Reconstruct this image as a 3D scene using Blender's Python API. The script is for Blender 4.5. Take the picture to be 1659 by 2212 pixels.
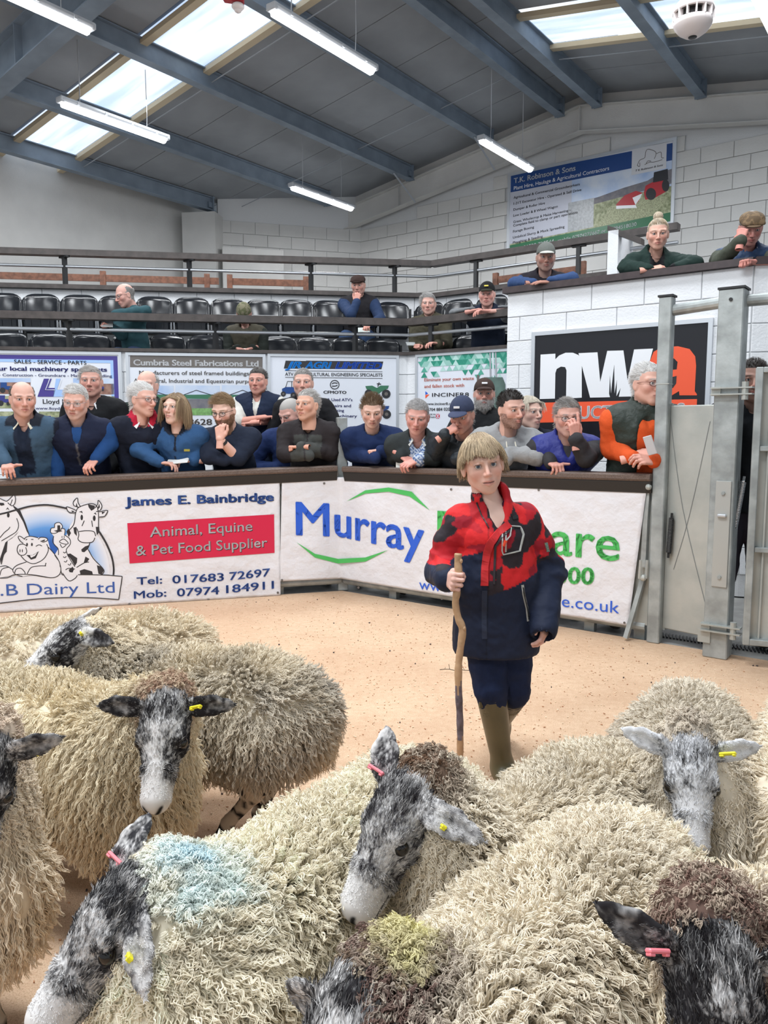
import bpy, math, random
import numpy as np
from mathutils import Vector, Matrix
random.seed(7); RNG = np.random.default_rng(7)
for o in list(bpy.data.objects): bpy.data.objects.remove(o)
SC = bpy.context.scene; COL = SC.collection
PI = math.pi
# ------------------------------------------------------------------ camera
CAM_H = 1.35; PITCH = math.radians(6.2); FPX = 1662.0
cd = bpy.data.cameras.new('camera'); cam = bpy.data.objects.new('camera', cd); COL.objects.link(cam)
cam.location = (0, 0, CAM_H); cam.rotation_euler = (PI/2 - PITCH, 0, 0)
cd.sensor_fit = 'VERTICAL'; cd.sensor_height = 24.0; cd.lens = 24.0*FPX/2212.0
cd.clip_start = 0.05; cd.clip_end = 200
SC.camera = cam
# ------------------------------------------------------------------ view, world
SC.view_settings.view_transform = 'Standard'; SC.view_settings.look = 'None'
SC.view_settings.gamma = 1; SC.view_settings.use_curve_mapping = False
SC.view_settings.exposure = 0.24
SC.cycles.max_bounces = 7; SC.cycles.diffuse_bounces = 4; SC.cycles.glossy_bounces = 2; SC.cycles.transmission_bounces = 3; SC.cycles.transparent_max_bounces = 6
W = bpy.data.worlds.new('world'); SC.world = W; W.use_nodes = True
bg = W.node_tree.nodes['Background']; bg.inputs[0].default_value = (0.86, 0.93, 1.0, 1); bg.inputs[1].default_value = 0.62
# hall axes: Pd runs along the purlins (deeper, to the right), Gd along the gable wall
TH = math.radians(36.89)
Pd = Vector((math.sin(TH), math.cos(TH), 0)); Gd = Vector((math.cos(TH), -math.sin(TH), 0))
def HW(s, d, z=0.0): return Gd*s + Pd*d + Vector((0, 0, z))
YAW_G = math.atan2(Gd.y, Gd.x)           # local x -> Gd, local y -> Pd
LA = math.radians(8.1)                   # the other direction of the stands
LL = Vector((math.cos(LA), math.sin(LA), 0)); LN = Vector((-math.sin(LA), math.cos(LA), 0))
# ------------------------------------------------------------------ area lights: light of the tubes and of the skylights
def area(name, loc, rot, sx, sy, power, color=(1, 1, 1)):
    l = bpy.data.lights.new(name, 'AREA'); l.shape = 'RECTANGLE'; l.size = sx; l.size_y = sy; l.energy = power; l.color = color
    o = bpy.data.objects.new(name, l); COL.objects.link(o); o.location = loc; o.rotation_euler = rot
    return o
SKYC = (0.93, 0.97, 1.0)
for s, d, pw in ((-7.4, 6.5, 60), (-2.0, 9.2, 40), (-7.4, 2.5, 130), (-2.0, 5.2, 130), (-2.0, 1.2, 260), (-7.4, -1.5, 120), (-2.0, -3.0, 160), (3.0, 3.0, 160)):
    area('skylight_daylight', HW(s, d, 5.55), (0, 0, YAW_G), 2.6, 1.0, pw, SKYC)

# ------------------------------------------------------------------ pixel helpers (only to work out real places)
_cp, _sp = math.cos(PITCH), math.sin(PITCH)
def ray(x, y):
    a = (x-829.5)/FPX; b = -(y-1106)/FPX
    return Vector((a, _cp + b*_sp, -_sp + b*_cp))
CAMP = Vector((0, 0, CAM_H))
def atY(x, y, Y): r = ray(x, y); return CAMP + r*(Y/r.y)
def atZ(x, y, Z): r = ray(x, y); return CAMP + r*((Z-CAM_H)/r.z)
def onpl(x, y, n, dd): r = ray(x, y); return CAMP + r*((dd - n.dot(CAMP))/n.dot(r))
# ------------------------------------------------------------------ materials
MATS = {}
def mat(name, col, rough=0.6, metal=0.0, noise=0.0, nscale=20.0, bump=0.0, bscale=80.0, col2=None, spec=0.5, emit=None, estr=1.0, coat=0.0, detail=4.0, sub=0.0, stretch=None, bdist=0.01):
    if name in MATS: return MATS[name]
    m = bpy.data.materials.new(name); m.use_nodes = True; MATS[name] = m
    nt = m.node_tree; b = nt.nodes['Principled BSDF']
    c = (*col, 1)
    b.inputs['Base Color'].default_value = c; b.inputs['Roughness'].default_value = rough
    b.inputs['Metallic'].default_value = metal; b.inputs['Specular IOR Level'].default_value = spec
    if coat: b.inputs['Coat Weight'].default_value = coat
    if sub: b.inputs['Subsurface Weight'].default_value = sub; b.inputs['Subsurface Radius'].default_value = (0.012, 0.004, 0.002)
    if emit: b.inputs['Emission Color'].default_value = (*emit, 1); b.inputs['Emission Strength'].default_value = estr
    tc = None
    def coord():
        nonlocal tc
        if tc is None:
            tc = nt.nodes.new('ShaderNodeTexCoord')
            if stretch:
                mp = nt.nodes.new('ShaderNodeMapping'); nt.links.new(tc.outputs['Object'], mp.inputs[0]); mp.inputs['Scale'].default_value = stretch
                tc = mp; return mp.outputs[0]
            return tc.outputs['Object']
        return tc.outputs[0] if stretch else tc.outputs['Object']
    if noise or col2:
        n = nt.nodes.new('ShaderNodeTexNoise'); n.inputs['Scale'].default_value = nscale; n.inputs['Detail'].default_value = detail
        nt.links.new(coord(), n.inputs['Vector'])
        r = nt.nodes.new('ShaderNodeValToRGB'); r.color_ramp.elements[0].position = 0.35; r.color_ramp.elements[1].position = 0.65
        k = noise
        c2 = col2 if col2 else tuple(min(1, v*(1+k)) for v in col)
        c1 = col if col2 else tuple(v*(1-k) for v in col)
        r.color_ramp.elements[0].color = (*c1, 1); r.color_ramp.elements[1].color = (*c2, 1)
        nt.links.new(n.outputs['Fac'], r.inputs[0]); nt.links.new(r.outputs[0], b.inputs['Base Color'])
    if bump:
        n2 = nt.nodes.new('ShaderNodeTexNoise'); n2.inputs['Scale'].default_value = bscale; n2.inputs['Detail'].default_value = 5
        nt.links.new(coord(), n2.inputs['Vector'])
        bp = nt.nodes.new('ShaderNodeBump'); bp.inputs['Strength'].default_value = bump; bp.inputs['Distance'].default_value = bdist
        nt.links.new(n2.outputs['Fac'], bp.inputs['Height']); nt.links.new(bp.outputs[0], b.inputs['Normal'])
    return m
def attr_mat(name, rough=0.6, attr='tint', bump=0.0, bscale=200, sub=0.0, spec=0.4, noise=0.0, nscale=60, bdist=0.003):
    if name in MATS: return MATS[name]
    m = mat(name, (0.5, 0.5, 0.5), rough, bump=bump, bscale=bscale, sub=sub, spec=spec, bdist=bdist)
    nt = m.node_tree; a = nt.nodes.new('ShaderNodeAttribute'); a.attribute_name = attr
    b = nt.nodes['Principled BSDF']; out = a.outputs['Color']
    if noise:
        tc = nt.nodes.new('ShaderNodeTexCoord'); n = nt.nodes.new('ShaderNodeTexNoise'); n.inputs['Scale'].default_value = nscale; n.inputs['Detail'].default_value = 6
        nt.links.new(tc.outputs['Object'], n.inputs['Vector'])
        mr = nt.nodes.new('ShaderNodeMapRange'); mr.inputs[1].default_value = 0.3; mr.inputs[2].default_value = 0.7; mr.inputs[3].default_value = 1-noise; mr.inputs[4].default_value = 1+noise
        nt.links.new(n.outputs['Fac'], mr.inputs[0])
        mx = nt.nodes.new('ShaderNodeVectorMath'); mx.operation = 'SCALE'; nt.links.new(out, mx.inputs[0]); nt.links.new(mr.outputs[0], mx.inputs['Scale']); out = mx.outputs[0]
    nt.links.new(out, b.inputs['Base Color'])
    return m
# ------------------------------------------------------------------ object helpers
def tag(o, label=None, cat=None, group=None, kind=None):
    if label: o['label'] = label
    if cat: o['category'] = cat
    if group: o['group'] = group
    if kind: o['kind'] = kind
    return o
def thing(name, label=None, cat=None, loc=(0, 0, 0), rz=0.0, group=None, kind=None):
    o = bpy.data.objects.new(name, None); COL.objects.link(o); o.location = loc; o.rotation_euler = (0, 0, rz); o.empty_display_size = 0.1
    return tag(o, label, cat, group, kind)
def link_mesh(name, me, parent=None, m=None, world=False):
    o = bpy.data.objects.new(name, me); COL.objects.link(o)
    if m is not None:
        me.materials.clear()
        for x in (m if isinstance(m, (list, tuple)) else [m]): me.materials.append(x)
    if parent is not None:
        o.parent = parent
        if world: o.matrix_parent_inverse = pmat(parent).inverted()
    return o
def pmat(p):
    M = Matrix.Identity(4)
    while p is not None:
        L = Matrix.LocRotScale(p.location, p.rotation_euler, p.scale)
        M = L @ M if p.parent is None else p.matrix_parent_inverse @ L @ M
        p = p.parent
    return M
def copy_tree(o, parent=None):
    c = o.copy(); COL.objects.link(c)
    if parent is not None: c.parent = parent; c.matrix_parent_inverse = o.matrix_parent_inverse.copy()
    for ch in list(o.children): copy_tree(ch, c)
    return c
class MB:
    """collects quads/boxes/tubes into one mesh"""
    def __init__(s): s.v = []; s.f = []; s.mi = []; s.cur = 0
    def add(s, vs, fs):
        n = len(s.v); s.v += [tuple(v) for v in vs]; s.f += [tuple(i+n for i in f) for f in fs]; s.mi += [s.cur]*len(fs); return s
    def box(s, c, d, M=None, bev=0.0):
        x, y, z = d[0]/2, d[1]/2, d[2]/2
        if bev <= 0:
            vs = [(sx*x, sy*y, sz*z) for sz in (-1, 1) for sy in (-1, 1) for sx in (-1, 1)]
            fs = [(0, 2, 3, 1), (4, 5, 7, 6), (0, 1, 5, 4), (2, 6, 7, 3), (1, 3, 7, 5), (0, 4, 6, 2)]
        else:
            b = min(bev, x*.9, y*.9, z*.9); vs = []; fs = []
            idx = {}
            for sz in (-1, 1):
                for sy in (-1, 1):
                    for sx in (-1, 1):
                        for a in range(3):
                            p = [sx*(x-b), sy*(y-b), sz*(z-b)]; p[a] = (sx*x, sy*y, sz*z)[a]
                            idx[(sx, sy, sz, a)] = len(vs); vs.append(tuple(p))
            for a in range(3):
                u, w = (a+1) % 3, (a+2) % 3
                for sg in (-1, 1):
                    q = []
                    for (cu, cw) in ((-1, -1), (1, -1), (1, 1), (-1, 1)):
                        k = [0, 0, 0]; k[a] = sg; k[u] = cu; k[w] = cw; q.append(idx[(*k, a)])
                    fs.append(tuple(q if sg > 0 else q[::-1]))
                for cu in (-1, 1):
                    for cw in (-1, 1):
                        k1 = [0, 0, 0]; k1[a] = -1; k1[u] = cu; k1[w] = cw; k2 = list(k1); k2[a] = 1
                        q = [idx[(*k1, u)], idx[(*k2, u)], idx[(*k2, w)], idx[(*k1, w)]]
                        fs.append(tuple(q if cu*cw < 0 else q[::-1]))
            for sz in (-1, 1):
                for sy in (-1, 1):
                    for sx in (-1, 1):
                        q = [idx[(sx, sy, sz, a)] for a in range(3)]
                        fs.append(tuple(q if sx*sy*sz > 0 else q[::-1]))
        T = Matrix.Translation(Vector(c))
        if M is not None: T = T @ M.to_4x4()
        return s.add([T @ Vector(v) for v in vs], fs)
    def tube(s, pts, r, n=8, caps=True, flat=None):
        pts = [Vector(p) for p in pts]; k = len(pts)
        rs = r if isinstance(r, (list, tuple)) else [r]*k
        vs = []; fs = []; up = None
        for i, p in enumerate(pts):
            t = (pts[min(i+1, k-1)] - pts[max(i-1, 0)]).normalized()
            if up is None:
                up = Vector((0, 0, 1)) if abs(t.z) < 0.9 else Vector((1, 0, 0))
            u = (up - t*up.dot(t)).normalized(); w = t.cross(u); up = u
            for j in range(n):
                a = 2*PI*j/n
                vs.append(p + u*(math.cos(a)*rs[i]) + w*(math.sin(a)*rs[i]*(flat or 1)))
        for i in range(k-1):
            for j in range(n):
                a, b = i*n+j, i*n+(j+1) % n
                fs.append((a, b, b+n, a+n))
        if caps: fs.append(tuple(range(n))[::-1]); fs.append(tuple((k-1)*n+j for j in range(n)))
        return s.add(vs, fs)
    def sphere(s, c, r, nu=12, nv=8, M=None):
        c = Vector(c); rr = r if isinstance(r, (list, tuple)) else (r, r, r); vs = []; fs = []
        for i in range(nv+1):
            a = PI*i/nv
            for j in range(nu):
                b = 2*PI*j/nu; v = Vector((rr[0]*math.sin(a)*math.cos(b), rr[1]*math.sin(a)*math.sin(b), rr[2]*math.cos(a)))
                vs.append(c + (M @ v if M is not None else v))
        for i in range(nv):
            for j in range(nu):
                fs.append((i*nu+j, (i+1)*nu+j, (i+1)*nu+(j+1) % nu, i*nu+(j+1) % nu))
        return s.add(vs, fs)
    def prism(s, prof, a, b, ex=(1, 0, 0), ey=(0, 0, 1)):
        """profile (2D list) swept from point a to point b"""
        ex, ey, a, b = Vector(ex), Vector(ey), Vector(a), Vector(b); n = len(prof)
        vs = [a + ex*p[0] + ey*p[1] for p in prof] + [b + ex*p[0] + ey*p[1] for p in prof]
        fs = [(i, (i+1) % n, n+(i+1) % n, n+i) for i in range(n)] + [tuple(range(n))[::-1], tuple(range(n, 2*n))]
        return s.add(vs, fs)
    def build(s, name, m, parent=None, smooth=False, world=False):
        me = bpy.data.meshes.new(name); me.from_pydata(s.v, [], s.f)
        o = link_mesh(name, me, parent, m, world)
        if max(s.mi or [0]) > 0: me.polygons.foreach_set('material_index', s.mi)
        if smooth: me.shade_smooth()
        return o
def rotz(a): return Matrix.Rotation(a, 3, 'Z')
FONT = None
TXT = {}
def text_mesh(s, bold=0.0, shear=0.0, spacing=1.0):
    """flat lettering, unit cap height about 0.7; returns vertex list (2D), faces, width"""
    k = (s, bold, shear, spacing)
    if k in TXT: return TXT[k]
    cu = bpy.data.curves.new('t', 'FONT'); cu.body = s; cu.size = 1; cu.shear = shear; cu.space_character = spacing; cu.resolution_u = 3; cu.fill_mode = 'FRONT'
    ob = bpy.data.objects.new('t', cu); COL.objects.link(ob)
    me = ob.to_mesh(); vs = np.zeros(len(me.vertices)*3, 'f'); me.vertices.foreach_get('co', vs); vs = vs.reshape(-1, 3)[:, :2].copy()
    fs = [tuple(p.vertices) for p in me.polygons]
    ob.to_mesh_clear(); bpy.data.objects.remove(ob); bpy.data.curves.remove(cu)
    x0, x1 = (vs[:, 0].min(), vs[:, 0].max()) if len(vs) else (0, 1)
    vs[:, 0] -= x0
    if bold:
        n_ = len(vs); c_ = []; f_ = []
        for i_, (dx, dy) in enumerate(((0, 0), (-bold, 0), (bold, 0), (-bold/2, bold*.6), (bold/2, -bold*.6), (bold/2, bold*.6), (-bold/2, -bold*.6))): c_.append(vs+np.array((dx, dy), 'f')); f_ += [tuple(k_+i_*n_ for k_ in f) for f in fs]
        vs = np.concatenate(c_); fs = f_
    TXT[k] = (vs, fs, x1-x0); return TXT[k]
# ================================================================== materials of the hall
M_white = mat('white_painted_block', (0.76, 0.775, 0.80), 0.75, noise=0.04, nscale=3, bump=0.35, bscale=60)
M_wall = mat('cream_painted_block', (0.58, 0.575, 0.56), 0.8, noise=0.05, nscale=2, bump=0.25, bscale=50)
M_mortar = mat('painted_mortar', (0.62, 0.63, 0.64), 0.8, bump=0.3, bscale=90)
M_roof = mat('grey_roof_sheet', (0.29, 0.31, 0.335), 0.7, noise=0.06, nscale=2.5)
M_steel = mat('blue_grey_painted_steel', (0.20, 0.25, 0.31), 0.55, noise=0.12, nscale=4, metal=0.0)
M_galv = mat('galvanised_steel', (0.36, 0.39, 0.39), 0.5, metal=0.45, noise=0.22, nscale=9, bump=0.12, bscale=40)
M_galv2 = mat('galvanised_sheet_worn', (0.38, 0.40, 0.38), 0.48, metal=0.35, col2=(0.47, 0.48, 0.45), nscale=5, bump=0.1, bscale=30)
M_alu = mat('aluminium_frame', (0.62, 0.65, 0.69), 0.35, metal=0.6)
M_brownrail = mat('brown_painted_rail', (0.055, 0.045, 0.042), 0.5, noise=0.25, nscale=12, bump=0.1)
M_ringrail = mat('worn_wooden_arm_rail', (0.125, 0.088, 0.072), 0.5, noise=0.35, nscale=30, bump=0.15, stretch=(1, 8, 8))
M_wood = mat('varnished_bench_wood', (0.20, 0.085, 0.05), 0.5, noise=0.3, nscale=20)
M_black = mat('black_metal', (0.015, 0.016, 0.018), 0.5)
M_dark = mat('dark_channel', (0.02, 0.018, 0.017), 0.6)
M_plastic = mat('black_glossy_plastic', (0.012, 0.014, 0.018), 0.2, spec=0.6)
M_chrome = mat('seat_tube', (0.45, 0.47, 0.5), 0.3, metal=0.8)
M_conc = mat('concrete_floor', (0.26, 0.26, 0.25), 0.8, noise=0.2, nscale=6, bump=0.2)
M_tube = mat('tube_diffuser', (1, 1, 1), 0.4, emit=(0.97, 0.98, 1.0), estr=11)
M_lampbody = mat('lamp_body_grey', (0.42, 0.44, 0.47), 0.4)
M_plasw = mat('white_plastic', (0.72, 0.66, 0.65), 0.4)
# sawdust
def sawdust_mat():
    m = mat('sawdust', (0.8, 0.55, 0.38), 0.95, spec=0.1)
    nt = m.node_tree; b = nt.nodes['Principled BSDF']; tc = nt.nodes.new('ShaderNodeTexCoord')
    def noise(sc, det=6, rough=0.6): 
        n = nt.nodes.new('ShaderNodeTexNoise'); n.inputs['Scale'].default_value = sc; n.inputs['Detail'].default_value = det; n.inputs['Roughness'].default_value = rough
        nt.links.new(tc.outputs['Object'], n.inputs['Vector']); return n
    big, fine, mid = noise(1.3, 3), noise(230, 4, 0.7), noise(28, 5, 0.7)
    r = nt.nodes.new('ShaderNodeValToRGB'); e = r.color_ramp.elements
    e[0].position = 0.30; e[0].color = (0.50, 0.31, 0.185, 1); e[1].position = 0.62; e[1].color = (0.88, 0.67, 0.48, 1)
    x = e.new(0.46); x.color = (0.79, 0.57, 0.395, 1)
    nt.links.new(fine.outputs['Fac'], r.inputs[0])
    r2 = nt.nodes.new('ShaderNodeValToRGB'); r2.color_ramp.elements[0].position = 0.3; r2.color_ramp.elements[0].color = (0.80, 0.70, 0.64, 1); r2.color_ramp.elements[1].position = 0.7; r2.color_ramp.elements[1].color = (1, 1, 1, 1)
    nt.links.new(mid.outputs['Fac'], r2.inputs[0])
    mx = nt.nodes.new('ShaderNodeMix'); mx.data_type = 'RGBA'; mx.blend_type = 'MULTIPLY'; mx.inputs[0].default_value = 0.75
    nt.links.new(r.outputs[0], mx.inputs[6]); nt.links.new(r2.outputs[0], mx.inputs[7])
    r3 = nt.nodes.new('ShaderNodeValToRGB'); r3.color_ramp.elements[0].position = 0.35; r3.color_ramp.elements[0].color = (0.88, 0.84, 0.82, 1); r3.color_ramp.elements[1].position = 0.6; r3.color_ramp.elements[1].color = (1, 1, 1, 1)
    nt.links.new(big.outputs['Fac'], r3.inputs[0])
    m2 = nt.nodes.new('ShaderNodeMix'); m2.data_type = 'RGBA'; m2.blend_type = 'MULTIPLY'; m2.inputs[0].default_value = 1
    nt.links.new(mx.outputs[2], m2.inputs[6]); nt.links.new(r3.outputs[0], m2.inputs[7]); nt.links.new(m2.outputs[2], b.inputs['Base Color'])
    bp = nt.nodes.new('ShaderNodeBump'); bp.inputs['Strength'].default_value = 0.6; bp.inputs['Distance'].default_value = 0.012
    ad = nt.nodes.new('ShaderNodeMath'); ad.operation = 'ADD'; nt.links.new(mid.outputs['Fac'], ad.inputs[0]); nt.links.new(fine.outputs['Fac'], ad.inputs[1])
    nt.links.new(ad.outputs[0], bp.inputs['Height']); nt.links.new(bp.outputs[0], b.inputs['Normal'])
    return m
M_saw = sawdust_mat()
# ================================================================== key lines
RB = Vector((-0.35, 6.33, 0)); RA = math.radians(16.5)
RL = Vector((math.cos(RA), math.sin(RA), 0)); RN = Vector((-math.sin(RA), math.cos(RA), 0))      # ring, left run
SB = Vector((0.26, 8.70, 0)); BIS = Vector((math.cos(math.radians(75.6)), math.sin(math.radians(75.6)), 0))
def bend(off): return SB + BIS*(off/math.cos(math.radians(22.5)))
D_RING = Pd.dot(RB); D_BLOCK = 6.6; S_BL0, S_BL1 = -3.5, -1.38
RIDGE_S, RIDGE_Z = -5.06, 6.5
def roof_z(s): return RIDGE_Z - (0.16 if s < RIDGE_S else 0.17)*abs(s-RIDGE_S)
D0, D_G = -6.0, 12.0                  # hall extent along the purlins
# ================================================================== floor
def slab(name, pts, z0, z1, m):
    b = MB(); n = len(pts)
    b.add([(p[0], p[1], z0) for p in pts] + [(p[0], p[1], z1) for p in pts],
          [tuple(range(n))[::-1], tuple(range(n, 2*n))] + [(i, (i+1) % n, n+(i+1) % n, n+i) for i in range(n)])
    o = b.build(name, m); o['kind'] = 'structure'; return o
corn = [HW(-11.9, D0), HW(6, D0), HW(6, 12.2), HW(-11.9, 12.2)]
slab('floor', corn, -0.2, -0.012, M_conc)
ringp = [RB - RL*7, RB, HW(-0.6, D_RING), HW(1.6, 3.0), HW(1.9, -2.5), HW(-7.5, -4.2)]
o = slab('floor_sawdust', ringp, -0.05, 0.0, M_saw)
# sawdust litter: loose chips and droppings, one heap nobody could count
def litter():
    b = MB(); rg = random.Random(3)
    mats = [mat('chip_pale', (0.80, 0.60, 0.42), 0.9), mat('chip_rust', (0.50, 0.26, 0.14), 0.9), mat('dropping', (0.06, 0.045, 0.045), 0.8), mat('chip_light', (0.86, 0.70, 0.52), 0.9)]
    for i in range(9000):
        y = 1.3 + 5.0*rg.random()**0.75; x = rg.uniform(-0.62, 0.62)*y*1.05
        p = Vector((x, y, 0))
        if Pd.dot(p) > D_RING-0.1 or (p-RB).dot(RN) > -0.1: continue
        k = rg.random(); b.cur = 0 if k < 0.45 else 1 if k < 0.72 else 3 if k < 0.985 else 2
        L = rg.uniform(0.004, 0.010) if b.cur != 2 else rg.uniform(0.004, 0.010); wd = L*rg.uniform(0.25, 0.5) if b.cur != 2 else L*0.8
        R = Matrix.Rotation(rg.uniform(0, 6.28), 3, 'Z') @ Matrix.Rotation(rg.uniform(-.35, .35), 3, 'X')
        b.box((x, y, 0.003), (L, wd, 0.003 if b.cur != 2 else 0.007), R)
    o = b.build('sawdust_litter', mats); o['kind'] = 'stuff'
    tag(o, 'loose wood chips and specks of dung on the sawdust', 'litter')
litter()
def twig():
    b = MB(); base = atZ(950, 1449, 0.012); rg = random.Random(5)
    p = [base + Vector((i*0.028, rg.uniform(-.008, .008), rg.uniform(0, .008))) for i in range(7)]
    b.tube(p, 0.0022, 5)
    for i in (1, 2, 4, 5): b.tube([p[i], p[i] + Vector((rg.uniform(-.015, .02), rg.uniform(-.03, .03), rg.uniform(.01, .035)))], 0.0014, 4)
    tag(b.build('twig', mat('twig_bark', (0.1, 0.075, 0.05), 0.9)), 'small dry branching twig on sawdust left of the stick', 'twig')
twig()
# ================================================================== block walls
BW, BH, JT = 0.45, 0.22, 0.006
_bm = {}
def block_mesh(w, h, m):
    k = (round(w, 3), round(h, 3), m.name)
    if k not in _bm:
        b = MB(); b.box((0, 0, 0), (w-JT, 0.016, h-JT), bev=0.004); me = bpy.data.meshes.new('block'); me.from_pydata(b.v, [], b.f); me.materials.append(m); _bm[k] = me
    return _bm[k]
def block_wall(parent, org, ux, length, z0, z1, m, keep=None, off=0.0, bw=BW, bh=BH, limit=300):
    """blocks proud of the wall plane; org on the plane, ux along it, outward normal = ux x z"""
    ux = ux.normalized(); n = ux.cross(Vector((0, 0, 1))); cnt = 0
    R = Matrix((ux, -n, Vector((0, 0, 1)))).transposed()
    rows = int(round((z1-z0)/bh)); bh = (z1-z0)/rows
    inv = pmat(parent).inverted()
    cells = []
    for r in range(rows):
        x = -(bw/2 if r % 2 else 0) + off
        while x < length:
            a, e = max(0, x), min(length, x+bw)
            if e-a > 0.06:
                cx, cz = (a+e)/2, z0+(r+.5)*bh
                if keep is None or keep(cx, cz, e-a): cells.append((cx, cz, round(e-a, 2)))
            x += bw
    for cx, cz, w in cells[:limit]:
        o = bpy.data.objects.new('block', block_mesh(w, bh, m)); COL.objects.link(o); o.parent = parent
        p = org + ux*cx + n*(0.0) + Vector((0, 0, cz))
        o.matrix_parent_inverse = inv; o.location = p; o.rotation_euler = R.to_euler()
def wall_prism(name, pts, z0, z1, m):
    return slab(name, pts, z0, z1, m)
# gable wall (pentagon following the roof), blocks above the gallery
def gable():
    b = MB(); ss = [-9.6, RIDGE_S, 6.0]; d = D_G+0.02
    v = []
    for s in ss: v += [HW(s, d, 0), HW(s, d, roof_z(s)+.1), HW(s, d+.2, 0), HW(s, d+.2, roof_z(s)+.1)]
    f = []
    for i in range(2):
        a, c = i*4, i*4+4
        f += [(a, c, c+1, a+1), (a+2, a+3, c+3, c+2), (a+1, c+1, c+3, a+3)]
    b.add(v, f); o = b.build('wall_gable', M_mortar); o['kind'] = 'structure'
    org = HW(-9.6, D_G); 
    def keep(cx, cz, w):
        s = -9.6+cx; return cz+BH/2 < roof_z(s)-0.62 and cz > 2.9 and not (-6.45 < s-w/2 and s+w/2 < -3.6 and 4.3 < cz < 5.4)
    block_wall(o, org, Gd, 8.2, 2.95, 6.03, M_wall, keep)
gable()
# chamfered corner and eave wall
CA, CB = HW(-11.2, 9.85), HW(-9.55, 12.05)
def quadwall(name, a, c, z0, z1a, z1c, th, m):
    n = (c-a).normalized().cross(Vector((0, 0, 1)))*-th
    b = MB(); b.add([a+Vector((0, 0, z0)), c+Vector((0, 0, z0)), c+Vector((0, 0, z1c)), a+Vector((0, 0, z1a)), a+n+Vector((0, 0, z0)), c+n+Vector((0, 0, z0)), c+n+Vector((0, 0, z1c)), a+n+Vector((0, 0, z1a))],
                    [(0, 1, 2, 3), (7, 6, 5, 4), (3, 2, 6, 7), (0, 4, 5, 1), (0, 3, 7, 4), (1, 5, 6, 2)])
    o = b.build(name, m); o['kind'] = 'structure'; return o
o = quadwall('wall_corner', CA, CB, 0, roof_z(-11.2)+.1, roof_z(-9.55)+.1, .2, M_mortar)
nn = (CB-CA).normalized().cross(Vector((0, 0, 1)))
block_wall(o, CA+nn*0.012, CB-CA, (CB-CA).length, 2.95, 5.15, M_wall)
quadwall('wall_eave', HW(-11.7, D0), HW(-11.7, 10.3), 0, 5.45, 5.45, .2, M_wall)
b = MB(); b.box((0, 0, 2.6), (.62, .55, 5.2)); o = b.build('trim_1', M_wall); o.location = HW(-11.35, 9.65); o.rotation_euler = (0, 0, YAW_G+.5); o['kind'] = 'structure'
b = MB(); b.box((0, 0, 2.3), (1.1, .5, 4.6)); o = b.build('trim_2', M_wall); o.location = HW(-10.75, 10.25); o.rotation_euler = (0, 0, math.atan2((CB-CA).y, (CB-CA).x)); o['kind'] = 'structure'
# ================================================================== ceiling: roof sheets one by one, skylights in two bays
ceil_ = thing('ceiling', kind='structure')
SKY_BAYS = {-7: 'both', -3: 'both', 1: 'both', 5: 'none', 6: 'left', 9: 'right'}
M_sky = mat('skylight_sheet', (0.7, 0.8, 0.9), 0.5)
def skym():
    nt = M_sky.node_tree; b = nt.nodes['Principled BSDF']; tc = nt.nodes.new('ShaderNodeTexCoord'); mp = nt.nodes.new('ShaderNodeMapping')
    mp.inputs['Scale'].default_value = (0.35, 3.2, 1); nt.links.new(tc.outputs['Object'], mp.inputs[0])
    n = nt.nodes.new('ShaderNodeTexNoise'); n.inputs['Scale'].default_value = 1.6; n.inputs['Detail'].default_value = 6; nt.links.new(mp.outputs[0], n.inputs['Vector'])
    r = nt.nodes.new('ShaderNodeValToRGB'); e = r.color_ramp.elements; e[0].position = .35; e[0].color = (0.42, 0.55, 0.75, 1); e[1].position = .68; e[1].color = (0.93, 0.95, 0.95, 1)
    x = e.new(.5); x.color = (0.66, 0.76, 0.9, 1)
    nt.links.new(n.outputs['Fac'], r.inputs[0]); nt.links.new(r.outputs[0], b.inputs['Emission Color']); b.inputs['Emission Strength'].default_value = 0.95
skym()
M_skyedge = mat('skylight_flashing', (0.62, 0.52, 0.36), 0.6)
_rm = {}
def roof_sheet(side, w, m, nm):
    k = (side, w, m.name)
    if k in _rm: return _rm[k]
    s0, s1 = (-11.9, RIDGE_S) if side < 0 else (RIDGE_S, 6.0)
    b = MB(); z0, z1 = roof_z(s0), roof_z(s1); t = .05
    v = [(s0, 0, z0), (s1, 0, z1), (s1, w, z1), (s0, w, z0), (s0, 0, z0+t), (s1, 0, z1+t), (s1, w, z1+t), (s0, w, z0+t)]
    g = 0.012; v = [(x, min(max(y, g/2), w-g/2), z) for x, y, z in v]
    b.add(v, [(0, 1, 2, 3), (7, 6, 5, 4), (0, 4, 5, 1), (1, 5, 6, 2), (2, 6, 7, 3), (3, 7, 4, 0)])
    me = bpy.data.meshes.new(nm); me.from_pydata(b.v, [], b.f); me.materials.append(m); _rm[k] = me; return me
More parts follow.
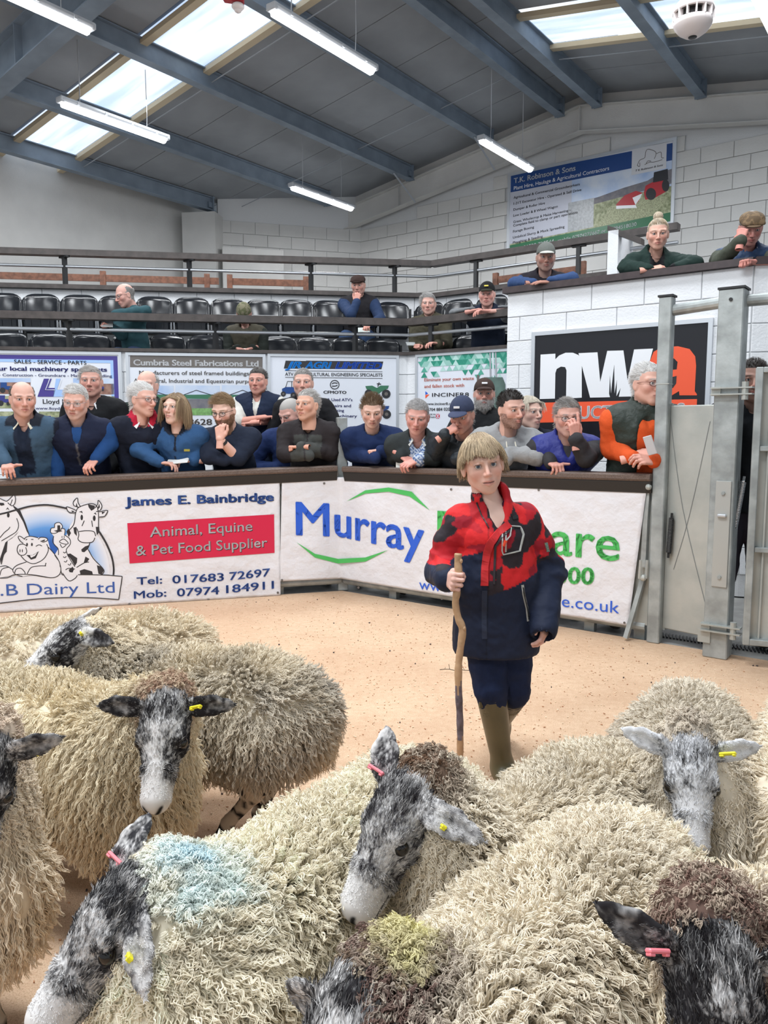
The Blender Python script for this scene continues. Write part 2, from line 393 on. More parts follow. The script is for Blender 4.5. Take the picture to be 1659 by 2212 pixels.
for d in range(int(D0), 12):
    for side in (-1, 1):
        k = SKY_BAYS.get(d)
        sky = k == 'both' or (k == 'left' and side < 0) or (k == 'right' and side > 0)
        nm = 'skylight_sheet' if sky else 'roof_sheet'
        o = bpy.data.objects.new(nm, roof_sheet(side, 1.0, M_sky if sky else M_roof, nm)); COL.objects.link(o); o.parent = ceil_
        o.rotation_euler = (0, 0, YAW_G); o.location = HW(0, d + (0.08 if sky else 0), 0)
        if sky:
            b = MB()
            s0, s1 = (-11.9, RIDGE_S-.3) if side < 0 else (RIDGE_S+.3, 6.0)
            for dd in (0.02, 0.98):
                b.prism([(-.05, -.05), (.05, -.05), (.05, .01), (-.05, .01)], (s0, dd, roof_z(s0)-.02), (s1, dd, roof_z(s1)-.02), (0, 1, 0), (0, 0, 1))
            fo = b.build('flashing', M_skyedge, ceil_); fo.location = HW(0, d+.08, 0); fo.rotation_euler = (0, 0, YAW_G)
            b = MB(); s0, s1 = (-11.9, RIDGE_S) if side < 0 else (RIDGE_S, 6.0)
            b.prism([(0, -.0), (.06, -.0), (.06, .03), (0, .03)], (s0, .0, roof_z(s0)+.02), (s1, .0, roof_z(s1)+.02), (0, 1, 0), (0, 0, 1))
# slab above the roof seams so that no daylight leaks in
b = MB()
for s0, s1 in ((-12, RIDGE_S), (RIDGE_S, 6.1)):
    b.add([(s0, D0, roof_z(s0)+.07), (s1, D0, roof_z(s1)+.07), (s1, 12.2, roof_z(s1)+.07), (s0, 12.2, roof_z(s0)+.07)], [(0, 1, 2, 3)])
o = b.build('ceiling_deck', mat('roof_seam_dark', (0.10, 0.11, 0.13), 0.8)); o.rotation_euler = (0, 0, YAW_G); o['kind'] = 'structure'
# purlins: Z sections along Pd
def purlin(s, d1, depth=0.24, side=-1):
    zt = roof_z(s)-0.01
    prof = [(-.035, 0), (.035, 0), (.035, -.012), (.008, -.012), (.008, -depth+.03), (.062, -depth+.03), (.062, -depth), (-.062+.07, -depth), (-.008, -depth), (-.008, -.012), (-.035, -.012)]
    prof = [(-.06, 0), (.06, 0), (.06, -.014), (.010, -.014), (.010, -depth+.014), (.065, -depth+.014), (.065, -depth), (-.065, -depth), (-.065, -depth+.014), (-.010, -depth+.014), (-.010, -.014), (-.06, -.014)]
    b = MB(); b.prism(prof, (s, D0, zt), (s, d1, zt), (1, 0, 0), (0, 0, 1))
    b.box((s, d1-.06, zt-depth/2), (.16, .02, depth+.02)); b.box((s+.03, d1-.10, zt-depth*.6), (.05, .09, .09))
    o = b.build('roof_beam', M_steel); o.rotation_euler = (0, 0, YAW_G); o['kind'] = 'structure'
for s in (-6.6, -8.2): purlin(s, 11.75)
purlin(-9.8, 11.35); purlin(-11.2, 9.75)
for s in (-5.36, -4.76, -3.25, -1.65, -0.05): purlin(s, 11.75, 0.26 if abs(s+5.06) < .5 else .24)
# portal frames across the hall
def rafter(d, m, depth=.42, s0=-11.6, s1=5.9, fl=.20, drop=.25):
    b = MB()
    for a, c in ((s0, RIDGE_S), (RIDGE_S, s1)):
        za, zc = roof_z(a)-drop, roof_z(c)-drop
        for (x0, x1, y0, y1) in ((-.006, .006, -depth, 0), (-fl/2, fl/2, -depth-.014, -depth), (-fl/2, fl/2, 0, .014)):
            b.prism([(x0, y0), (x1, y0), (x1, y1), (x0, y1)], (a, d, za), (c, d, zc), (0, 1, 0), (0, 0, 1))
    for s in (-5.06, -8.5, -1.6): 
        b.box((s, d, roof_z(s)-drop-depth/2), (.014, fl*.95, depth))
    o = b.build('roof_rafter', m); o.rotation_euler = (0, 0, YAW_G); o['kind'] = 'structure'; return o
rafter(4.75, M_steel); rafter(-1.5, M_steel)
rafter(11.82, M_wall, depth=.36, s0=-9.8, s1=5.5, fl=.16, drop=.22)
# gable infill strip between the beam and the sheets
b = MB()
for a, c in ((-9.7, RIDGE_S), (RIDGE_S, 5.6)):
    b.prism([(0, -.30), (.02, -.30), (.02, .0), (0, .0)], (a, 11.93, roof_z(a)), (c, 11.93, roof_z(c)), (0, 1, 0), (0, 0, 1))
o = b.build('trim_3', M_wall); o.rotation_euler = (0, 0, YAW_G); o['kind'] = 'structure'
# sag rods and corner braces
b = MB()
for d in (3.2, 7.15, 10.2):
    for a, c in ((-11.2, -9.8), (-9.8, -8.2), (-8.2, -6.6), (-6.6, -5.4), (-4.7, -3.25), (-3.25, -1.65)):
        b.tube([(a, d, roof_z(a)-.14), (c, d+.02, roof_z(c)-.14)], .008, 6)
for s in (-8.2, -6.6):
    b.tube([(s, 11.2, roof_z(s)-.25), (s+.06, 11.78, roof_z(s)-.62)], .018, 4)
o = b.build('roof_tie_rods', mat('tie_rod', (0.35, 0.38, 0.42), .5)); o.rotation_euler = (0, 0, YAW_G); o['kind'] = 'structure'
# ================================================================== tube lights, speakers, smoke heads
def make_lamp():
    t = thing('strip_light'); L = 1.5
    prof = [(-.045, 0), (.045, 0), (.062, .03), (.05, .062), (-.05, .062), (-.062, .03)]
    b = MB(); b.prism(prof, (0, 0, 0), (0, L, 0), (1, 0, 0), (0, 0, 1))
    for y in (0, L): b.box((0, y, .03), (.118, .05, .066), bev=.01)
    for i in range(4): b.box((.06, .2+i*.37, .03), (.012, .03, .03)); b.box((-.06, .2+i*.37, .03), (.012, .03, .03))
    b.build('lamp_body', M_lampbody, t)
    prof2 = [(-.052, .0), (-.045, -.03), (-.02, -.05), (.02, -.05), (.045, -.03), (.052, .0)]
    b = MB(); b.prism(prof2[::-1], (0, .03, 0.002), (0, L-.03, 0.002), (1, 0, 0), (0, 0, 1)); b.build('diffuser', M_tube, t)
    return t
lamp0 = make_lamp(); first = True
for s, d, z, lab in ((-5.27, 5.33, 5.12, 'bright strip light hung near the ridge, top centre of the photo'), (-8.7, 5.29, 5.14, 'bright strip light hung below the large skylight'),
                (-8.65, 9.12, 5.1, 'bright strip light hung lowest, by the far corner'), (-5.47, 9.47, 5.22, 'bright strip light hung before the large blue and green billboard'),
                (-6.88, 3.03, 5.1, 'bright strip light cut by the top left edge of the photo'),
                (-1.69, 7.15, 5.1, 'bright strip light at the top right corner beside the skylight')):
    o = lamp0 if first else copy_tree(lamp0); first = False
    tag(o, lab, 'lamp', 'strip lights under the roof'); o.location = HW(s, d, z); o.rotation_euler = (0, 0, YAW_G)
    for k, dd in enumerate((.25, 1.2)):
        h = MB(); h.tube([(0, dd, .06), (0.01, dd, .25), (0, dd, roof_z(s)-z)], .0045 if k else .006, 5); c = h.build('hanger', mat('hanger_wire', (0.5, 0.52, 0.55), .5), o)
    a = area('strip_light_glow', HW(s, d+.75, z-.07), (0, 0, YAW_G), .08, 1.45, 30, (0.97, 0.98, 1.0)); a.data.spread = PI
def make_speaker(r=.15):
    t = thing('hanging_speaker')
    b = MB(); n = 28
    prof = [(0, 1.0), (.3, .95), (.6, .8), (.85, .53), (.97, .25), (.985, .12)]; vs = []
    def lathe(prof, name, m, zs=1.0):
        b = MB(); v = []; f = []
        for (x, z) in prof:
            for j in range(n): a = 2*PI*j/n; v.append((x*r*math.cos(a), x*r*math.sin(a), z*r*zs))
        for i in range(len(prof)-1):
            for j in range(n): f.append((i*n+j, (i+1)*n+j, (i+1)*n+(j+1) % n, i*n+(j+1) % n))
        b.add(v, f); return b.build(name, m, t, smooth=True)
    lathe(prof + [(.90, .10)], 'upper_shell', M_plasw)
    lathe([(.88, -.28), (.97, -.30), (.9, -.5), (.7, -.76), (.4, -.97), (.25, -1.02), (.0, -1.03)], 'lower_shell', M_plasw)
    lathe([(.0, .1), (.72, .1), (.72, -.28), (0, -.28)], 'grille', M_dark)
    lathe([(.0, -1.05), (.2, -1.05), (.22, -.99)], 'driver_cap', M_black)
    for j in range(14): b = MB(); a = 2*PI*j/14; b.box((.84*r*math.cos(a), .84*r*math.sin(a), -.09*r), (.3*r, .06*r, .42*r), rotz(a)); b.build('fin', M_plasw, t)
    return t
sp = make_speaker()
def place_spk(o, px, py, rpx, lab):
    Y = FPX*.15/rpx; p = atY(px, py, Y)
    o.location = p; tag(o, lab, 'speaker', 'ball speakers hung from the roof')
    s = Gd.dot(Vector((p.x, p.y, 0))); h = MB(); h.tube([(0, 0, .14), (0, 0, roof_z(s)-p.z)], .004, 5); h.build('cable', M_black if rpx > 30 else M_plasw, o)
place_spk(sp, 1498, 33, 41, 'round white hanging speaker, large, at the top right corner')
place_spk(copy_tree(make_speaker()), 913, 404, 16, 'small round white hanging speaker below the roof beams at centre')
for o in [x for x in bpy.data.objects if x.name.startswith('hanging_speaker') and x.parent is None and 'label' not in x.keys()]:
    for c in list(o.children): bpy.data.objects.remove(c)
    bpy.data.objects.remove(o)
s3 = make_speaker(); place_spk(s3, -12, 195, 21, 'round white hanging speaker half cut by the left edge')
def smoke_head():
    p = atY(514, 12, 7.6); t = thing('smoke_detector', 'white and red smoke detector on a beam above the skylight', 'detector', p)
    b = MB(); b.sphere((0, 0, -.01), (.06, .06, .035), 14, 8); b.sphere((0, 0, -.045), (.035, .035, .02), 12, 6); b.build('sensor', M_plasw, t, smooth=True)
    b = MB(); b.tube([(0, 0, .02), (0, 0, .07)], .06, 14); b.tube([(0, 0, .06), (-.12, .05, .10)], .05, 10); b.build('base', mat('red_plastic', (.35, .02, .03), .4), t)
smoke_head()
# ================================================================== stands: sign wall, tiers, gallery
def lin_run(side, off, length, z0, z1, th, name, m, extra=0.0):
    """straight wall of the stand: side 'L' (left run) or 'G' (right run, parallel to the gable)"""
    p = bend(off); u = -LL if side == 'L' else Gd; n = LN if side == 'L' else Pd
    a, c = p + u*(-extra), p + u*length
    pts = [a, c, c+n*th, a+n*th] if side == 'G' else [c, a, a+n*th, c+n*th]
    return slab(name, pts, z0, z1, m)
lin_run('L', 0, 6.5, 0, 2.16, .12, 'wall_front_left', M_mortar)
lin_run('G', 0, 2.6, 0, 2.16, .12, 'wall_front_right', M_mortar)
wfl = bpy.data.objects['wall_front_left']; wfr = bpy.data.objects['wall_front_right']
block_wall(wfl, bend(0)-LL*4.4-LN*0.006, LL, 4.4, 0, 2.16, M_white)
block_wall(wfr, bend(0)-Pd*0.006, Gd, 1.4, 0, 2.16, M_white)
for i, (off, wd, z) in enumerate(((0.12, .78, 1.60), (.90, .5, 2.10), (1.40, 2.6, 2.55))):
    for side, L in (('L', 6.5), ('G', 6.6)):
        o = lin_run(side, off, L if not (side == 'G' and i < 2) else 2.2, z-.15, z, wd, 'floor_tier', M_conc)
lin_run('L', 1.30, 6.5, 0, 3.0, .10, 'wall_gallery_left', M_white)
lin_run('G', 1.30, 7.2, 0, 3.0, .10, 'wall_gallery_right', M_white)
wgl = bpy.data.objects['wall_gallery_left']; wgr = bpy.data.objects['wall_gallery_right']
block_wall(wgl, bend(1.29)-LL*5.4, LL, 5.4, 2.12, 3.0, M_white, bh=.22)
block_wall(wgr, bend(1.29), Gd, 5.4, 2.12, 3.0, M_white, bh=.22)
# rails
def railing(name, label, off, run, ztop, zmid, zbase, posts, top_h=.07, top_w=.12, base=True, group=None):
    t = thing(name, label, 'railing', group=group)
    pts = run(off)
    b = MB()
    for a, c in zip(pts[:-1], pts[1:]):
        n = (c-a).normalized().cross(Vector((0, 0, 1)))
        b.prism([(-top_w/2, 0), (top_w/2, 0), (top_w/2, top_h), (-top_w/2, top_h)], a+Vector((0, 0, ztop-top_h)), c+Vector((0, 0, ztop-top_h)), n, (0, 0, 1))
    b.build('top_rail', M_brownrail, t)
    b = MB(); b.tube([p+Vector((0, 0, zmid)) for p in pts], .019, 10); b.build('middle_rail', M_chrome, t)
    if base:
        b = MB()
        for a, c in zip(pts[:-1], pts[1:]):
            n = (c-a).normalized().cross(Vector((0, 0, 1)))
            b.prism([(-.09, 0), (.09, 0), (.09, .05), (-.09, .05)], a+Vector((0, 0, zbase)), c+Vector((0, 0, zbase)), n, (0, 0, 1))
        b.build('base_rail', M_brownrail, t)
    for p in posts:
        b = MB(); b.box((p.x, p.y, (zbase+ztop-top_h)/2), (.045, .045, ztop-top_h-zbase), rotz(YAW_G)); b.box((p.x, p.y, ztop-top_h-.01), (.16, .05, .02), rotz(YAW_G)); b.build('post', M_black, t)
    return t
def polyrun(L1, L2): return lambda off: [bend(off)-LL*L1, bend(off), bend(off)+Gd*L2]
def onrun(px, side, off, z=3.0):
    """point of a stand run seen at photo column px"""
    n = LN if side == 'L' else Pd; dd = n.dot(bend(off)); p = onpl(px, 925, n, dd); return Vector((p.x, p.y, 0))
gp = [onrun(x, 'L', 1.3) for x in (-290, 155, 418, 675)] + [onrun(852, 'L', 1.3)] + [onrun(x, 'G', 1.3) for x in (1024, 1240)]
railing('gallery_railing', 'long brown railing along the upper gallery with a thin steel middle bar', 1.3, polyrun(5.4, 3.05), 3.46, 3.27, 3.0, gp)
gp = [onrun(x, 'L', 0.06) for x in (-200, 158, 470, 768)] + [onrun(930, 'G', 0.06)]
railing('seat_railing', 'brown railing in front of the black folding seats', .06, polyrun(5.2, 1.45), 2.56, 2.385, 2.16, gp, base=False, top_h=.075)
b = MB(); p = [bend(.0)-LL*5.2, bend(.0), bend(.0)+Gd*1.45]
for a, c in zip(p[:-1], p[1:]):
    n = (c-a).normalized().cross(Vector((0, 0, 1))); b.prism([(-.05, 0), (.04, 0), (.04, .035), (-.05, .035)], a+Vector((0, 0, 2.155)), c+Vector((0, 0, 2.155)), n*-1, (0, 0, 1))
o = b.build('trim_4', M_brownrail); o['kind'] = 'structure'
# wooden benches in the gallery
def bench(name, label, a, c, posts):
    t = thing(name, label, 'bench', group='wooden benches in the gallery'); u = (c-a).normalized(); n = u.cross(Vector((0, 0, 1)))
    b = MB(); b.prism([(-.012, 0), (.012, 0), (.012, .085), (-.012, .085)], a+Vector((0, 0, 3.22)), c+Vector((0, 0, 3.22)), n, (0, 0, 1)); b.build('back_plank', M_wood, t)
    b = MB(); b.prism([(-.35, 0), (-.02, 0), (-.02, .035), (-.35, .035)], a+Vector((0, 0, 2.86)), c+Vector((0, 0, 2.86)), n*-1, (0, 0, 1)); b.build('seat_plank', M_wood, t)
    for p in posts: 
        b = MB(); b.box((p.x, p.y, 2.95), (.07, .05, .80), rotz(math.atan2(u.y, u.x))); b.build('upright', M_wood, t)
def brun(px, side, off=1.95): n = LN if side == 'L' else Pd; p = onpl(px, 925, n, n.dot(bend(off))); return Vector((p.x, p.y, 0))
bench('wooden_bench', 'long brown wooden bench back behind the gallery railing on the left', brun(-10, 'L'), brun(480, 'L'), [brun(x, 'L') for x in (0, 235, 455)])
bench('wooden_bench', 'wooden bench back behind the gallery railing, left of the man in the flat cap', brun(500, 'L'), brun(665, 'L'), [brun(664, 'L'), brun(503, 'L')])
bench('wooden_bench', 'short wooden bench back in the gallery right of the black cap man', brun(1062, 'G'), brun(1250, 'G'), [brun(1250, 'G'), brun(1066, 'G')])
# ------------------------------------------------------------------ folding seats
def make_seat():
    t = thing('folding_seat')
    b = MB(); nx, nz = 10, 6; vs = []; fs = []
    for lay in (0, 1):
        for j in range(nz+1):
            for i in range(nx+1):
                u = i/nx*2-1; v = j/nz
                rc = 1-0.10*max(0, v-.6)/.4*abs(u)**4; w = .212*(1 - .12*max(0, (v-.75)/.25)**2)
                x = u*w; z = .08+v*.33*1.0 - (.05*abs(u)**3.5 if v > .5 else 0)*(v-.5)*2
                y = .06*v - .055*(u*u) + .012*math.sin(v*3) + (.016 if lay else 0)
                vs.append((x, y, z))
    n1 = (nx+1)*(nz+1)
    for j in range(nz):
        for i in range(nx):
            a = j*(nx+1)+i; q = (a, a+1, a+nx+2, a+nx+1); fs.append(q); fs.append(tuple(n1+k for k in q[::-1]))
    per = [i for i in range(nx+1)] + [j*(nx+1)+nx for j in range(1, nz+1)] + [nz*(nx+1)+i for i in range(nx-1, -1, -1)] + [j*(nx+1) for j in range(nz-1, 0, -1)]
    for k in range(len(per)): a, c = per[k], per[(k+1) % len(per)]; fs.append((c, a, a+n1, c+n1))
    b.add(vs, fs); b.build('backrest', M_plastic, t, smooth=True)
    b = MB(); b.box((0, -.06, .07), (.36, .045, .26), Matrix.Rotation(.12, 3, 'X'), bev=.03)
    for x in (-.1, 0, .1): b.box((x, -.088, .07), (.02, .01, .2), Matrix.Rotation(.12, 3, 'X'))
    b.build('seat_pan', M_plastic, t)
    b = MB(); b.tube([(-.195, -.09, -.06), (-.2, -.10, .12), (-.185, -.10, .165), (-.15, -.10, .18), (.15, -.10, .18), (.185, -.10, .165), (.2, -.10, .12), (.195, -.09, -.06)], .010, 8); b.build('tip_frame', M_chrome, t)
    for x in (-.225, .225):
        b = MB(); b.box((x, .03, .0), (.022, .04, .64)); b.build('side_frame', M_black, t)
    for x in (-.23, .23):
        b = MB(); b.box((x, -.06, -.28), (.05, .26, .05)); b.build('foot', M_black, t)
    return t
seat0 = make_seat(); fs_ = True
ORD = ['first', 'second', 'third', 'fourth', 'fifth', 'sixth', 'seventh', 'eighth', 'ninth', 'tenth', 'eleventh', 'twelfth']
def seat_row(side, off, z, pxs, group, labf):
    global fs_
    n = LN if side == 'L' else Pd
    for k, px in enumerate(pxs):
        p = onpl(px, 925, n, n.dot(bend(off))); o = seat0 if fs_ else copy_tree(seat0); fs_ = False
        o.location = (p.x, p.y, z); o.rotation_euler = (0, 0, LA if side == 'L' else YAW_G)
        tag(o, labf.replace('#', ORD[k]), 'seat', group)
SL = 'black plastic folding seat, %s'
seat_row('L', 1.02, 2.50, [20, 101, 183, 262, 342, 421, 499, 574, 644, 713, 781, 848], 'folding seats of the upper row', 'black folding seat, # from the left edge in the upper row')
seat_row('L', .50, 2.00, [26, 116, 203, 290, 366, 448, 528, 606, 680, 755, 826], 'folding seats of the lower row', 'black folding seat, # from the left edge in the lower row')
seat_row('G', 1.02, 2.50, [925, 985, 1058], 'folding seats beside the corner', 'black folding seat, # from the bend in the upper right hand run')
seat_row('G', .50, 2.00, [940, 1010, 1080], 'lower folding seats beside the corner', 'black folding seat, # from the bend in the lower right hand run')
# ================================================================== flat print on planes
class Plane:
    def __init__(s, parent, O, ux, n, disp=None):
        s.parent, s.O, s.ux, s.n = parent, Vector(O), Vector(ux).normalized(), Vector(n).normalized(); s.uz = Vector((0, 0, 1)) if abs(s.n.z) < 1e-6 else s.n.cross(s.ux)
        s.disp = disp; s.inv = pmat(parent).inverted() if parent is not None else None
    def uv(s, p): q = onpl(p[0], p[1], s.n, s.n.dot(s.O)) - s.O; return (q.dot(s.ux), q.dot(s.uz))
    def w(s, u, v, off): return s.O + s.ux*u + s.uz*v + s.n*(off + (s.disp(u, v) if s.disp else 0))
    def mesh(s, name, vs, fs, m, off):
        me = bpy.data.meshes.new(name); me.from_pydata([tuple(s.w(u, v, off)) for u, v in vs], [], fs)
        return link_mesh(name, me, s.parent, m)
    def poly(s, name, pts, m, off=.002, px=True):
        if px: pts = [s.uv(p) for p in pts]
        from mathutils.geometry import tessellate_polygon
        fs = tessellate_polygon([[Vector((u, v, 0)) for u, v in pts]])
        fs = [f if ((pts[f[1]][0]-pts[f[0]][0])*(pts[f[2]][1]-pts[f[0]][1])-(pts[f[1]][1]-pts[f[0]][1])*(pts[f[2]][0]-pts[f[0]][0])) > 0 else f[::-1] for f in fs]
        return s.mesh(name, pts, [tuple(f) for f in fs], m, off)
    def grid(s, name, p00, p10, p11, p01, m, off, nu=24, nv=12):
        a, b_, c, d = [s.uv(p) for p in (p00, p10, p11, p01)]; vs = []; fs = []
        for j in range(nv+1):
            for i in range(nu+1):
                x, y = i/nu, j/nv
                vs.append(tuple(a[k]*(1-x)*(1-y)+b_[k]*x*(1-y)+c[k]*x*y+d[k]*(1-x)*y for k in (0, 1)))
        for j in range(nv):
            for i in range(nu): q = j*(nu+1)+i; fs.append((q, q+1, q+nu+2, q+nu+1))
        return s.mesh(name, vs, fs, m, off)
    def stroke(s, name, lines, wpx, m, off=.004, smooth=True):
        vs = []; fs = []
        for L in lines:
            w = wpx
            if isinstance(L, tuple) and isinstance(L[1], (int, float)) and isinstance(L[0], list): L, w = L
            P = [Vector((*s.uv(p), 0)) for p in L]
            wr = (Vector(s.uv((L[0][0]+w, L[0][1])))-Vector(s.uv(L[0]))).length/2
            if smooth and len(P) > 2:
                Q = []
                for i in range(len(P)-1):
                    p0, p1, p2, p3 = P[max(i-1, 0)], P[i], P[i+1], P[min(i+2, len(P)-1)]
                    for t in (0, .25, .5, .75): Q.append(.5*((2*p1)+(p2-p0)*t+(2*p0-5*p1+4*p2-p3)*t*t+(3*p1-p0-3*p2+p3)*t**3))
                P = Q + [P[-1]]
            n0 = len(vs)
            for i, p in enumerate(P):
                t = (P[min(i+1, len(P)-1)]-P[max(i-1, 0)]).normalized(); nn = Vector((-t.y, t.x, 0))
                vs += [tuple((p+nn*wr)[:2]), tuple((p-nn*wr)[:2])]
            for i in range(len(P)-1): a = n0+2*i; fs.append((a, a+1, a+3, a+2))
        return s.mesh(name, vs, fs, m, off)
    def ellipse(s, name, c, rx, ry, m, off=.003, n=24, a0=0, a1=2*PI):
        return s.poly(name, [(c[0]+rx*math.cos(a0+(a1-a0)*i/n), c[1]-ry*math.sin(a0+(a1-a0)*i/n)) for i in range(n)], m, off)
    def text(s, st, p0, p1, hpx, m, bold=0.0, off=.005, shear=0.0, name='lettering', spacing=1.0):
        """baseline from pixel p0 to pixel p1, capitals hpx high"""
        vs, fs, w = text_mesh(st, bold, shear, spacing)
        a, c = Vector(s.uv(p0)), Vector(s.uv(p1)); e = (c-a)/w
        hv = (Vector(s.uv((p0[0], p0[1]-hpx)))-a).y/.70
        P = [(a.x+e.x*x, a.y+e.y*x+hv*y) for x, y in vs]
        return s.mesh(name, P, fs, m, off)
K_black = mat('print_black', (0.02, 0.02, 0.025), .45); K_white = mat('print_white', (0.82, 0.83, 0.86), .4)
K_panel = mat('board_white', (0.70, 0.73, 0.80), .3, noise=.02, nscale=2)
K_navy = mat('print_navy', (0.03, 0.035, 0.20), .4); K_purple = mat('print_purple', (0.055, 0.04, 0.24), .4); K_lblue = mat('print_light_blue', (0.33, 0.50, 0.82), .4)
K_grey = mat('print_brown_grey', (0.14, 0.125, 0.115), .4); K_blue = mat('print_blue', (0.02, 0.11, 0.62), .35); K_green = mat('print_green', (0.07, 0.48, 0.11), .4)
K_bblue = mat('print_bright_blue', (0.01, 0.30, 0.90), .35); K_orange = mat('print_orange', (0.85, 0.10, 0.035), .4); K_red = mat('print_crimson', (0.60, 0.012, 0.06), .35)
K_sky = mat('print_sky', (0.35, 0.48, 0.72), .4, col2=(0.62, 0.68, 0.78), nscale=3); K_field = mat('print_field', (0.16, 0.19, 0.09), .5, col2=(0.42, 0.44, 0.28), nscale=22)
K_soil = mat('print_soil', (0.20, 0.09, 0.07), .5, col2=(0.34, 0.2, 0.15), nscale=18); K_hill = mat('print_hill', (0.13, 0.13, 0.16), .5, col2=(0.2, 0.19, 0.2), nscale=14)
K_tractor = mat('print_tractor_red', (0.42, 0.02, 0.03), .4); K_dgreen = mat('print_dark_green', (0.04, 0.16, 0.09), .4); K_teal = mat('print_teal', (0.02, 0.25, 0.17), .4)
K_teal2 = mat('print_pale_teal', (0.28, 0.52, 0.46), .4); K_coral = mat('print_coral', (0.75, 0.22, 0.13), .4); K_dblue = mat('print_board_blue', (0.01, 0.055, 0.22), .4)
def board(name, label, side_n, dd, TL, TR, BR, BL, face_m, frame_w=.03, ux=None):
    """framed flat board; corners given as photo pixels on its wall plane, squared up on that plane"""
    n = -side_n; u = ux
    t = thing(name, label, 'sign'); pl = Plane(t, side_n*dd + Vector((0, 0, 0)), u, n)
    c = [pl.uv(p) for p in (TL, TR, BR, BL)]
    u0, u1 = (c[0][0]+c[3][0])/2, (c[1][0]+c[2][0])/2; v1, v0 = (c[0][1]+c[1][1])/2, (c[2][1]+c[3][1])/2
    def q(nm, a, b_, c_, d_, m, o0, o1):
        b = MB(); b.add([pl.w(x, z, o) for o in (o0, o1) for x, z in ((a, c_), (b_, c_), (b_, d_), (a, d_))], [(3, 2, 1, 0), (4, 5, 6, 7), (0, 1, 5, 4), (1, 2, 6, 5), (2, 3, 7, 6), (3, 0, 4, 7)]); return b.build(nm, m, t)
    q('panel', u0, u1, v0, v1, face_m, -.02, 0)
    f = frame_w
    for (a, b_, c_, d_) in ((u0-f, u1+f, v1, v1+f), (u0-f, u1+f, v0-f, v0), (u0-f, u0, v0, v1), (u1, u1+f, v0, v1)): q('frame_rail', a, b_, c_, d_, M_alu, -.022, .012)
    pl.rect = (u0, u1, v0, v1); return t, pl
ddL = LN.dot(bend(0)) - .03; ddG = Pd.dot(bend(0)) - .03
# sign 1
t1, P = board('advert_board', 'purple bordered machinery dealer board with two slanted L letters, leftmost on the sign wall', LN, ddL, (-190, 760), (257, 768), (262, 965), (-190, 965), K_panel, ux=LL)
def R(P, nm, x0, y0, x1, y1, m, off=.002, dy=0): return P.poly(nm, [(x0, y1), (x1, y1+dy), (x1, y0+dy), (x0, y0)], m, off)
def Rslope(P, nm, a, b, c, d, m, off=.002): return P.poly(nm, [a, b, c, d][::-1], m, off)
u0, u1, v0, v1 = P.rect
def border(P, nm, w0, w1, m, off=.002):
    u0, u1, v0, v1 = P.rect
    for (a, b_, c_, d_) in ((u0+w0, u1-w0, v1-w1, v1-w0), (u0+w0, u1-w0, v0+w0, v0+w1), (u0+w0, u0+w1, v0+w1, v1-w1), (u1-w1, u1-w0, v0+w1, v1-w1)):
        P.poly(nm, [(a, c_), (b_, c_), (b_, d_), (a, d_)], m, off, px=False)
border(P, 'printed_border', 0.012, .055, K_purple); border(P, 'printed_border', .055, .085, K_lblue)
P.text('SALES - SERVICE - PARTS', (31, 785), (187, 788), 8.5, K_black, .01)
P.text('Your local machinery specialists', (-26, 800), (231, 802.5), 9, K_navy, .035)
P.text('Agriculture - Construction - Groundcare - Materials Handling', (-62, 812), (242, 815), 6, K_navy, .012)
Rslope(P, 'printed_photo', (-120, 817), (66, 817), (66, 851), (-120, 851), K_soil); Rslope(P, 'printed_sky', (-120, 817), (66, 817), (66, 826), (-120, 826), K_sky, .003)
Rslope(P, 'printed_photo', (158, 817), (246, 818), (247, 852), (158, 852), K_soil); Rslope(P, 'printed_sky', (158, 817), (246, 818), (246, 829), (158, 829), K_sky, .003)
Rslope(P, 'printed_photo', (-120, 855), (66, 855), (66, 882), (-120, 882), K_field); Rslope(P, 'printed_photo', (158, 855), (248, 856), (249, 930), (158, 930), K_field)
Rslope(P, 'printed_photo', (84, 889), (157, 889), (157, 925), (84, 925), K_field); Rslope(P, 'printed_photo', (-120, 889), (80, 889), (80, 925), (-120, 925), K_field)
for cx, cy, s_, m_ in ((12, 838, 1, K_dblue), (8, 866, 1, K_navy), (215, 838, .7, K_navy), (235, 900, 1, K_tractor), (108, 908, .8, K_navy)):
    R(P, 'printed_tractor', cx-11*s_, cy-12*s_, cx+3*s_, cy+3*s_, m_, .004); R(P, 'printed_tractor', cx+3*s_, cy-4*s_, cx+14*s_, cy+4*s_, m_, .004)
    P.ellipse('printed_wheel', (cx-6*s_, cy+5*s_), 6*s_, 6*s_, K_black, .005); P.ellipse('printed_wheel', (cx+10*s_, cy+6*s_), 4*s_, 4*s_, K_black, .005)
P.poly('printed_logo', [(95, 818), (106, 818), (97, 841), (120, 841), (116, 857), (81, 857)][::-1], K_purple, .003)
P.poly('printed_logo', [(107, 818), (112, 818), (104, 838), (119, 838), (118, 843), (95, 843)][::-1], K_purple, .005); P.stroke('printed_logo_line', [[(108, 818), (98.5, 842), (119, 842)]], 1.6, K_panel, .006, smooth=False)
P.poly('printed_logo', [(121, 818), (131, 818), (123, 842), (141, 842), (137, 857), (115, 857)][::-1], K_lblue, .003); P.stroke('printed_logo_line', [[(134, 818), (126, 841), (140, 841)]], 1.6, K_panel, .006, smooth=False)
P.text('Lloyd Ltd', (93, 872), (155, 872.5), 10, K_black, .012); P.text('www.lloyd.ltd.uk', (77, 884.5), (160, 885), 5.5, K_navy, .015)
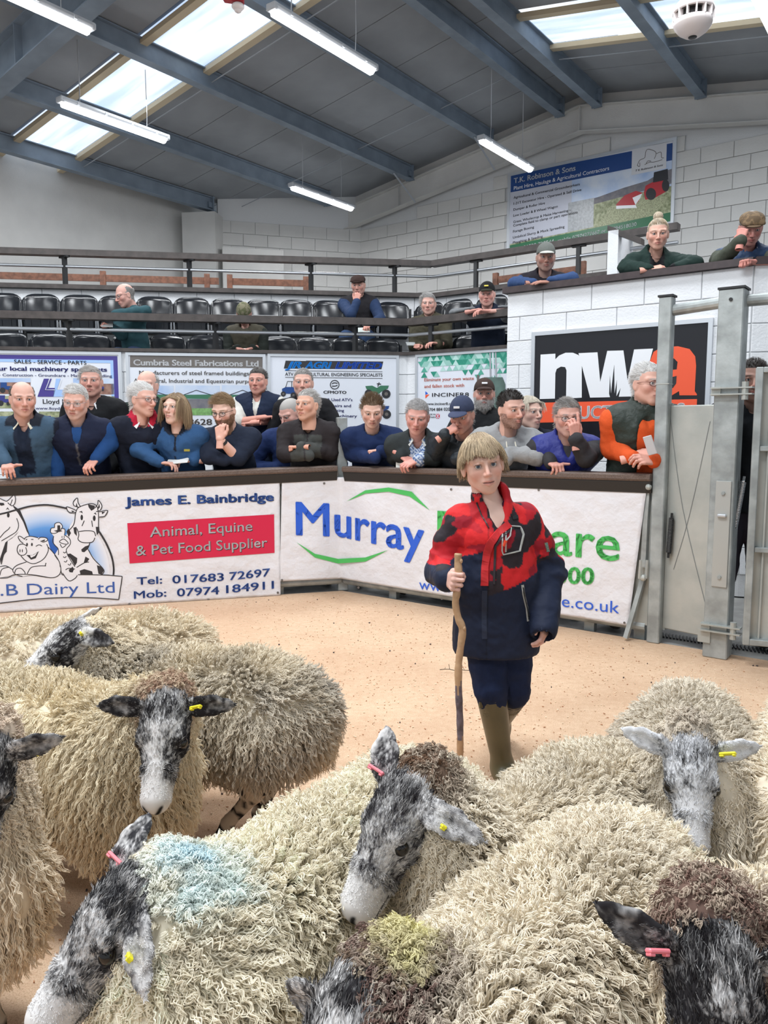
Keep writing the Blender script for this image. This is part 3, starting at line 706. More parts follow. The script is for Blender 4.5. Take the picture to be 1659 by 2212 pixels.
# sign 2
t2, P = board('advert_board', 'steel fabrications board with grey heading band, second on the sign wall', LN, ddL, (280, 768), (568, 771), (570, 958), (282, 960), K_panel, ux=LL)
Rslope(P, 'heading_band', (281, 766.5), (567, 770), (567, 795), (281, 793), K_grey)
def serif(P, st, p0, p1, h, m, off=.005, bold=.02): P.text(st, p0, p1, h, m, bold, off)
P.text('Cumbria Steel Fabrications Ltd', (289, 789), (558, 791.5), 12.5, K_white, .03)
P.text('Manufacturers of steel framed buildings for', (301, 809), (560, 811), 8.5, K_grey, .012)
P.text('Agricultural, Industrial and Equestrian purposes', (289, 826), (560, 828), 8.5, K_grey, .012)
for x0, x1 in ((283, 375), (379, 475), (479, 567)):
    Rslope(P, 'printed_photo', (x0, 832), (x1, 833), (x1, 870), (x0, 870), K_sky); Rslope(P, 'printed_shed', (x0, 853), (x1, 852), (x1, 862), (x0, 861), K_dgreen, .003)
    Rslope(P, 'printed_shed', (x0, 862), (x1, 862), (x1, 882), (x0, 882), K_hill, .003); Rslope(P, 'printed_field', (x0, 882), (x1, 882), (x1, 897), (x0, 897), mat('print_grass', (0.18, 0.36, 0.12), .5, noise=.2, nscale=40), .003)
    P.stroke('printed_frame_line', [[(x0+4, 858), (x0+45, 843), (x1-3, 858)]], 1.5, K_black, .004, smooth=False)
P.text('Tel 01768 8628 421', (290, 917), (500, 918), 13, K_grey, .02)
P.text('steel buildings', (300, 940), (480, 941), 9, K_grey, .01)
# sign 3
t3, P = board('advert_board', 'white quad bike and agricultural engineering board with blue slanted heading', LN, ddL, (585, 771), (853, 772), (858, 1015), (587, 1017), K_panel, ux=LL)
Rslope(P, 'heading_shadow', (617, 779), (700, 780.5), (697, 797), (613, 796), K_black, .002); Rslope(P, 'heading_shadow', (661, 779), (828, 781), (824, 797.5), (656, 796.5), K_black, .0022)
P.text('JR', (617, 795), (650, 795.3), 14, K_bblue, .045, shear=.3); P.text('AGRI', (659, 795.3), (716, 796), 14, K_bblue, .045, shear=.3); P.text('LIMITED', (725, 796), (824, 797), 14, K_blue, .045, shear=.3)
for y in (800.5, 815): P.stroke('printed_rule', [[(616, y), (826, y+2.5)]], 1, K_black, .004, smooth=False)
P.text('ATV & AGRICULTURAL ENGINEERING SPECIALISTS', (616, 811.5), (826, 813.5), 7, K_black, .012)
P.stroke('printed_badge', [[(723+9.3*math.cos(a*PI/10), 831-9.3*math.sin(a*PI/10)) for a in range(21)]], 1.8, K_black, .004); P.stroke('printed_badge', [[(717, 829), (722, 827), (729, 828)], [(717, 834), (724, 834), (729, 832)]], 2, K_black, .004)
P.text('CFMOTO', (699, 850), (748, 850.5), 6, K_black, .03)
for st, x0, x1, y in (('New & Used ATV\'s', 686, 761, 866), ('Repairs and', 706, 758, 879), ('Servicing', 708, 743, 889), ('Used Machinery', 690, 771, 901)): P.text(st, (x0, y), (x1, y+.5), 6, K_navy, .02)
def buggy(cx, cy, m, quad=False):
    if not quad:
        P.poly('printed_vehicle', [(cx-15, cy+8), (cx-16, cy-2), (cx-8, cy-6), (cx+10, cy-6), (cx+17, cy), (cx+16, cy+9)][::-1], m, .004)
        P.stroke('printed_vehicle_cage', [[(cx-8, cy-5), (cx-4, cy-18), (cx+12, cy-18), (cx+14, cy-2)], [(cx+5, cy-5), (cx+5, cy-18)]], 1.4, K_black, .005, smooth=False)
        ws = ((cx-13, cy+9, 5.5), (cx+9, cy+12, 6.5), (cx+17, cy+7, 4))
    else:
        P.poly('printed_vehicle', [(cx-25, cy-8), (cx-10, cy-9), (cx, cy-4), (cx+8, cy-9), (cx+26, cy-9), (cx+24, cy-3), (cx+10, cy+4), (cx+4, cy+9), (cx-14, cy+6), (cx-22, cy-1)][::-1], m, .004)
        P.stroke('printed_handlebar', [[(cx+2, cy-7), (cx+5, cy-16)], [(cx, cy-13), (cx+9, cy-12)]], 2, K_black, .005)
        ws = ((cx+20, cy+9, 9.5), (cx-18, cy+8, 8.5))
    for x, y, r in ws: P.ellipse('printed_wheel', (x, y), r, r, K_black, .0055); P.ellipse('printed_wheel_hub', (x, y), r*.4, r*.4, K_grey, .006)
buggy(625, 842, K_dblue); buggy(814, 842, K_dgreen, True); buggy(815, 886, K_dblue, True)
# sign 4
t4, P = board('advert_board', 'white waste incinerator board with green triangle pattern, on the short right run', Pd, ddG, (902, 770), (1150, 757), (1150, 940), (903, 928), K_panel, ux=Gd)
rg = random.Random(9); tw = 13.6
for i in range(15):
    for j in range(5):
        for h in (0, 1):
            x = 903+i*tw; yt = 770-(x-903)*.055+j*tw*.85
            if j > 1 and rg.random() < (.35 if j == 2 else .62 if j == 3 else .85) : continue
            if j == 4 and x < 1000: continue
            m_ = rg.choice([K_teal, K_teal2, mat('print_mid_teal', (.08, .36, .27), .4), mat('print_mint', (.45, .66, .62), .4)])
            tri = [(x, yt), (x+tw, yt-.7), (x+tw/2, yt+tw*.85)] if h == 0 else [(x+tw/2, yt+tw*.85), (x+tw, yt-.7), (x+1.5*tw, yt+tw*.85-.7)]
            if x+1.5*tw < 1148: P.poly('printed_triangle', tri[::-1], m_, .0025+.0002*h)
P.text('Eliminate your own waste', (917, 824), (1024, 820.5), 7, K_coral, .012); P.text('and fallen stock with', (917, 838), (1003, 835.5), 7, K_coral, .012)
P.poly('printed_badge', [(919, 845), (925, 850), (919, 853)][::-1], K_blue); P.poly('printed_badge', [(919, 853), (928, 852), (919, 861)][::-1], K_orange)
P.text('INCINER8', (934, 857), (1013, 856), 8, K_black, .01, spacing=1.05); P.text('www.inciner8.com', (919, 875), (985, 874.5), 5.5, K_black, .015); P.text('01704 884 020', (919, 888), (972, 887), 6.5, K_black, .015)
P.text('MADE IN', (922, 897), (941, 896.8), 3.4, K_black, .015); P.text('BRITAIN', (920, 903), (941, 902.8), 3.4, K_black, .015)
P.poly('printed_flag', [(942, 894), (950, 894), (950, 904), (942, 904)][::-1], K_red); P.stroke('printed_flag_cross', [[(942, 894), (950, 904)], [(950, 894), (942, 904)], [(946, 894), (946, 904)]], 1, K_panel, .004, smooth=False)
P.poly('printed_incinerator', [(1030, 885), (1030, 840), (1046, 815), (1086, 815), (1092, 830), (1092, 890)][::-1], mat('print_incinerator', (.10, .16, .14), .4, noise=.2, nscale=8), .004)
for x in (1060, 1066, 1072): P.stroke('printed_flue', [[(x, 815), (x-1, 760)]], 3.5, mat('print_flue', (.35, .37, .4), .3) if x != 1066 else K_panel, .0045, smooth=False)
P.stroke('printed_flue', [[(1033, 825), (1033, 810)]], 5, K_grey, .0045)
# ================================================================== white block room with its parapet
o = slab('wall_block_room', [HW(S_BL0, D_BLOCK), HW(S_BL1, D_BLOCK), HW(S_BL1, D_BLOCK+.2), HW(S_BL0, D_BLOCK+.2)], 0, 2.60, M_mortar)
block_wall(o, HW(S_BL0, D_BLOCK-.006), Gd, S_BL1-S_BL0, 0.18, 2.60, M_white, off=-.1, bw=.46, bh=.22)
RS = Gd*math.cos(.42)+Pd*math.sin(.42)       # return wall past the corner
c0 = HW(S_BL1, D_BLOCK); c1 = c0+RS*2.5; nr = RS.cross(Vector((0, 0, 1)))
o = slab('wall_block_return', [c0, c1, c1-nr*.2, c0-nr*.2], 0, 2.60, M_mortar)
block_wall(o, c0+nr*.006, RS, 2.5, 0.18, 2.60, M_white, off=-.3, bw=.46, bh=.22)
o = slab('wall_block_side', [HW(S_BL0, D_BLOCK+.2), HW(S_BL0+.2, D_BLOCK+.2), HW(S_BL0+.2, 8.4), HW(S_BL0, 8.4)], 0, 2.60, M_white)
def coping(name, pts, z, w=.30, th=.055):
    b = MB()
    for a, c in zip(pts[:-1], pts[1:]):
        n = (c-a).normalized().cross(Vector((0, 0, 1))); b.prism([(-w+.06, 0), (.06, 0), (.06, th), (-w+.06, th)], a+Vector((0, 0, z)), c+Vector((0, 0, z)), n, (0, 0, 1))
    o = b.build(name, mat('dark_brown_coping', (0.045, 0.03, 0.032), .45, noise=.2, nscale=15)); o['kind'] = 'structure'
coping('trim_5', [HW(S_BL0-.03, D_BLOCK), HW(S_BL1, D_BLOCK), c1], 2.60)
slab('floor_block_room', [HW(S_BL0+.2, D_BLOCK+.2), HW(S_BL1, D_BLOCK+.2), HW(2, 8.0), HW(2, 8.5), HW(S_BL0+.2, 8.5)], 1.55, 1.65, M_conc)
# stair cheek wall with handrail behind the young woman
q = onpl(1345, 550, Pd, 8.3); sq = Gd.dot(q)
o = slab('wall_stair', [HW(sq-.07, 8.05), HW(sq+.04, 8.05), HW(sq+.04, 8.5), HW(sq-.07, 8.5)], 1.6, 3.40, M_white)

b = MB(); b.prism([(-.05, 0), (.05, 0), (.05, .06), (-.05, .06)], HW(sq-.08, 8.1, 3.40), HW(sq+.28, 8.1, 3.22), Pd, (0, 0, 1)); tag(b.build('stair_handrail', M_brownrail), 'short sloping dark handrail on the white stair wall behind the young woman', 'handrail')
# NWA sign
t5, P = board('auction_sign', 'large black sign with white and orange letters on the white block wall', Pd, D_BLOCK-.03, (1157, 722), (1531, 701), (1519, 953), (1152, 955), mat('sign_black', (0.012, 0.012, 0.016), .22), .035, ux=Gd)
y = lambda x, a, b: a
P.poly('sign_letter_n', [(1168, 766), (1200, 764), (1200, 776), (1208, 768), (1222, 762), (1238, 762), (1250, 767), (1257, 778), (1257, 859), (1223, 861), (1224, 800), (1221, 793), (1212, 792), (1203, 797), (1200, 806), (1199, 861), (1166, 862)][::-1], K_white, .003)
P.poly('sign_letter_w', [(1250, 763), (1291, 761), (1297, 825), (1312, 758), (1347, 757), (1356, 822), (1370, 755), (1411, 753), (1384, 856), (1337, 857), (1341, 838), (1332, 856), (1333, 820), (1328, 850), (1327, 787), (1320, 850), (1318, 810), (1316, 852), (1312, 835), (1318, 858), (1275, 859)][::-1], K_white, .0034)
P.poly('sign_letter_a', [(1402, 786), (1412, 760), (1430, 750), (1465, 748), (1490, 754), (1502, 770), (1504, 790), (1501, 845), (1506, 852), (1505, 854), (1468, 854), (1467, 845), (1450, 855), (1420, 856), (1400, 848), (1395, 830), (1400, 812), (1425, 802), (1462, 798), (1464, 782), (1456, 774), (1448, 778), (1444, 787)][::-1], K_orange, .003)
P.poly('sign_letter_counter', [(1462, 812), (1446, 816), (1438, 828), (1442, 840), (1454, 838), (1461, 828)][::-1], K_black, .004)
Rslope(P, 'sign_band', (1166, 870), (1506, 862), (1504, 905), (1165, 913), K_orange, .0028)
P.text('AUCTIONEERS', (1226, 905), (1478, 900), 27, K_white, .03)
# billboard on the gable wall
t6, P = board('billboard', 'big blue and green contractor billboard high on the gable wall', Pd, D_G-.03, (1101, 381), (1456, 304), (1448, 482), (1101, 552), mat('billboard_white', (.60, .62, .68), .35), .045, ux=Gd)
A_, B_, C_, D_ = (1104, 378), (1453, 309), (1448, 478), (1101, 550)
def L(t, v):
    """t along, v down (0..1) inside the billboard print"""
    tp = [A_[i]*(1-t)+B_[i]*t for i in (0, 1)]; bt = [D_[i]*(1-t)+C_[i]*t for i in (0, 1)]; return (tp[0]*(1-v)+bt[0]*v, tp[1]*(1-v)+bt[1]*v)
def LR(nm, t0, v0_, t1, v1_, m, off=.003): P.poly(nm, [L(t0, v1_), L(t1, v1_), L(t1, v0_), L(t0, v0_)], m, off)
LR('print_sky_area', .0, .2, 1, .55, K_sky); LR('print_pale_area', 0, .22, .38, .87, mat('print_pale_haze', (.50, .52, .60), .4), .0045)
LR('print_field_area', .0, .55, 1, .9, K_field, .0035)
P.poly('print_hill_area', [L(.38, .60), L(1, .52), L(1, .33), L(.93, .35), L(.85, .42), L(.7, .45), L(.55, .5), L(.38, .53)], K_hill, .004)
LR('print_pale_area', .36, .50, .52, .87, mat('print_mist', (.36, .38, .40), .4, noise=.15, nscale=30), .0046)
P.poly('print_swath', [L(.55, .88), L(.62, .66), L(.75, .6), L(.98, .7), L(.9, .88)], mat('print_hay', (.34, .36, .22), .5, noise=.35, nscale=60), .005)
LR('heading_band', .0, .0, 1, .22, K_dblue, .005); LR('footer_band', 0, .885, 1, 1, mat('print_footer_green', (.02, .14, .06), .4), .005)
LR('logo_card', .75, -.02, .965, .31, mat('print_card', (.62, .63, .66), .4), .008)
P.stroke('logo_drawing', [[L(.785, .2), L(.8, .14), L(.83, .12), L(.835, .05), L(.85, .02), L(.89, .06), L(.9, .1), L(.89, .16)], [L(.785, .2), L(.8, .22), L(.8, .17)], [L(.9, .1), L(.93, .09), L(.935, .16), L(.95, .17)], [L(.83, .21), L(.86, .19), L(.89, .2), L(.94, .19)], [L(.84, .2), L(.85, .17), L(.87, .18)]], 1.2, K_grey, .010)
P.text('T K Robinson & Sons', L(.775, .275), L(.945, .27), 4, K_black, .02, .010, shear=.2)
P.text('T.K. Robinson & Sons', L(.02, .115), L(.40, .105), 11, K_white, .022, .008); P.text('Plant Hire, Haulage & Agricultural Contractors', L(.02, .20), L(.61, .185), 8, K_white, .0, .008)
for i, (st, t1_) in enumerate((('Agricultural & Commercial Groundworkers', .43), ('1-21T Excavator Hire - Operated & Self Drive', .44), ('Dumper & Roller Hire', .215), ('Low Loader & 8 Wheel Wagon', .295), ('Grass, Wholecrop & Maize Harvesting -', .375), ('Complete field to clamp or part operations', .42), ('Forage Boxing', .15), ('Umbilical Slurry & Muck Spreading', .34), ('Ploughing & Seeding', .205))):
    v = (.31, .385, .46, .535, .615, .66, .735, .81, .875)[i]; P.text(st, L(.02, v), L(t1_, v-.005), 5.2, K_black, .012, .008)
P.text('Tel : 01539 725544', L(.02, .975), L(.275, .972), 8.5, K_white, .02, .008); P.text('mobile 07974277667 or 07794518030', L(.30, .972), L(.79, .968), 7.5, K_white, .012, .008)
P.poly('printed_tractor', [L(.83, .56), L(.84, .48), L(.9, .44), L(.97, .43), L(.98, .60), L(.9, .66), L(.84, .66)][::-1], K_tractor, .006); P.poly('printed_cab', [L(.885, .46), L(.89, .33), L(.975, .32), L(.98, .46)][::-1], K_black, .007)
P.ellipse('printed_wheel', L(.875, .60), 11, 13, K_black, .008); P.ellipse('printed_wheel', L(.965, .53), 8, 13, K_black, .008)
P.poly('printed_mower', [L(.66, .64), L(.71, .55), L(.78, .52), L(.82, .56), L(.80, .66), L(.77, .72), L(.66, .68)][::-1], K_tractor, .0065); P.poly('printed_mower_guard', [L(.66, .66), L(.78, .70), L(.79, .74), L(.66, .70)][::-1], K_white, .007); P.poly('printed_mower_guard', [L(.76, .60), L(.82, .57), L(.81, .62), L(.78, .70)][::-1], K_white, .0072)
# small pale speaker box at the wall between the signs and dark clips between boards
# ================================================================== ring fence, arm rail, banners
def ringpt(px, side, off, z=0.0):
    n = RN if side == 'L' else Pd; dd = n.dot(RB)+off; p = onpl(px, 925, n, dd); return Vector((p.x, p.y, z))
def ring_rail(label, a, c, z, z2=None):
    t = thing('arm_rail', label, 'rail'); u = (c-a).normalized(); n = u.cross(Vector((0, 0, 1)))
    b = MB(); b.prism([(-.10, 0), (.075, 0), (.085, .012), (.085, .036), (.075, .045), (-.10, .045)], a+Vector((0, 0, z-.045)), c+Vector((0, 0, (z2 or z)-.045)), n, (0, 0, 1)); b.build('rail_top', M_ringrail, t)
    b = MB(); b.prism([(-.095, 0), (.05, 0), (.07, .065), (.07, .075), (-.095, .075)], a+Vector((0, 0, z-.12)), c+Vector((0, 0, (z2 or z)-.12)), n, (0, 0, 1)); b.build('rail_channel', M_dark, t)
    return t
ZR = 1.045
ring_rail('worn brown arm rail of the left ring side, people lean on it', ringpt(-260, 'L', 0), ringpt(724, 'L', 0), .96, 1.05)
ring_rail('worn brown arm rail of the right ring side behind the boy', ringpt(752, 'G', 0), ringpt(1417, 'G', 0), 1.045, 1.07)
def fence(label, a, c, posts, side):
    t = thing('ring_fence', label, 'fence'); u = (c-a).normalized(); n = u.cross(Vector((0, 0, 1))); Ln = (c-a).length
    Rz = rotz(math.atan2(u.y, u.x))
    b = MB(); m_ = (a+c)/2
    b.box((m_.x-n.x*.01, m_.y-n.y*.01, .50), (Ln, .006, .80), Rz); b.build('sheet', M_galv2, t)
    b = MB(); b.tube([a+n*.0+Vector((0, 0, .09)), c+Vector((0, 0, .09))], .035, 12); b.build('bottom_tube', M_galv, t)
    b = MB(); b.tube([a+Vector((0, 0, .915)), c+Vector((0, 0, .915))], .024, 12); b.build('top_tube', M_galv, t)
    for p in posts:
        b = MB(); b.box((p.x-n.x*.04, p.y-n.y*.04, .46), (.07, .05, .94), Rz); b.build('post', M_galv, t)
        b = MB(); b.box((p.x-n.x*.02, p.y-n.y*.02, .90), (.085, .07, .16), Rz); b.build('bracket', mat('bracket_pale', (.50, .54, .55), .45, metal=.3), t)
fence('galvanised ring fence behind the dairy and pet food banner', ringpt(-260, 'L', .02), ringpt(733, 'L', .02), [ringpt(x, 'L', .03) for x in (58, 336, 599)], 'L')
fence('galvanised ring fence behind the green and blue banner', ringpt(745, 'G', .02), ringpt(1412, 'G', .02), [ringpt(x, 'G', .03) for x in (846, 1283, 1395)], 'G')
def corner_post():
    p = ringpt(738, 'L', .03); t = thing('corner_post', 'upright galvanised post between the two arm rails with bolt hole', 'post', p, RA)
    b = MB(); b.box((0, 0, .72), (.085, .06, 1.44), bev=.006); b.build('upright', M_galv, t)
    b = MB(); b.tube([(.02, -.04, 1.30), (.02, .05, 1.30)], .024, 12); b.build('bolt', M_galv, t)
    for x in (-.075, .075): 
        b = MB(); b.box((x*.8, -.02, .97), (.03, .08, .09)); b.tube([(x*1.6, -.02, .955), (x*.6, -.02, .955)], .016, 8); b.build('hinge_lug', M_galv, t)
corner_post()
M_ban = mat('banner_vinyl', (0.74, 0.735, 0.77), .42, noise=.025, nscale=3, bump=.8, bscale=7, bdist=.03)
def ban_disp(seed, amp=.0012):
    r = random.Random(seed); ph = [r.uniform(0, 6.28) for _ in range(8)]
    return lambda u, v: amp*(math.sin(u*5.1+ph[0]+1.3*v)*.5+math.sin(u*9.3-v*4+ph[1])*.3+math.sin(v*8+u*2.3+ph[2])*.3)*(1-.35*v) 
BISR = (RN+Pd).normalized()
class FoldPlane(Plane):
    def uv(s, p):
        if p[0] >= 738: return super().uv(p)
        n = -RN; O = RB-RN*.045; q = onpl(p[0], p[1], n, n.dot(O)); return (s.ub + (q-s.BP).dot(RL), q.z)
    def w(s, u, v, off):
        d = off + (s.disp(u, v) if s.disp else 0)
        return super().w(u, v, off) if u >= s.ub else s.BP + RL*(u-s.ub) + Vector((0, 0, v)) - RN*d
def banner(name, label, side, TL, TR, BR, BL, seed):
    n = RN if side == 'L' else Pd; u = RL if side == 'L' else Gd
    t = thing(name, label, 'banner'); P = (Plane if side == 'L' else FoldPlane)(t, n*(n.dot(RB)-.045), u, -n, ban_disp(seed))
    if side != 'L':
        q = RB - BISR*.045/math.cos((YAW_G-RA)/2); P.BP = q; P.ub = (q-P.O).dot(Gd)
    o = P.grid('sheet', BL, BR, TR, TL, M_ban, 0, 120, 50); me = o.data; me.shade_smooth()
    md = o.modifiers.new('thick', 'SOLIDIFY'); md.thickness = .0015; md.offset = -1
    return t, P
tb1, P = banner('banner', 'white vinyl banner with cartoon farm animals and crimson box, on the left ring fence', 'L', (-150, 1048), (604, 1033), (606, 1286), (-150, 1332), 1)
OB = .0035
K_bline = K_black
def E1(x, y): return (x*280/1659, 1040+y*280/1659)        # coordinates of a close-up to photo pixels
def Q(name, pts, m, off): P.poly(name, [E1(*p) for p in pts][::-1] , m, off)
def S(name, lines, w, m=None, off=.006): P.stroke(name, [[E1(*p) for p in l] for l in lines], w, m or K_bline, off)
# blue vignette: nested rounded shapes, light at the rim and deep blue in the middle
def vign():
    m = mat('print_blue_fade', (0.02, 0.12, 0.45), .4); nt = m.node_tree; b = nt.nodes['Principled BSDF']
    a = nt.nodes.new('ShaderNodeAttribute'); a.attribute_name = 'fade'; r = nt.nodes.new('ShaderNodeValToRGB'); e = r.color_ramp.elements
    e[0].color = (0.75, 0.75, 0.79, 1); e[1].color = (0.015, 0.10, 0.42, 1); e.new(.55).color = (0.10, 0.30, 0.68, 1); e.new(.3).color = (.45, .58, .8, 1)
    nt.links.new(a.outputs['Fac'], r.inputs[0]); nt.links.new(r.outputs[0], b.inputs['Base Color'])
    cx, cy = 620, 1190; vs = []; fs = []; val = []; N, K = 40, 12
    for k in range(K+1):
        q = k/K
        for i in range(N+1):
            a_ = PI*i/N; rx, ry = (810 if a_ < PI/2 else 900), 870
            p = E1(cx+rx*.97*q*math.cos(a_), cy-ry*.97*q*math.sin(a_)); vs.append(P.uv(p)); val.append(max(0, min(1, (1-q)*1.9)))
    for k in range(K):
        for i in range(N): a_ = k*(N+1)+i; fs.append((a_+N+1, a_+N+2, a_+1, a_))
    o = P.mesh('printed_blue_sky', vs, fs, m, OB); at = o.data.attributes.new('fade', 'FLOAT', 'POINT'); at.data.foreach_set('value', val)
vign()
S('printed_arch', [[(-300, 1190), (-280, 800), (-120, 480), (120, 390), (240, 355), (400, 315), (620, 300), (860, 345)], [(1270, 640), (1360, 790), (1430, 960), (1455, 1100), (1452, 1195)]], 4.0)
K_ban = mat('print_banner_white', (0.74, 0.735, 0.77), .42)
K_b = K_black
# horse
Q('printed_horse', [(-200, 1200), (-200, 200), (0, 215), (60, 250), (100, 245), (178, 175), (200, 220), (190, 290), (240, 370), (330, 560), (370, 700), (420, 1190)], K_ban, .0045)
Q('printed_horse_mane', [(165, 300), (260, 370), (330, 530), (385, 700), (345, 640), (300, 520), (230, 400), (175, 330)], K_b, .0055)
Q('printed_horse_mane', [(0, 990), (30, 900), (70, 780), (95, 760), (210, 680), (240, 640), (150, 730), (100, 760), (88, 890), (40, 960), (10, 1060)], K_b, .0055)
S('printed_line', [[(0, 215), (60, 245), (100, 245), (178, 175), (200, 225), (185, 290), (150, 310), (100, 270)], [(20, 760), (120, 700), (210, 640), (240, 560), (215, 470)], [(0, 720), (60, 650), (110, 610), (130, 580)], [(88, 890), (50, 940), (20, 1060)], [(160, 230), (135, 300)]], 1.7)
P.ellipse('printed_eye', E1(108, 430), 2.9, 5, K_b, .006); Q('printed_brow', [(75, 360), (100, 330), (125, 370), (100, 350)], K_b, .006)
Q('printed_brow', [(0, 270), (50, 275), (60, 300), (20, 310), (0, 300)], K_b, .006)
# cow
Q('printed_cow', [(960, 470), (970, 400), (870, 380), (850, 325), (960, 350), (930, 290), (990, 210), (1010, 290), (1150, 280), (1230, 310), (1260, 240), (1305, 310), (1280, 370), (1378, 370), (1340, 440), (1265, 450), (1260, 600), (1270, 660), (1210, 770), (1150, 780), (1130, 880), (1250, 1040), (1330, 1130), (1310, 1195), (800, 1195), (760, 1180), (700, 940), (870, 650), (900, 560)], K_ban, .0048)
S('printed_line', [[(960, 480), (970, 400), (1010, 330), (1150, 285), (1230, 305), (1260, 400), (1260, 600)], [(1010, 330), (950, 310), (940, 260), (990, 210), (1000, 270), (1030, 320)], [(970, 395), (890, 400), (850, 325), (920, 345), (975, 370)], [(1215, 340), (1250, 290), (1260, 240), (1305, 310), (1280, 370), (1230, 385)], [(1270, 390), (1378, 370), (1340, 445), (1270, 455)], [(960, 480), (940, 560), (870, 640)], [(985, 600), (1010, 680), (1000, 740), (1060, 780), (1180, 775), (1215, 720)], [(1010, 640), (1100, 630), (1200, 640), (1225, 700)], [(1130, 870), (1200, 990), (1330, 1130), (1300, 1195)], [(1150, 785), (1120, 870)], [(700, 940), (760, 1040), (790, 1180), (820, 1195)], [(980, 1100), (1080, 1040), (1140, 1030)], [(840, 1130), (880, 1110), (960, 1120)], [(800, 1170), (880, 1270), (960, 1240), (990, 1200)], [(1080, 500), (1050, 570)], [(1175, 500), (1185, 580)]], 1.9)
for pts in ([(1125, 290), (1215, 310), (1210, 350), (1170, 375), (1135, 330)], [(1010, 390), (1050, 375), (1060, 410), (1040, 395)], [(1200, 410), (1225, 395), (1235, 430), (1215, 415)], [(860, 930), (900, 920), (990, 980), (985, 1040), (960, 1080), (920, 1010)], [(1040, 870), (1090, 830), (1150, 810), (1130, 860), (1080, 905), (1050, 900)], [(1095, 960), (1145, 990), (1110, 1040), (1070, 1045)], [(1240, 1070), (1300, 1090), (1330, 1140), (1300, 1190), (1260, 1180)], [(1020, 1140), (1080, 1120), (1180, 1150), (1190, 1190), (1030, 1190)], [(880, 1130), (930, 1090), (950, 1120), (930, 1165), (890, 1160)], [(850, 640), (880, 600), (910, 660), (880, 710)], [(940, 590), (980, 580), (985, 700), (950, 660)], [(1225, 580), (1270, 580), (1275, 640), (1240, 690)], [(980, 270), (1000, 340), (970, 320)], [(1270, 280), (1280, 330), (1240, 370)], [(910, 370), (960, 380), (930, 395)], [(1300, 390), (1350, 385), (1310, 420)]):
    Q('printed_patch', pts, K_b, .0056)
P.ellipse('printed_eye', E1(1047, 460), 2.7, 6, K_b, .006); P.ellipse('printed_eye', E1(1207, 470), 3, 6, K_b, .006)
# hen
Q('printed_hen', [(690, 700), (650, 650), (660, 600), (700, 590), (700, 540), (760, 525), (800, 560), (800, 600), (835, 620), (820, 680), (880, 720), (900, 800), (860, 860), (880, 1000), (960, 1090), (800, 1190), (760, 1040), (750, 860), (690, 790)], K_ban, .0052)
S('printed_line', [[(700, 590), (655, 600), (650, 650), (690, 665), (740, 650)], [(700, 590), (705, 540), (760, 525), (800, 570), (780, 620)], [(780, 600), (830, 610), (830, 670)], [(690, 700), (675, 760), (700, 810), (745, 860), (750, 940)], [(820, 680), (890, 730), (900, 800), (850, 870), (870, 950)], [(765, 760), (820, 735), (875, 790), (830, 800), (770, 780), (765, 760)], [(770, 800), (800, 845), (850, 810)], [(810, 900), (830, 915), (850, 895)], [(810, 960), (830, 975), (850, 955)], [(820, 1020), (845, 1030), (860, 1005)], [(870, 1055), (895, 1070), (910, 1040)], [(870, 950), (920, 1030), (960, 1090)]], 1.7)
Q('printed_comb', [(735, 560), (770, 560), (775, 620), (800, 635), (740, 650), (690, 630), (735, 620)], K_b, .0058)
P.ellipse('printed_eye', E1(795, 710), .8, 2.5, K_b, .006); P.ellipse('printed_eye', E1(822, 710), .8, 2.5, K_b, .006)
# pig
Q('printed_pig', [(300, 760), (235, 730), (245, 700), (310, 715), (380, 700), (490, 715), (570, 715), (610, 740), (640, 850), (730, 980), (780, 1080), (770, 1180), (700, 1230), (500, 1210), (400, 1190), (290, 1215), (200, 1190), (0, 1230), (0, 1080), (170, 1110), (330, 1030), (260, 930), (225, 880), (240, 820), (290, 800)], K_ban, .0060)
S('printed_line', [[(300, 790), (260, 760), (235, 710), (260, 700), (320, 740)], [(310, 740), (340, 710), (400, 700), (490, 720)], [(490, 740), (520, 715), (590, 720), (610, 750), (560, 775), (520, 760)], [(600, 800), (620, 880), (560, 990), (440, 1050), (340, 1020), (270, 950)], [(620, 840), (700, 930), (760, 1030), (780, 1130), (750, 1200), (650, 1230), (400, 1190)], [(350, 830), (300, 800), (240, 815), (222, 880), (250, 935), (310, 940), (345, 900), (330, 840)], [(350, 1180), (400, 1100), (500, 1080), (590, 1080)], [(590, 1040), (580, 1080)], [(340, 1030), (220, 1070), (165, 1130), (190, 1180)], [(190, 1170), (210, 1120), (270, 1110), (320, 1160), (320, 1190)], [(190, 1180), (240, 1200), (290, 1215)], [(0, 1090), (80, 1080), (170, 1130)], [(0, 1200), (30, 1120), (120, 1095)], [(0, 1235), (100, 1230), (190, 1190), (400, 1190), (640, 1230)], [(460, 830), (500, 810), (540, 825)], [(330, 750), (350, 735)], [(400, 740), (430, 740)]], 1.8, off=.0068)
Q('printed_mouth', [(340, 940), (420, 940), (500, 890), (460, 980), (400, 1000), (370, 970)], K_b, .0066); Q('printed_teeth', [(385, 945), (430, 940), (480, 905), (450, 950), (400, 975)], K_ban, .0072)
for x in (348, 410): P.ellipse('printed_eye', E1(x, 805), 2, 3.6, K_b, .0068)
for x in (258, 288): P.ellipse('printed_nostril', E1(x, 885), 1, 3.6, K_b, .0068)
Q('printed_ear_shade', [(530, 755), (580, 740), (570, 765), (545, 765)], K_b, .0068)
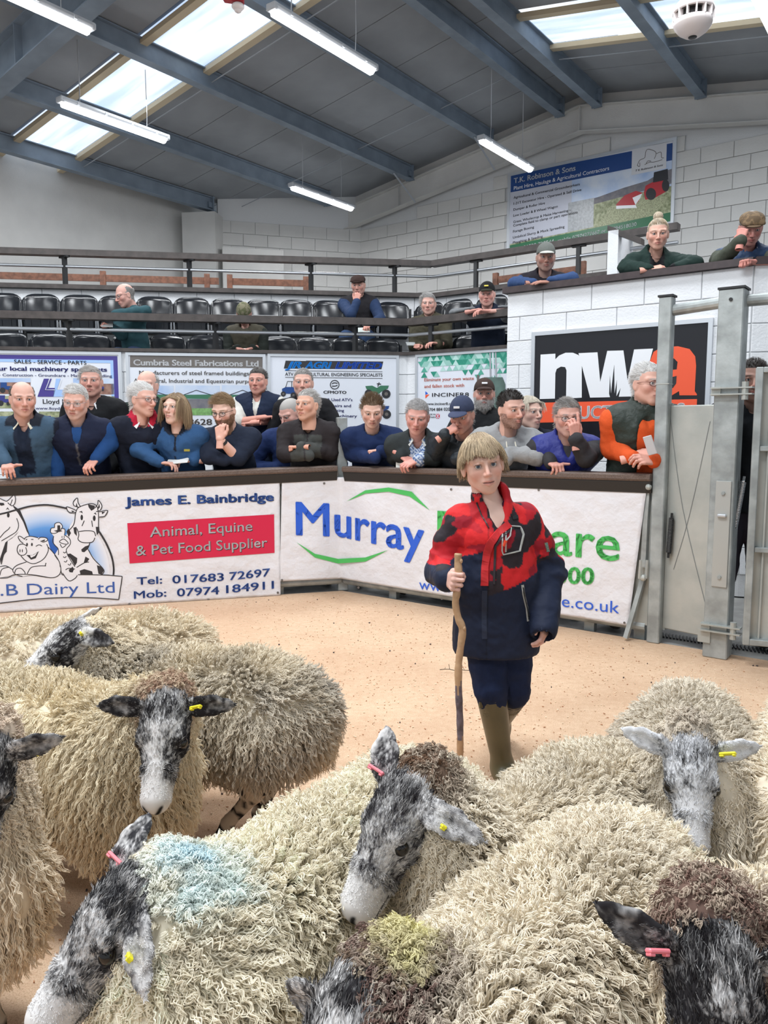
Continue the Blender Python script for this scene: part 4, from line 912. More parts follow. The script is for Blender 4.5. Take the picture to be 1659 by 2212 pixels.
# name plate
Q('printed_plate', [(-300, 1240), (0, 1240), (480, 1205), (800, 1190), (1100, 1190), (1565, 1215), (1520, 1510), (1200, 1490), (900, 1485), (500, 1500), (0, 1555), (-300, 1580)], K_ban, .0042)
S('printed_plate_line', [[(1000, 1192), (1300, 1195), (1565, 1213)], [(1565, 1213), (1520, 1510)], [(1520, 1510), (1200, 1488), (900, 1483), (500, 1500), (0, 1555), (-300, 1580)]], 2.0)
K_mid = mat('print_mid_blue', (0.035, 0.10, 0.36), .4)
P.text('.B Dairy Ltd', E1(10, 1460), E1(1470, 1420), 25, K_mid, .0, .007)
P.text('James E. Bainbridge', (272, 1093), (591, 1082), 18.5, K_black, .030, .0045); P.text('James E. Bainbridge', (271, 1092.3), (590, 1081.3), 18.5, K_mid, .028, .0055)
P.grid('printed_box', (280, 1217), (593, 1194), (592, 1111), (275, 1130), K_red, OB)
for dx, dy, m_, o_ in ((1.2, 1.2, K_black, .0045), (0, 0, K_white, .0055)):
    P.text('Animal, Equine', (324+dx, 1160+dy), (545+dx, 1146+dy), 22, m_, .004, o_); P.text('& Pet Food Supplier', (294+dx, 1200+dy), (577+dx, 1181+dy), 22, m_, .004, o_)
P.text('Tel:', (296, 1263), (350, 1260), 16, K_mid, .018); P.text('017683', (373, 1260), (483, 1254), 17, K_mid, .018); P.text('72697', (496, 1253), (583, 1244), 17, K_mid, .018)
P.text('Mob:', (290, 1293), (359, 1288), 16, K_mid, .018); P.text('07974', (383, 1288), (473, 1283), 17, K_mid, .018); P.text('184911', (489, 1281), (591, 1271), 17, K_mid, .018)
def eyelets(P, pts):
    for (x, y_) in pts:
        o = P.ellipse('eyelet', (x, y_), 2.6, 2.6, K_grey, .004, 12)
eyelets(P, [(92, 1048), (270, 1042), (437, 1036), (600, 1040), (110, 1334), (280, 1305), (450, 1296), (600, 1280)])
tb2, P = banner('banner', 'white vinyl banner with blue and green lettering hung behind the boy', 'G', (609, 1034), (1397, 1056), (1357, 1352), (604, 1256), 4)
P.text('Murray', (641, 1155), (915, 1196), 72, K_blue, .018, .005)
P.text('Farmcare', (946, 1170), (1337, 1212), 68, K_green, .012, .005)
def arcpoly(name, top, bot, m): P.poly(name, [tuple(p) for p in top] + [tuple(p) for p in bot[::-1]], m, .005)
arcpoly('printed_swoosh', [(749, 1083), (790, 1066), (840, 1062), (885, 1072), (929, 1102)], [(749, 1083), (790, 1059), (840, 1053), (890, 1062), (929, 1102)], K_green)
arcpoly('printed_swoosh', [(640, 1171), (680, 1204), (730, 1217), (790, 1213), (839, 1188)], [(640, 1171), (680, 1196), (730, 1207), (790, 1204), (839, 1188)], K_green)
P.text('01539 722300', (985, 1250), (1282, 1262), 32, K_green, .03, .005)
P.text('www.murrayfarmcare.co.uk', (906, 1272), (1338, 1325), 22, K_blue, .0, .005)
eyelets(P, [(700, 1044), (975, 1057), (1164, 1058), (1390, 1060), (609, 1253), (775, 1269), (955, 1293), (1349, 1345)])
# ================================================================== gate posts, gates at the right
def gpt(px, off=0.0, z=0.0): return ringpt(px, 'G', off, z)
def gate_post(px, w, dpt, h, label, name='gate_post', off=0.0):
    p = gpt(px, off); t = thing(name, label, 'post', p, YAW_G)
    b = MB(); b.box((0, 0, h/2), (w, dpt, h), bev=.006); b.build('upright', M_galv, t)
    return t, p
tA, pA = gate_post(1431, .078, .078, 2.14, 'slim tall galvanised post left of the narrow steel gate')
b = MB(); b.box((0, 0, 2.145), (.09, .09, .012)); b.build('cap', M_black, tA); b = MB(); b.box((0, 0, 1.62), (.083, .083, .006)); b.build('weld_band', M_galv2, tA)
tB, pB = gate_post(1572, .135, .135, 2.13, 'broad galvanised hinge post right of the narrow steel gate with bolted plate', off=-.08)
b = MB(); b.box((0, 0, 2.135), (.145, .145, .012)); b.build('cap', M_black, tB)
b = MB(); b.box((.01, -.072, .74), (.085, .008, .62), bev=.003); b.build('cover_plate', mat('pale_plate', (.44, .45, .43), .4, metal=.3), tB)
b = MB()
for z in (.98, .49): b.tube([(.01, -.085, z), (.01, -.06, z)], .011, 8)
b.build('plate_bolt', M_galv, tB); b = MB(); b.box((.01, -.085, .85), (.05, .02, .018), bev=.005); b.build('latch_tongue', M_alu, tB)
for z in (1.56, .185):
    b = MB()
    for dz in (-.018, .018): b.box((.03, -.07, z+dz), (.22, .06, .008)); 
    b.tube([(.10, -.08, z-.05), (.10, -.08, z+.05)], .018, 10); b.box((-.055, -.072, z), (.05, .012, .05)); b.build('hinge', M_galv2, tB)
b = MB(); b.box((-.06, -.073, .13), (.07, .008, .08)); b.build('foot_plate', M_galv2, tB)
b = MB(); b.tube([(0, -.075, 2.07), (0, -.06, 2.07)], .010, 10); b.build('bolt_hole', M_black, tB)
t = thing('top_tube_rail', 'horizontal galvanised tube joining the tops of the two gate posts', 'rail'); b = MB(); b.tube([pA+Vector((0.02, 0, 2.06)), pB+Vector((-.03, .03, 2.07))], .034, 14); b.build('tube', M_galv, t)
t = thing('top_tube_rail', 'galvanised tube running right from the broad gate post to the photo edge', 'rail'); b = MB(); b.tube([pB+Vector((.05, .0, 2.07)), pB+Vector((.05, 0, 2.07))+Gd*.2+Vector((.30, -.02, .02)), pB+Vector((1.2, -.3, 2.07))], .034, 14); b.build('tube', M_galv, t)
# narrow gate
t = thing('narrow_gate', 'narrow galvanised sheet gate between the two tall posts, marked with a faint X', 'gate')
gA, gB = gpt(1450, .04), gpt(1552, -.02); u = (gB-gA).normalized(); mid = (gA+gB)/2; Rz = rotz(math.atan2(u.y, u.x)); gl = (gB-gA).length
b = MB(); b.box((mid.x, mid.y, .79), (gl*1.02, .03, 1.40), Rz, bev=.006); b.build('sheet', M_galv2, t)
nn = u.cross(Vector((0, 0, 1))); Pg = Plane(t, gA+nn*.0165, u, nn)
Pg.stroke('scored_cross', [[(1448, 900), (1475, 1100), (1530, 1330)], [(1534, 910), (1490, 1110), (1455, 1230)]], 1.2, mat('scratch_dark', (.16, .17, .17), .6), .001)
b = MB(); b.box((gA.x+.01, gA.y, .79), (.02, .04, 1.42), Rz); b.build('hinge_edge', M_galv, t)
# springs
def spring(label, a, c, m, r=.014, turns=26, grp=None):
    b = MB(); a, c = Vector(a), Vector(c); L_ = (c-a).length; ax = (c-a).normalized(); e1 = ax.cross(Vector((1, 0, 0))).normalized(); e2 = ax.cross(e1)
    pts = [a + ax*(L_*i/(turns*8)) + e1*(r*math.cos(i*PI/4)) + e2*(r*math.sin(i*PI/4)) for i in range(turns*8+1)]
    b.tube(pts, .0035, 5); b.tube([a-ax*.03, a+ax*.01], .008, 6); b.tube([c-ax*.01, c+ax*.03], .008, 6); tag(b.build('gate_spring', m), label, 'spring')
p1, p2 = pA+Vector((.055, -.03, 1.05-.05)), pA+Vector((.045, -.03, .70))
spring('black coil spring beside the foot of the slim gate post', pA+Vector((.06, -.05, .80)), pA+Vector((.05, -.05, .58)), M_black)
spring('shiny coil spring slanting between the broad post and the right gate', atY(1606, 1040, 4.45), atY(1587, 1140, 4.45), M_chrome, .014, 30)
# right gate: ribbed panel
def right_gate():
    t = thing('right_gate', 'large galvanised gate panel with cross rails at the right edge', 'gate')
    a = atY(1618, 1100, 4.25); a.z = 0; u = Vector((.93, -.37, 0)).normalized(); n = u.cross(Vector((0, 0, 1))); Rz = rotz(math.atan2(u.y, u.x)); L_ = 1.2
    z0, z1 = .14, 1.68
    def bx(nm, u0, u1, za, zb, th, off, m=M_galv2):
        c = a+u*((u0+u1)/2)+n*off; b = MB(); b.box((c.x, c.y, (za+zb)/2), (u1-u0, th, zb-za), Rz, bev=.003); return b.build(nm, m, t)
    bx('sheet', 0, L_, z0, z1, .006, -.03); bx('frame_stile', 0, .035, z0, z1, .06, 0, M_galv); bx('frame_rail', .035, L_, z1-.03, z1, .06, 0, M_galv); bx('frame_rail', .035, L_, z0, z0+.035, .06, 0, M_galv)
    for z in (1.24, .68): bx('cross_rail', .035, L_, z-.014, z+.014, .05, -.005, M_galv)
    for x in (.075,): bx('rib', x, x+.012, z0+.03, z1-.03, .03, -.015, M_galv2)
right_gate()
# lever linkage left of the slim post
t = thing('gate_linkage', 'galvanised lever linkage between the banner edge and the slim post', 'lever')
b = MB(); a = gpt(1392, -.05); b.tube([atY(1401, 1050, 4.80), atY(1396, 1120, 4.8), atY(1391, 1225, 4.8)], .022, 4); b.build('upper_bar', M_galv, t)
b = MB(); b.tube([atY(1391, 1245, 4.8), atY(1372, 1310, 4.8), atY(1352, 1378, 4.8)], .02, 4); b.build('lower_bar', M_galv, t)
b = MB()
for dx in (-.02, .02): b.tube([atY(1391, 1210, 4.76)+Vector((dx, 0, 0)), atY(1388, 1250, 4.76)+Vector((dx, 0, 0))], .009, 6)
b.sphere(atY(1389, 1248, 4.76), .022, 8, 6); b.sphere(atY(1401, 1052, 4.76), .02, 8, 6); b.build('clevis', M_galv2, t)
b = MB(); p = gpt(1388, .0); b.box((p.x, p.y, .5), (.22, .012, .8), rotz(YAW_G)); b.build('back_plate', M_galv2, t)
# drain channel and boots of people behind the gate
t = thing('drain_channel', 'slotted grey drain grate in the concrete under the gate', 'drain'); 
for i in range(44):
    p = gpt(1428, .22)+Gd*(i*.022); b = MB(); b.box((p.x, p.y, -.006), (.011, .10, .01), rotz(YAW_G+.35)); b.build('slat', M_black, t)
# ================================================================== implicit modelling: smooth unions meshed with surface nets
class SDF:
    def __init__(s, lo, hi, h):
        s.lo = np.array(lo, 'f'); s.h = h; s.n = np.ceil((np.array(hi)-s.lo)/h).astype(int)+2
        s.ax = [s.lo[i] + h*np.arange(s.n[i], dtype='f') for i in range(3)]
        s.F = np.full(s.n, 9.0, 'f')
    def _sub(s, lo, hi):
        a = [max(0, int((lo[i]-s.lo[i])/s.h)) for i in range(3)]; b = [min(int(s.n[i]), int((hi[i]-s.lo[i])/s.h)+2) for i in range(3)]
        if any(b[i] <= a[i] for i in range(3)): return None
        sl = tuple(slice(a[i], b[i]) for i in range(3)); return sl, s.ax[0][a[0]:b[0], None, None], s.ax[1][None, a[1]:b[1], None], s.ax[2][None, None, a[2]:b[2]]
    def _mix(s, sl, d, k, op):
        F = s.F[sl]
        if op == 'u':
            if k > 0: hh = np.clip(.5+.5*(F-d)/k, 0, 1); s.F[sl] = F*(1-hh)+d*hh-k*hh*(1-hh)
            else: s.F[sl] = np.minimum(F, d)
        elif op == 's':
            if k > 0: hh = np.clip(.5-.5*(F+d)/k, 0, 1); s.F[sl] = F*(1-hh)-d*hh+k*hh*(1-hh)
            else: s.F[sl] = np.maximum(F, -d)
    def cone(s, a, b, ra, rb=None, k=.02, op='u', flat=None):
        """round cone; flat=(axis vector, factor<1) squashes along an axis"""
        rb = ra if rb is None else rb; a = np.array(a, 'f'); b = np.array(b, 'f'); m = max(ra, rb)+k*1.1+s.h*2
        q = s._sub(np.minimum(a, b)-m, np.maximum(a, b)+m)
        if q is None: return s
        sl, X, Y, Z = q; ba = b-a; L2 = float(ba@ba)+1e-12
        x, y, z = X-a[0], Y-a[1], Z-a[2]
        t = np.clip((x*ba[0]+y*ba[1]+z*ba[2])/L2, 0, 1)
        x = x-t*ba[0]; y = y-t*ba[1]; z = z-t*ba[2]
        if flat is not None:
            f = np.array(flat[0], 'f'); f /= np.linalg.norm(f); kf = flat[1]; pr = x*f[0]+y*f[1]+z*f[2]
            g = 1/kf-1; x = x+pr*g*f[0]; y = y+pr*g*f[1]; z = z+pr*g*f[2]
            d = (np.sqrt(x*x+y*y+z*z)-(ra+(rb-ra)*t))*(kf*.5+.5)
        else: d = np.sqrt(x*x+y*y+z*z)-(ra+(rb-ra)*t)
        s._mix(sl, d, k, op); return s
    def chain(s, pts, rs, k=.02, flat=None, op='u'):
        for i in range(len(pts)-1): s.cone(pts[i], pts[i+1], rs[i], rs[i+1], k, op, flat)
        return s
    def ell(s, c, r, R=None, k=.02, op='u'):
        c = np.array(c, 'f'); r = np.array(r, 'f'); m = float(r.max())+k*1.1+s.h*2
        q = s._sub(c-m, c+m)
        if q is None: return s
        sl, X, Y, Z = q; x, y, z = X-c[0], Y-c[1], Z-c[2]
        if R is not None:
            R = np.array(R, 'f'); x, y, z = [R[0, i]*x+R[1, i]*y+R[2, i]*z for i in range(3)]
        k0 = np.sqrt((x/r[0])**2+(y/r[1])**2+(z/r[2])**2); k1 = np.sqrt((x/r[0]**2)**2+(y/r[1]**2)**2+(z/r[2]**2)**2)+1e-9
        s._mix(sl, k0*(k0-1)/k1, k, op); return s
    def plane_cut(s, p, n):
        """removes everything on the side the normal points to"""
        p = np.array(p, 'f'); n = np.array(n, 'f'); n /= np.linalg.norm(n)
        d = (s.ax[0][:, None, None]-p[0])*n[0]+(s.ax[1][None, :, None]-p[1])*n[1]+(s.ax[2][None, None, :]-p[2])*n[2]
        s.F = np.maximum(s.F, d.astype('f')); return s
    def mesh(s):
        F = s.F; S = F < 0; nx, ny, nz = F.shape
        c = S[:-1, :-1, :-1].astype(np.int8)
        tot = np.zeros((nx-1, ny-1, nz-1), np.int8)
        for dx in (0, 1):
            for dy in (0, 1):
                for dz in (0, 1): tot += S[dx:nx-1+dx, dy:ny-1+dy, dz:nz-1+dz]
        I = np.argwhere((tot > 0) & (tot < 8)); idx = -np.ones(tot.shape, np.int64); idx[I[:, 0], I[:, 1], I[:, 2]] = np.arange(len(I))
        acc = np.zeros((len(I), 3), 'f'); cnt = np.zeros(len(I), 'f')
        i, j, k = I.T; cs = [(a, b, d) for a in (0, 1) for b in (0, 1) for d in (0, 1)]
        vals = {q: F[i+q[0], j+q[1], k+q[2]] for q in cs}
        for q in cs:
            for ax in range(3):
                if q[ax] == 0:
                    q2 = list(q); q2[ax] = 1; v0, v1 = vals[q], vals[tuple(q2)]; m = (v0 < 0) != (v1 < 0)
                    t = np.where(m, v0/(v0-v1+1e-12), 0)
                    p = np.tile(np.array(q, 'f'), (len(I), 1)); p[:, ax] += t; acc += p*m[:, None]; cnt += m
        V = (I + acc/np.maximum(cnt, 1)[:, None])*s.h + s.lo
        fs = []
        for ax in range(3):
            a, b = (ax+1) % 3, (ax+2) % 3
            sl0 = [slice(None)]*3; sl1 = [slice(None)]*3; sl0[ax] = slice(0, -1); sl1[ax] = slice(1, None)
            E = S[tuple(sl0)] != S[tuple(sl1)]; P = np.argwhere(E)
            P = P[(P[:, a] > 0) & (P[:, b] > 0) & (P[:, a] < F.shape[a]-1) & (P[:, b] < F.shape[b]-1)]
            if not len(P): continue
            ea = np.zeros(3, int); ea[a] = 1; eb = np.zeros(3, int); eb[b] = 1
            q = [P-ea-eb, P-eb, P, P-ea]; ids = np.stack([idx[w[:, 0], w[:, 1], w[:, 2]] for w in q], 1)
            ins = S[P[:, 0], P[:, 1], P[:, 2]]; ids[~ins] = ids[~ins][:, ::-1]; fs.append(ids)
        Fc = np.concatenate(fs); Fc = Fc[(Fc >= 0).all(1)]
        return V.astype('f'), Fc
def np_mesh(name, V, Fq, tint=None, smooth=True):
    me = bpy.data.meshes.new(name); nv, nf = len(V), len(Fq); k = Fq.shape[1]
    me.vertices.add(nv); me.vertices.foreach_set('co', np.ascontiguousarray(V, 'f').ravel())
    me.loops.add(nf*k); me.loops.foreach_set('vertex_index', Fq.ravel().astype('i'))
    me.polygons.add(nf); me.polygons.foreach_set('loop_start', np.arange(0, nf*k, k, dtype='i'))
    me.update(calc_edges=True)
    if smooth: me.shade_smooth()
    if tint is not None:
        at = me.color_attributes.new('tint', 'FLOAT_COLOR', 'POINT'); c = np.ones((nv, 4), 'f'); c[:, :3] = tint; at.data.foreach_set('color', c.ravel())
    return me
def normals(V, Fq):
    a, b, c, d = (V[Fq[:, i]] for i in range(4)); n = np.cross(c-a, d-b); N = np.zeros_like(V)
    for i in range(4): np.add.at(N, Fq[:, i], n)
    return N/(np.linalg.norm(N, axis=1, keepdims=True)+1e-12)
def face_samples(V, Fq, n, rng, weight=None):
    a, b, c, d = (V[Fq[:, i]] for i in range(4)); nn = np.cross(c-a, d-b)*.5; ar = np.linalg.norm(nn, axis=1)
    if weight is not None: ar = ar*weight
    f = rng.choice(len(Fq), n, p=ar/ar.sum()); u, v = rng.random((2, n, 1))
    P = a[f]*(1-u)*(1-v)+b[f]*u*(1-v)+c[f]*u*v+d[f]*(1-u)*v
    return P.astype('f'), (nn[f]/(np.linalg.norm(nn[f], axis=1, keepdims=True)+1e-12)).astype('f')
TRI = [0]
_pn = np.random.default_rng(11); _GR = _pn.random((32, 32, 32)).astype('f')
def vnoise(P, sc):
    """smooth value noise in 0..1"""
    q = P*sc+100.0; i = np.floor(q).astype(int); f = q-i; f = f*f*(3-2*f); r = 0
    for dx in (0, 1):
        for dy in (0, 1):
            for dz in (0, 1):
                w = (f[:, 0] if dx else 1-f[:, 0])*(f[:, 1] if dy else 1-f[:, 1])*(f[:, 2] if dz else 1-f[:, 2])
                r = r + w*_GR[(i[:, 0]+dx) % 32, (i[:, 1]+dy) % 32, (i[:, 2]+dz) % 32]
    return r
def fnoise(P, sc, o=3): 
    r = 0; a = 1; t = 0
    for k in range(o): r = r+a*vnoise(P+k*7.3, sc*2**k); t += a; a *= .5
    return r/t
def curves_obj(name, P, rad, col, m, parent=None, world=True):
    """P (n, k, 3) hair strands; rad (k,) or (n,k); col (n,3)"""
    n, k, _ = P.shape; cu = bpy.data.hair_curves.new(name); cu.add_curves([k]*n)
    cu.attributes['position'].data.foreach_set('vector', np.ascontiguousarray(P, 'f').ravel()) if 'position' in cu.attributes else cu.position_data.foreach_set('vector', P.ravel())
    r = np.broadcast_to(rad, (n, k)).astype('f'); at = cu.attributes.get('radius') or cu.attributes.new('radius', 'FLOAT', 'POINT'); at.data.foreach_set('value', np.ascontiguousarray(r).ravel())
    c = np.ones((n, 4), 'f'); c[:, :3] = col; at = cu.attributes.new('tint', 'FLOAT_COLOR', 'CURVE'); at.data.foreach_set('color', c.ravel())
    cu.materials.append(m); o = bpy.data.objects.new(name, cu); COL.objects.link(o)
    if parent is not None:
        o.parent = parent
        if world: o.matrix_parent_inverse = pmat(parent).inverted()
    return o
def frame_from(x, up=(0, 0, 1)):
    """rotation matrix (columns) with first axis x, third axis near up"""
    x = np.array(x, 'f'); x /= np.linalg.norm(x); y = np.cross(np.array(up, 'f'), x); y /= np.linalg.norm(y); z = np.cross(x, y); return np.stack([x, y, z], 1)
def merge(parts):
    Vs = []; Fs = []; Ts = []; n = 0
    for V, Fq, T in parts: Vs.append(V); Fs.append(Fq+n); Ts.append(T); n += len(V)
    return np.concatenate(Vs), np.concatenate(Fs), np.concatenate(Ts)
# ================================================================== sheep
M_wool = bpy.data.materials.new('sheep_wool'); M_wool.use_nodes = True
def _w():
    nt = M_wool.node_tree; nt.nodes.remove(nt.nodes['Principled BSDF']); d = nt.nodes.new('ShaderNodeBsdfDiffuse'); a = nt.nodes.new('ShaderNodeAttribute'); a.attribute_name = 'tint'
    nt.links.new(a.outputs['Color'], d.inputs[0]); nt.links.new(d.outputs[0], nt.nodes['Material Output'].inputs[0])
_w()
M_woolskin = attr_mat('sheep_underwool', .95, spec=.1)
M_eye = mat('sheep_eye', (0.008, 0.006, 0.005), .12, spec=.5)
M_dung = mat('dark_speck', (0.05, 0.03, 0.02), .9)
def head_color(L, rng_seed, p):
    """L (n,3) head-local; returns rgb"""
    n1 = fnoise(L+rng_seed*3.1, 26, 4); n2 = fnoise(L+rng_seed*1.7+9, 95, 3); x, y, z = L.T
    white = p.get('white', .35)
    n3 = fnoise(L*np.array((1, 2.2, 2.2))+rng_seed*2.3+4, 160, 2); w = white + (n1-.5)*1.7 + (n2-.5)*1.1 + (n3-.5)*1.5
    mz = np.clip((x-.135)/.05, 0, 1); w = w*(1-mz)+mz*(.92+(n2-.5)*.5)                  # pale muzzle
    bl = np.clip((x-.03)/.05, 0, 1)*np.clip(1-np.abs(y)/.024, 0, 1)*(z > -.03); w = w+bl*p.get('blaze', .6)
    fh = np.clip(1-np.abs(x-.0)/.055, 0, 1)*(z > 0); w = w+fh*p.get('forehead', -.2)
    ey = np.exp(-(((x-.065)/.03)**2+((np.abs(y)-.055)/.022)**2)); w = w+ey*p.get('eye', -.25)
    w = w + p.get('cheek', 0)*np.clip(-(z+.02)/.03, 0, 1)
    ear = np.clip((np.abs(y)-.075)/.03, 0, 1); w = w*(1-ear)+ear*(p.get('ear', .5)+(n1-.5)*1.3+(n2-.5)*.9)
    w = np.clip(w, 0, 1)[:, None]; w = w*w*(3-2*w)
    dark = np.array(p.get('dark', (.024, .022, .024))); pale = np.array(p.get('pale', (.70, .68, .67)))
    c = dark*(1-w)+pale*w
    for sg in (-1, 1):
        A_ = np.array((sg*.021, -.010)); B_ = np.array((sg*.004, -.036)); Q_ = L[:, 1:]; t_ = np.clip(((Q_-A_)@(B_-A_))/((B_-A_)@(B_-A_)), 0, 1); dv = np.linalg.norm(Q_-(A_+t_[:, None]*(B_-A_)), axis=1); c = c*(1-(np.clip(1.7-dv/.0042, 0, .94)*(x > .200))[:, None])
    ns = np.clip(1.3*np.exp(-(((x-.224)/.013)**2+((np.abs(y)-.013-.3*(z+.02))/.0075)**2+((z+.026)/.017)**2)), 0, 1); c = c*(1-ns[:, None]*.95)
    er = np.clip(1.25*np.exp(-(((x-.068)/.022)**2+((z-.006)/.014)**2))-.45, 0, 1)*(np.abs(y) > .035)*(np.abs(y) < .07); c = c*(1-er[:, None]*.9)
    mo = (np.abs(z+.050+(.2-x)*.02) < .0035) & (x > .15); c[mo] *= .2
    return c
def sheep_head_sdf(ears, en=(.62, 0, .55)):
    s = SDF((-.14, -.22, -.14), (.25, .22, .14), .0037)
    s.ell((0, 0, 0), (.085, .058, .058), k=0); s.cone((.03, 0, -.004), (.195, 0, -.030), .054, .034, .03)
    s.cone((.03, 0, .022), (.195, 0, -.008), .036, .024, .025, flat=((0, 0, 1), .85))
    s.cone((0, 0, -.038), (.175, 0, -.055), .034, .022, .03)
    s.ell((.205, 0, -.030), (.026, .030, .030), k=.02)
    s.cone((-.02, 0, -.01), (-.065, 0, -.03), .052, .050, .03)
    for y in (-1, 1):
        s.ell((.052, y*.046, .020), (.024, .016, .018), k=.012)
        s.ell((.068, y*.062, .006), (.018, .012, .0125), k=.006, op='s')
        s.cone((.052, y*.060, .016), (.078, y*.054, .012), .006, .004, .006); s.cone((.056, y*.058, -.004), (.082, y*.053, -.002), .004, .003, .006)
        s.ell((.06, y*.046, -.03), (.03, .014, .022), k=.02)
        s.cone((.222, y*.012, -.016), (.216, y*.021, -.026), .0045, .0055, .004, op='s')
        s.cone((.14, y*.032, -.050), (.226, y*.008, -.048), .0016, .0016, .004, op='s')
        e = np.array(ears[0 if y > 0 else 1], float); e /= np.linalg.norm(e); b = np.array((-.018, y*.050, .022)); nrm = np.array(en, float); nrm -= e*(nrm@e); nrm /= np.linalg.norm(nrm)
        L = .132; dr = np.array((0, 0, -.02)); P = [b, b+e*L*.3, b+e*L*.58+dr*.4, b+e*L*.82+dr, b+e*L*1.02+dr*1.4]
        s.chain(P, [.018, .027, .028, .017, .005], .010, flat=(nrm, .26))
        s.chain([P[0]+nrm*.012, P[1]+nrm*.013, P[2]+nrm*.011, P[3]+nrm*.008], [.009, .017, .017, .006], .006, flat=(nrm, .5), op='s')
    s.cone((.236, 0, -.034), (.236, 0, -.044), .002, .002, .003, op='s')
    return s
HEAD_TPL = {}
TRI = [0]
def make_sheep(name_label, hip, sh, poll, nose, p, loc_seed, nlock=7500, zb=.62, wid=.88, legs=None, marks=(), tags=(), strands=5, skipwool=None):
    hip = Vector((*hip, 0)); sh = Vector((*sh, 0)); f = (sh-hip).normalized(); Ln = (sh-hip).length; mid = (hip+sh)/2
    rng = np.random.default_rng(loc_seed); sc = zb/.64
    t = thing('sheep', name_label, 'sheep', mid, math.atan2(f.y, f.x), 'sheep in the ring')
    R = np.array([[f.x, f.y, 0], [-f.y, f.x, 0], [0, 0, 1]]); mid_ = np.array(mid)
    loc = lambda q: R @ (np.array(q, float)-mid_)
    P0 = loc(poll); nd = R @ np.array(nose, float); nd /= np.linalg.norm(nd)
    HR = frame_from(nd, R @ np.array(p.get('up', (0, 0, 1)), float)); hs = p.get('hs', 1.0)
    hx, sx = -Ln/2, Ln/2; W = wid
    def trunk(s, infl=0.0, neck=True):
        c = lambda a, b, ra, rb, k=.08: s.cone(a, b, ra*1+infl, rb+infl, k, flat=((0, 1, 0), W))
        z = .425*sc
        c((hx-.10, 0, z+.01), (hx+.02, 0, z+.005), .135*sc, .165*sc, 0); c((hx+.02, 0, z+.005), (0, 0, z-.01), .165*sc, .178*sc); c((0, 0, z-.01), (sx-.02, 0, z-.005), .178*sc, .16*sc); c((sx-.02, 0, z-.005), (sx+.10, 0, z-.02), .16*sc, .125*sc)
        for y in (-1, 1): s.cone((hx-.02, y*.085, z-.03), (hx-.03, y*.09, z-.15), .10+infl, .075+infl, .06); s.cone((sx+.03, y*.085, z-.02), (sx+.03, y*.085, z-.14), .08+infl, .06+infl, .06)
        nb = np.array((sx+.06, 0, z+.03)); ne = P0 - HR[:, 0]*.062 - HR[:, 2]*.018
        s.cone(nb, nb*.5+ne*.5+np.array((0, 0, .0)), .120+infl, .092+infl, .08); s.cone(nb*.5+ne*.5, ne, .088+infl, .052+infl*.7, .06)
        s.cone((hx-.15, 0, z+.02), (hx-.19, 0, z-.10), .035+infl*.6, .022+infl*.6, .04)
    ext = [min(hx-.34, P0[0]-.2), min(-.32, P0[1]-.2), -.01], [max(sx+.34, P0[0]+.2), max(.32, P0[1]+.2), max(.75, P0[2]+.2)]
    s = SDF(*ext, .0135); trunk(s)
    lg = legs or {}
    for i, y in enumerate((-1, 1)):
        dx = lg.get(('f', i), 0); lift = lg.get(('fl', i), 0)
        s.chain([(sx+.02, y*.085, .30*sc), (sx+.03+dx*.4, y*.08, .19*sc), (sx+.025+dx*.8, y*.078, .075+lift), (sx+.045+dx, y*.078, .022+lift)], [.05, .028, .021, .026], .02)
        dx = lg.get(('h', i), 0)
        s.chain([(hx-.02, y*.09, .33*sc), (hx+.03+dx*.3, y*.09, .27*sc), (hx-.10+dx*.6, y*.085, .19*sc), (hx-.075+dx, y*.085, .075), (hx-.05+dx, y*.085, .022)], [.08, .058, .029, .021, .027], .02)
    V, Fq = s.mesh(); N = normals(V, Fq)
    legm = V[:, 2] < .24*sc
    n1 = fnoise(V+loc_seed, 22, 3)
    woolc = np.array(p.get('wool', (.66, .59, .47))); woolc = np.minimum(woolc*np.array((1.32, 1.28, 1.22)), .95); T = np.tile(woolc*.85, (len(V), 1)); lc = np.where((n1 > .52)[:, None], np.array((.45, .38, .30)), np.array((.022, .020, .020))); lc[V[:, 2] < .03] = (.03, .028, .025)
    T[legm] = lc[legm]
    if p.get('brown'):
        rr0 = np.linalg.norm((V-P0) @ HR-np.array((-.07, 0, .03)), axis=1); k0 = (np.clip((p.get('brown_r', .12)-rr0)/.05, 0, 1)*p['brown'])[:, None]; T = T*(1-k0)+np.array(p.get('browncol', (.16, .085, .055)))*.7*k0
    ears = p.get('ears', ((-.15, .95, .12), (-.15, -.95, .12)))
    if 'earsw' in p: ears = tuple(tuple(np.round(HR.T @ (R @ np.array(e_, float)), 3)) for e_ in p['earsw'])
    en = tuple(np.round(HR.T @ (R @ np.array(p['earn'], float)), 3)) if 'earn' in p else (.62, 0, .55)
    hk = tuple(map(tuple, ears))+en
    if hk not in HEAD_TPL: HEAD_TPL[hk] = sheep_head_sdf(ears, en).mesh()
    HV, HF = HEAD_TPL[hk]; HV = HV.copy(); HC = head_color(HV, loc_seed, p)
    hs = hs*.94; HW_ = (HV*hs) @ HR.T + P0
    V2, F2, T2 = merge([(V, Fq, T), (HW_, HF, HC)])
    me = np_mesh('body', V2, F2, T2); link_mesh('body', me, t, M_woolskin); TRI[0] += 2*len(F2)
    # eyes
    b = MB()
    for y in (-1, 1): q = P0+HR @ np.array((.066*hs, y*.0535*hs, .006*hs)); b.sphere(q, (.0160*hs,)*3, 14, 10); 
    b.build('eye', M_eye, t, smooth=True)
    o_ = t.children[-1]
    # wool: locks over trunk, neck and thighs
    s2 = SDF(*ext, .026); trunk(s2, .004); WV, WF = s2.mesh()
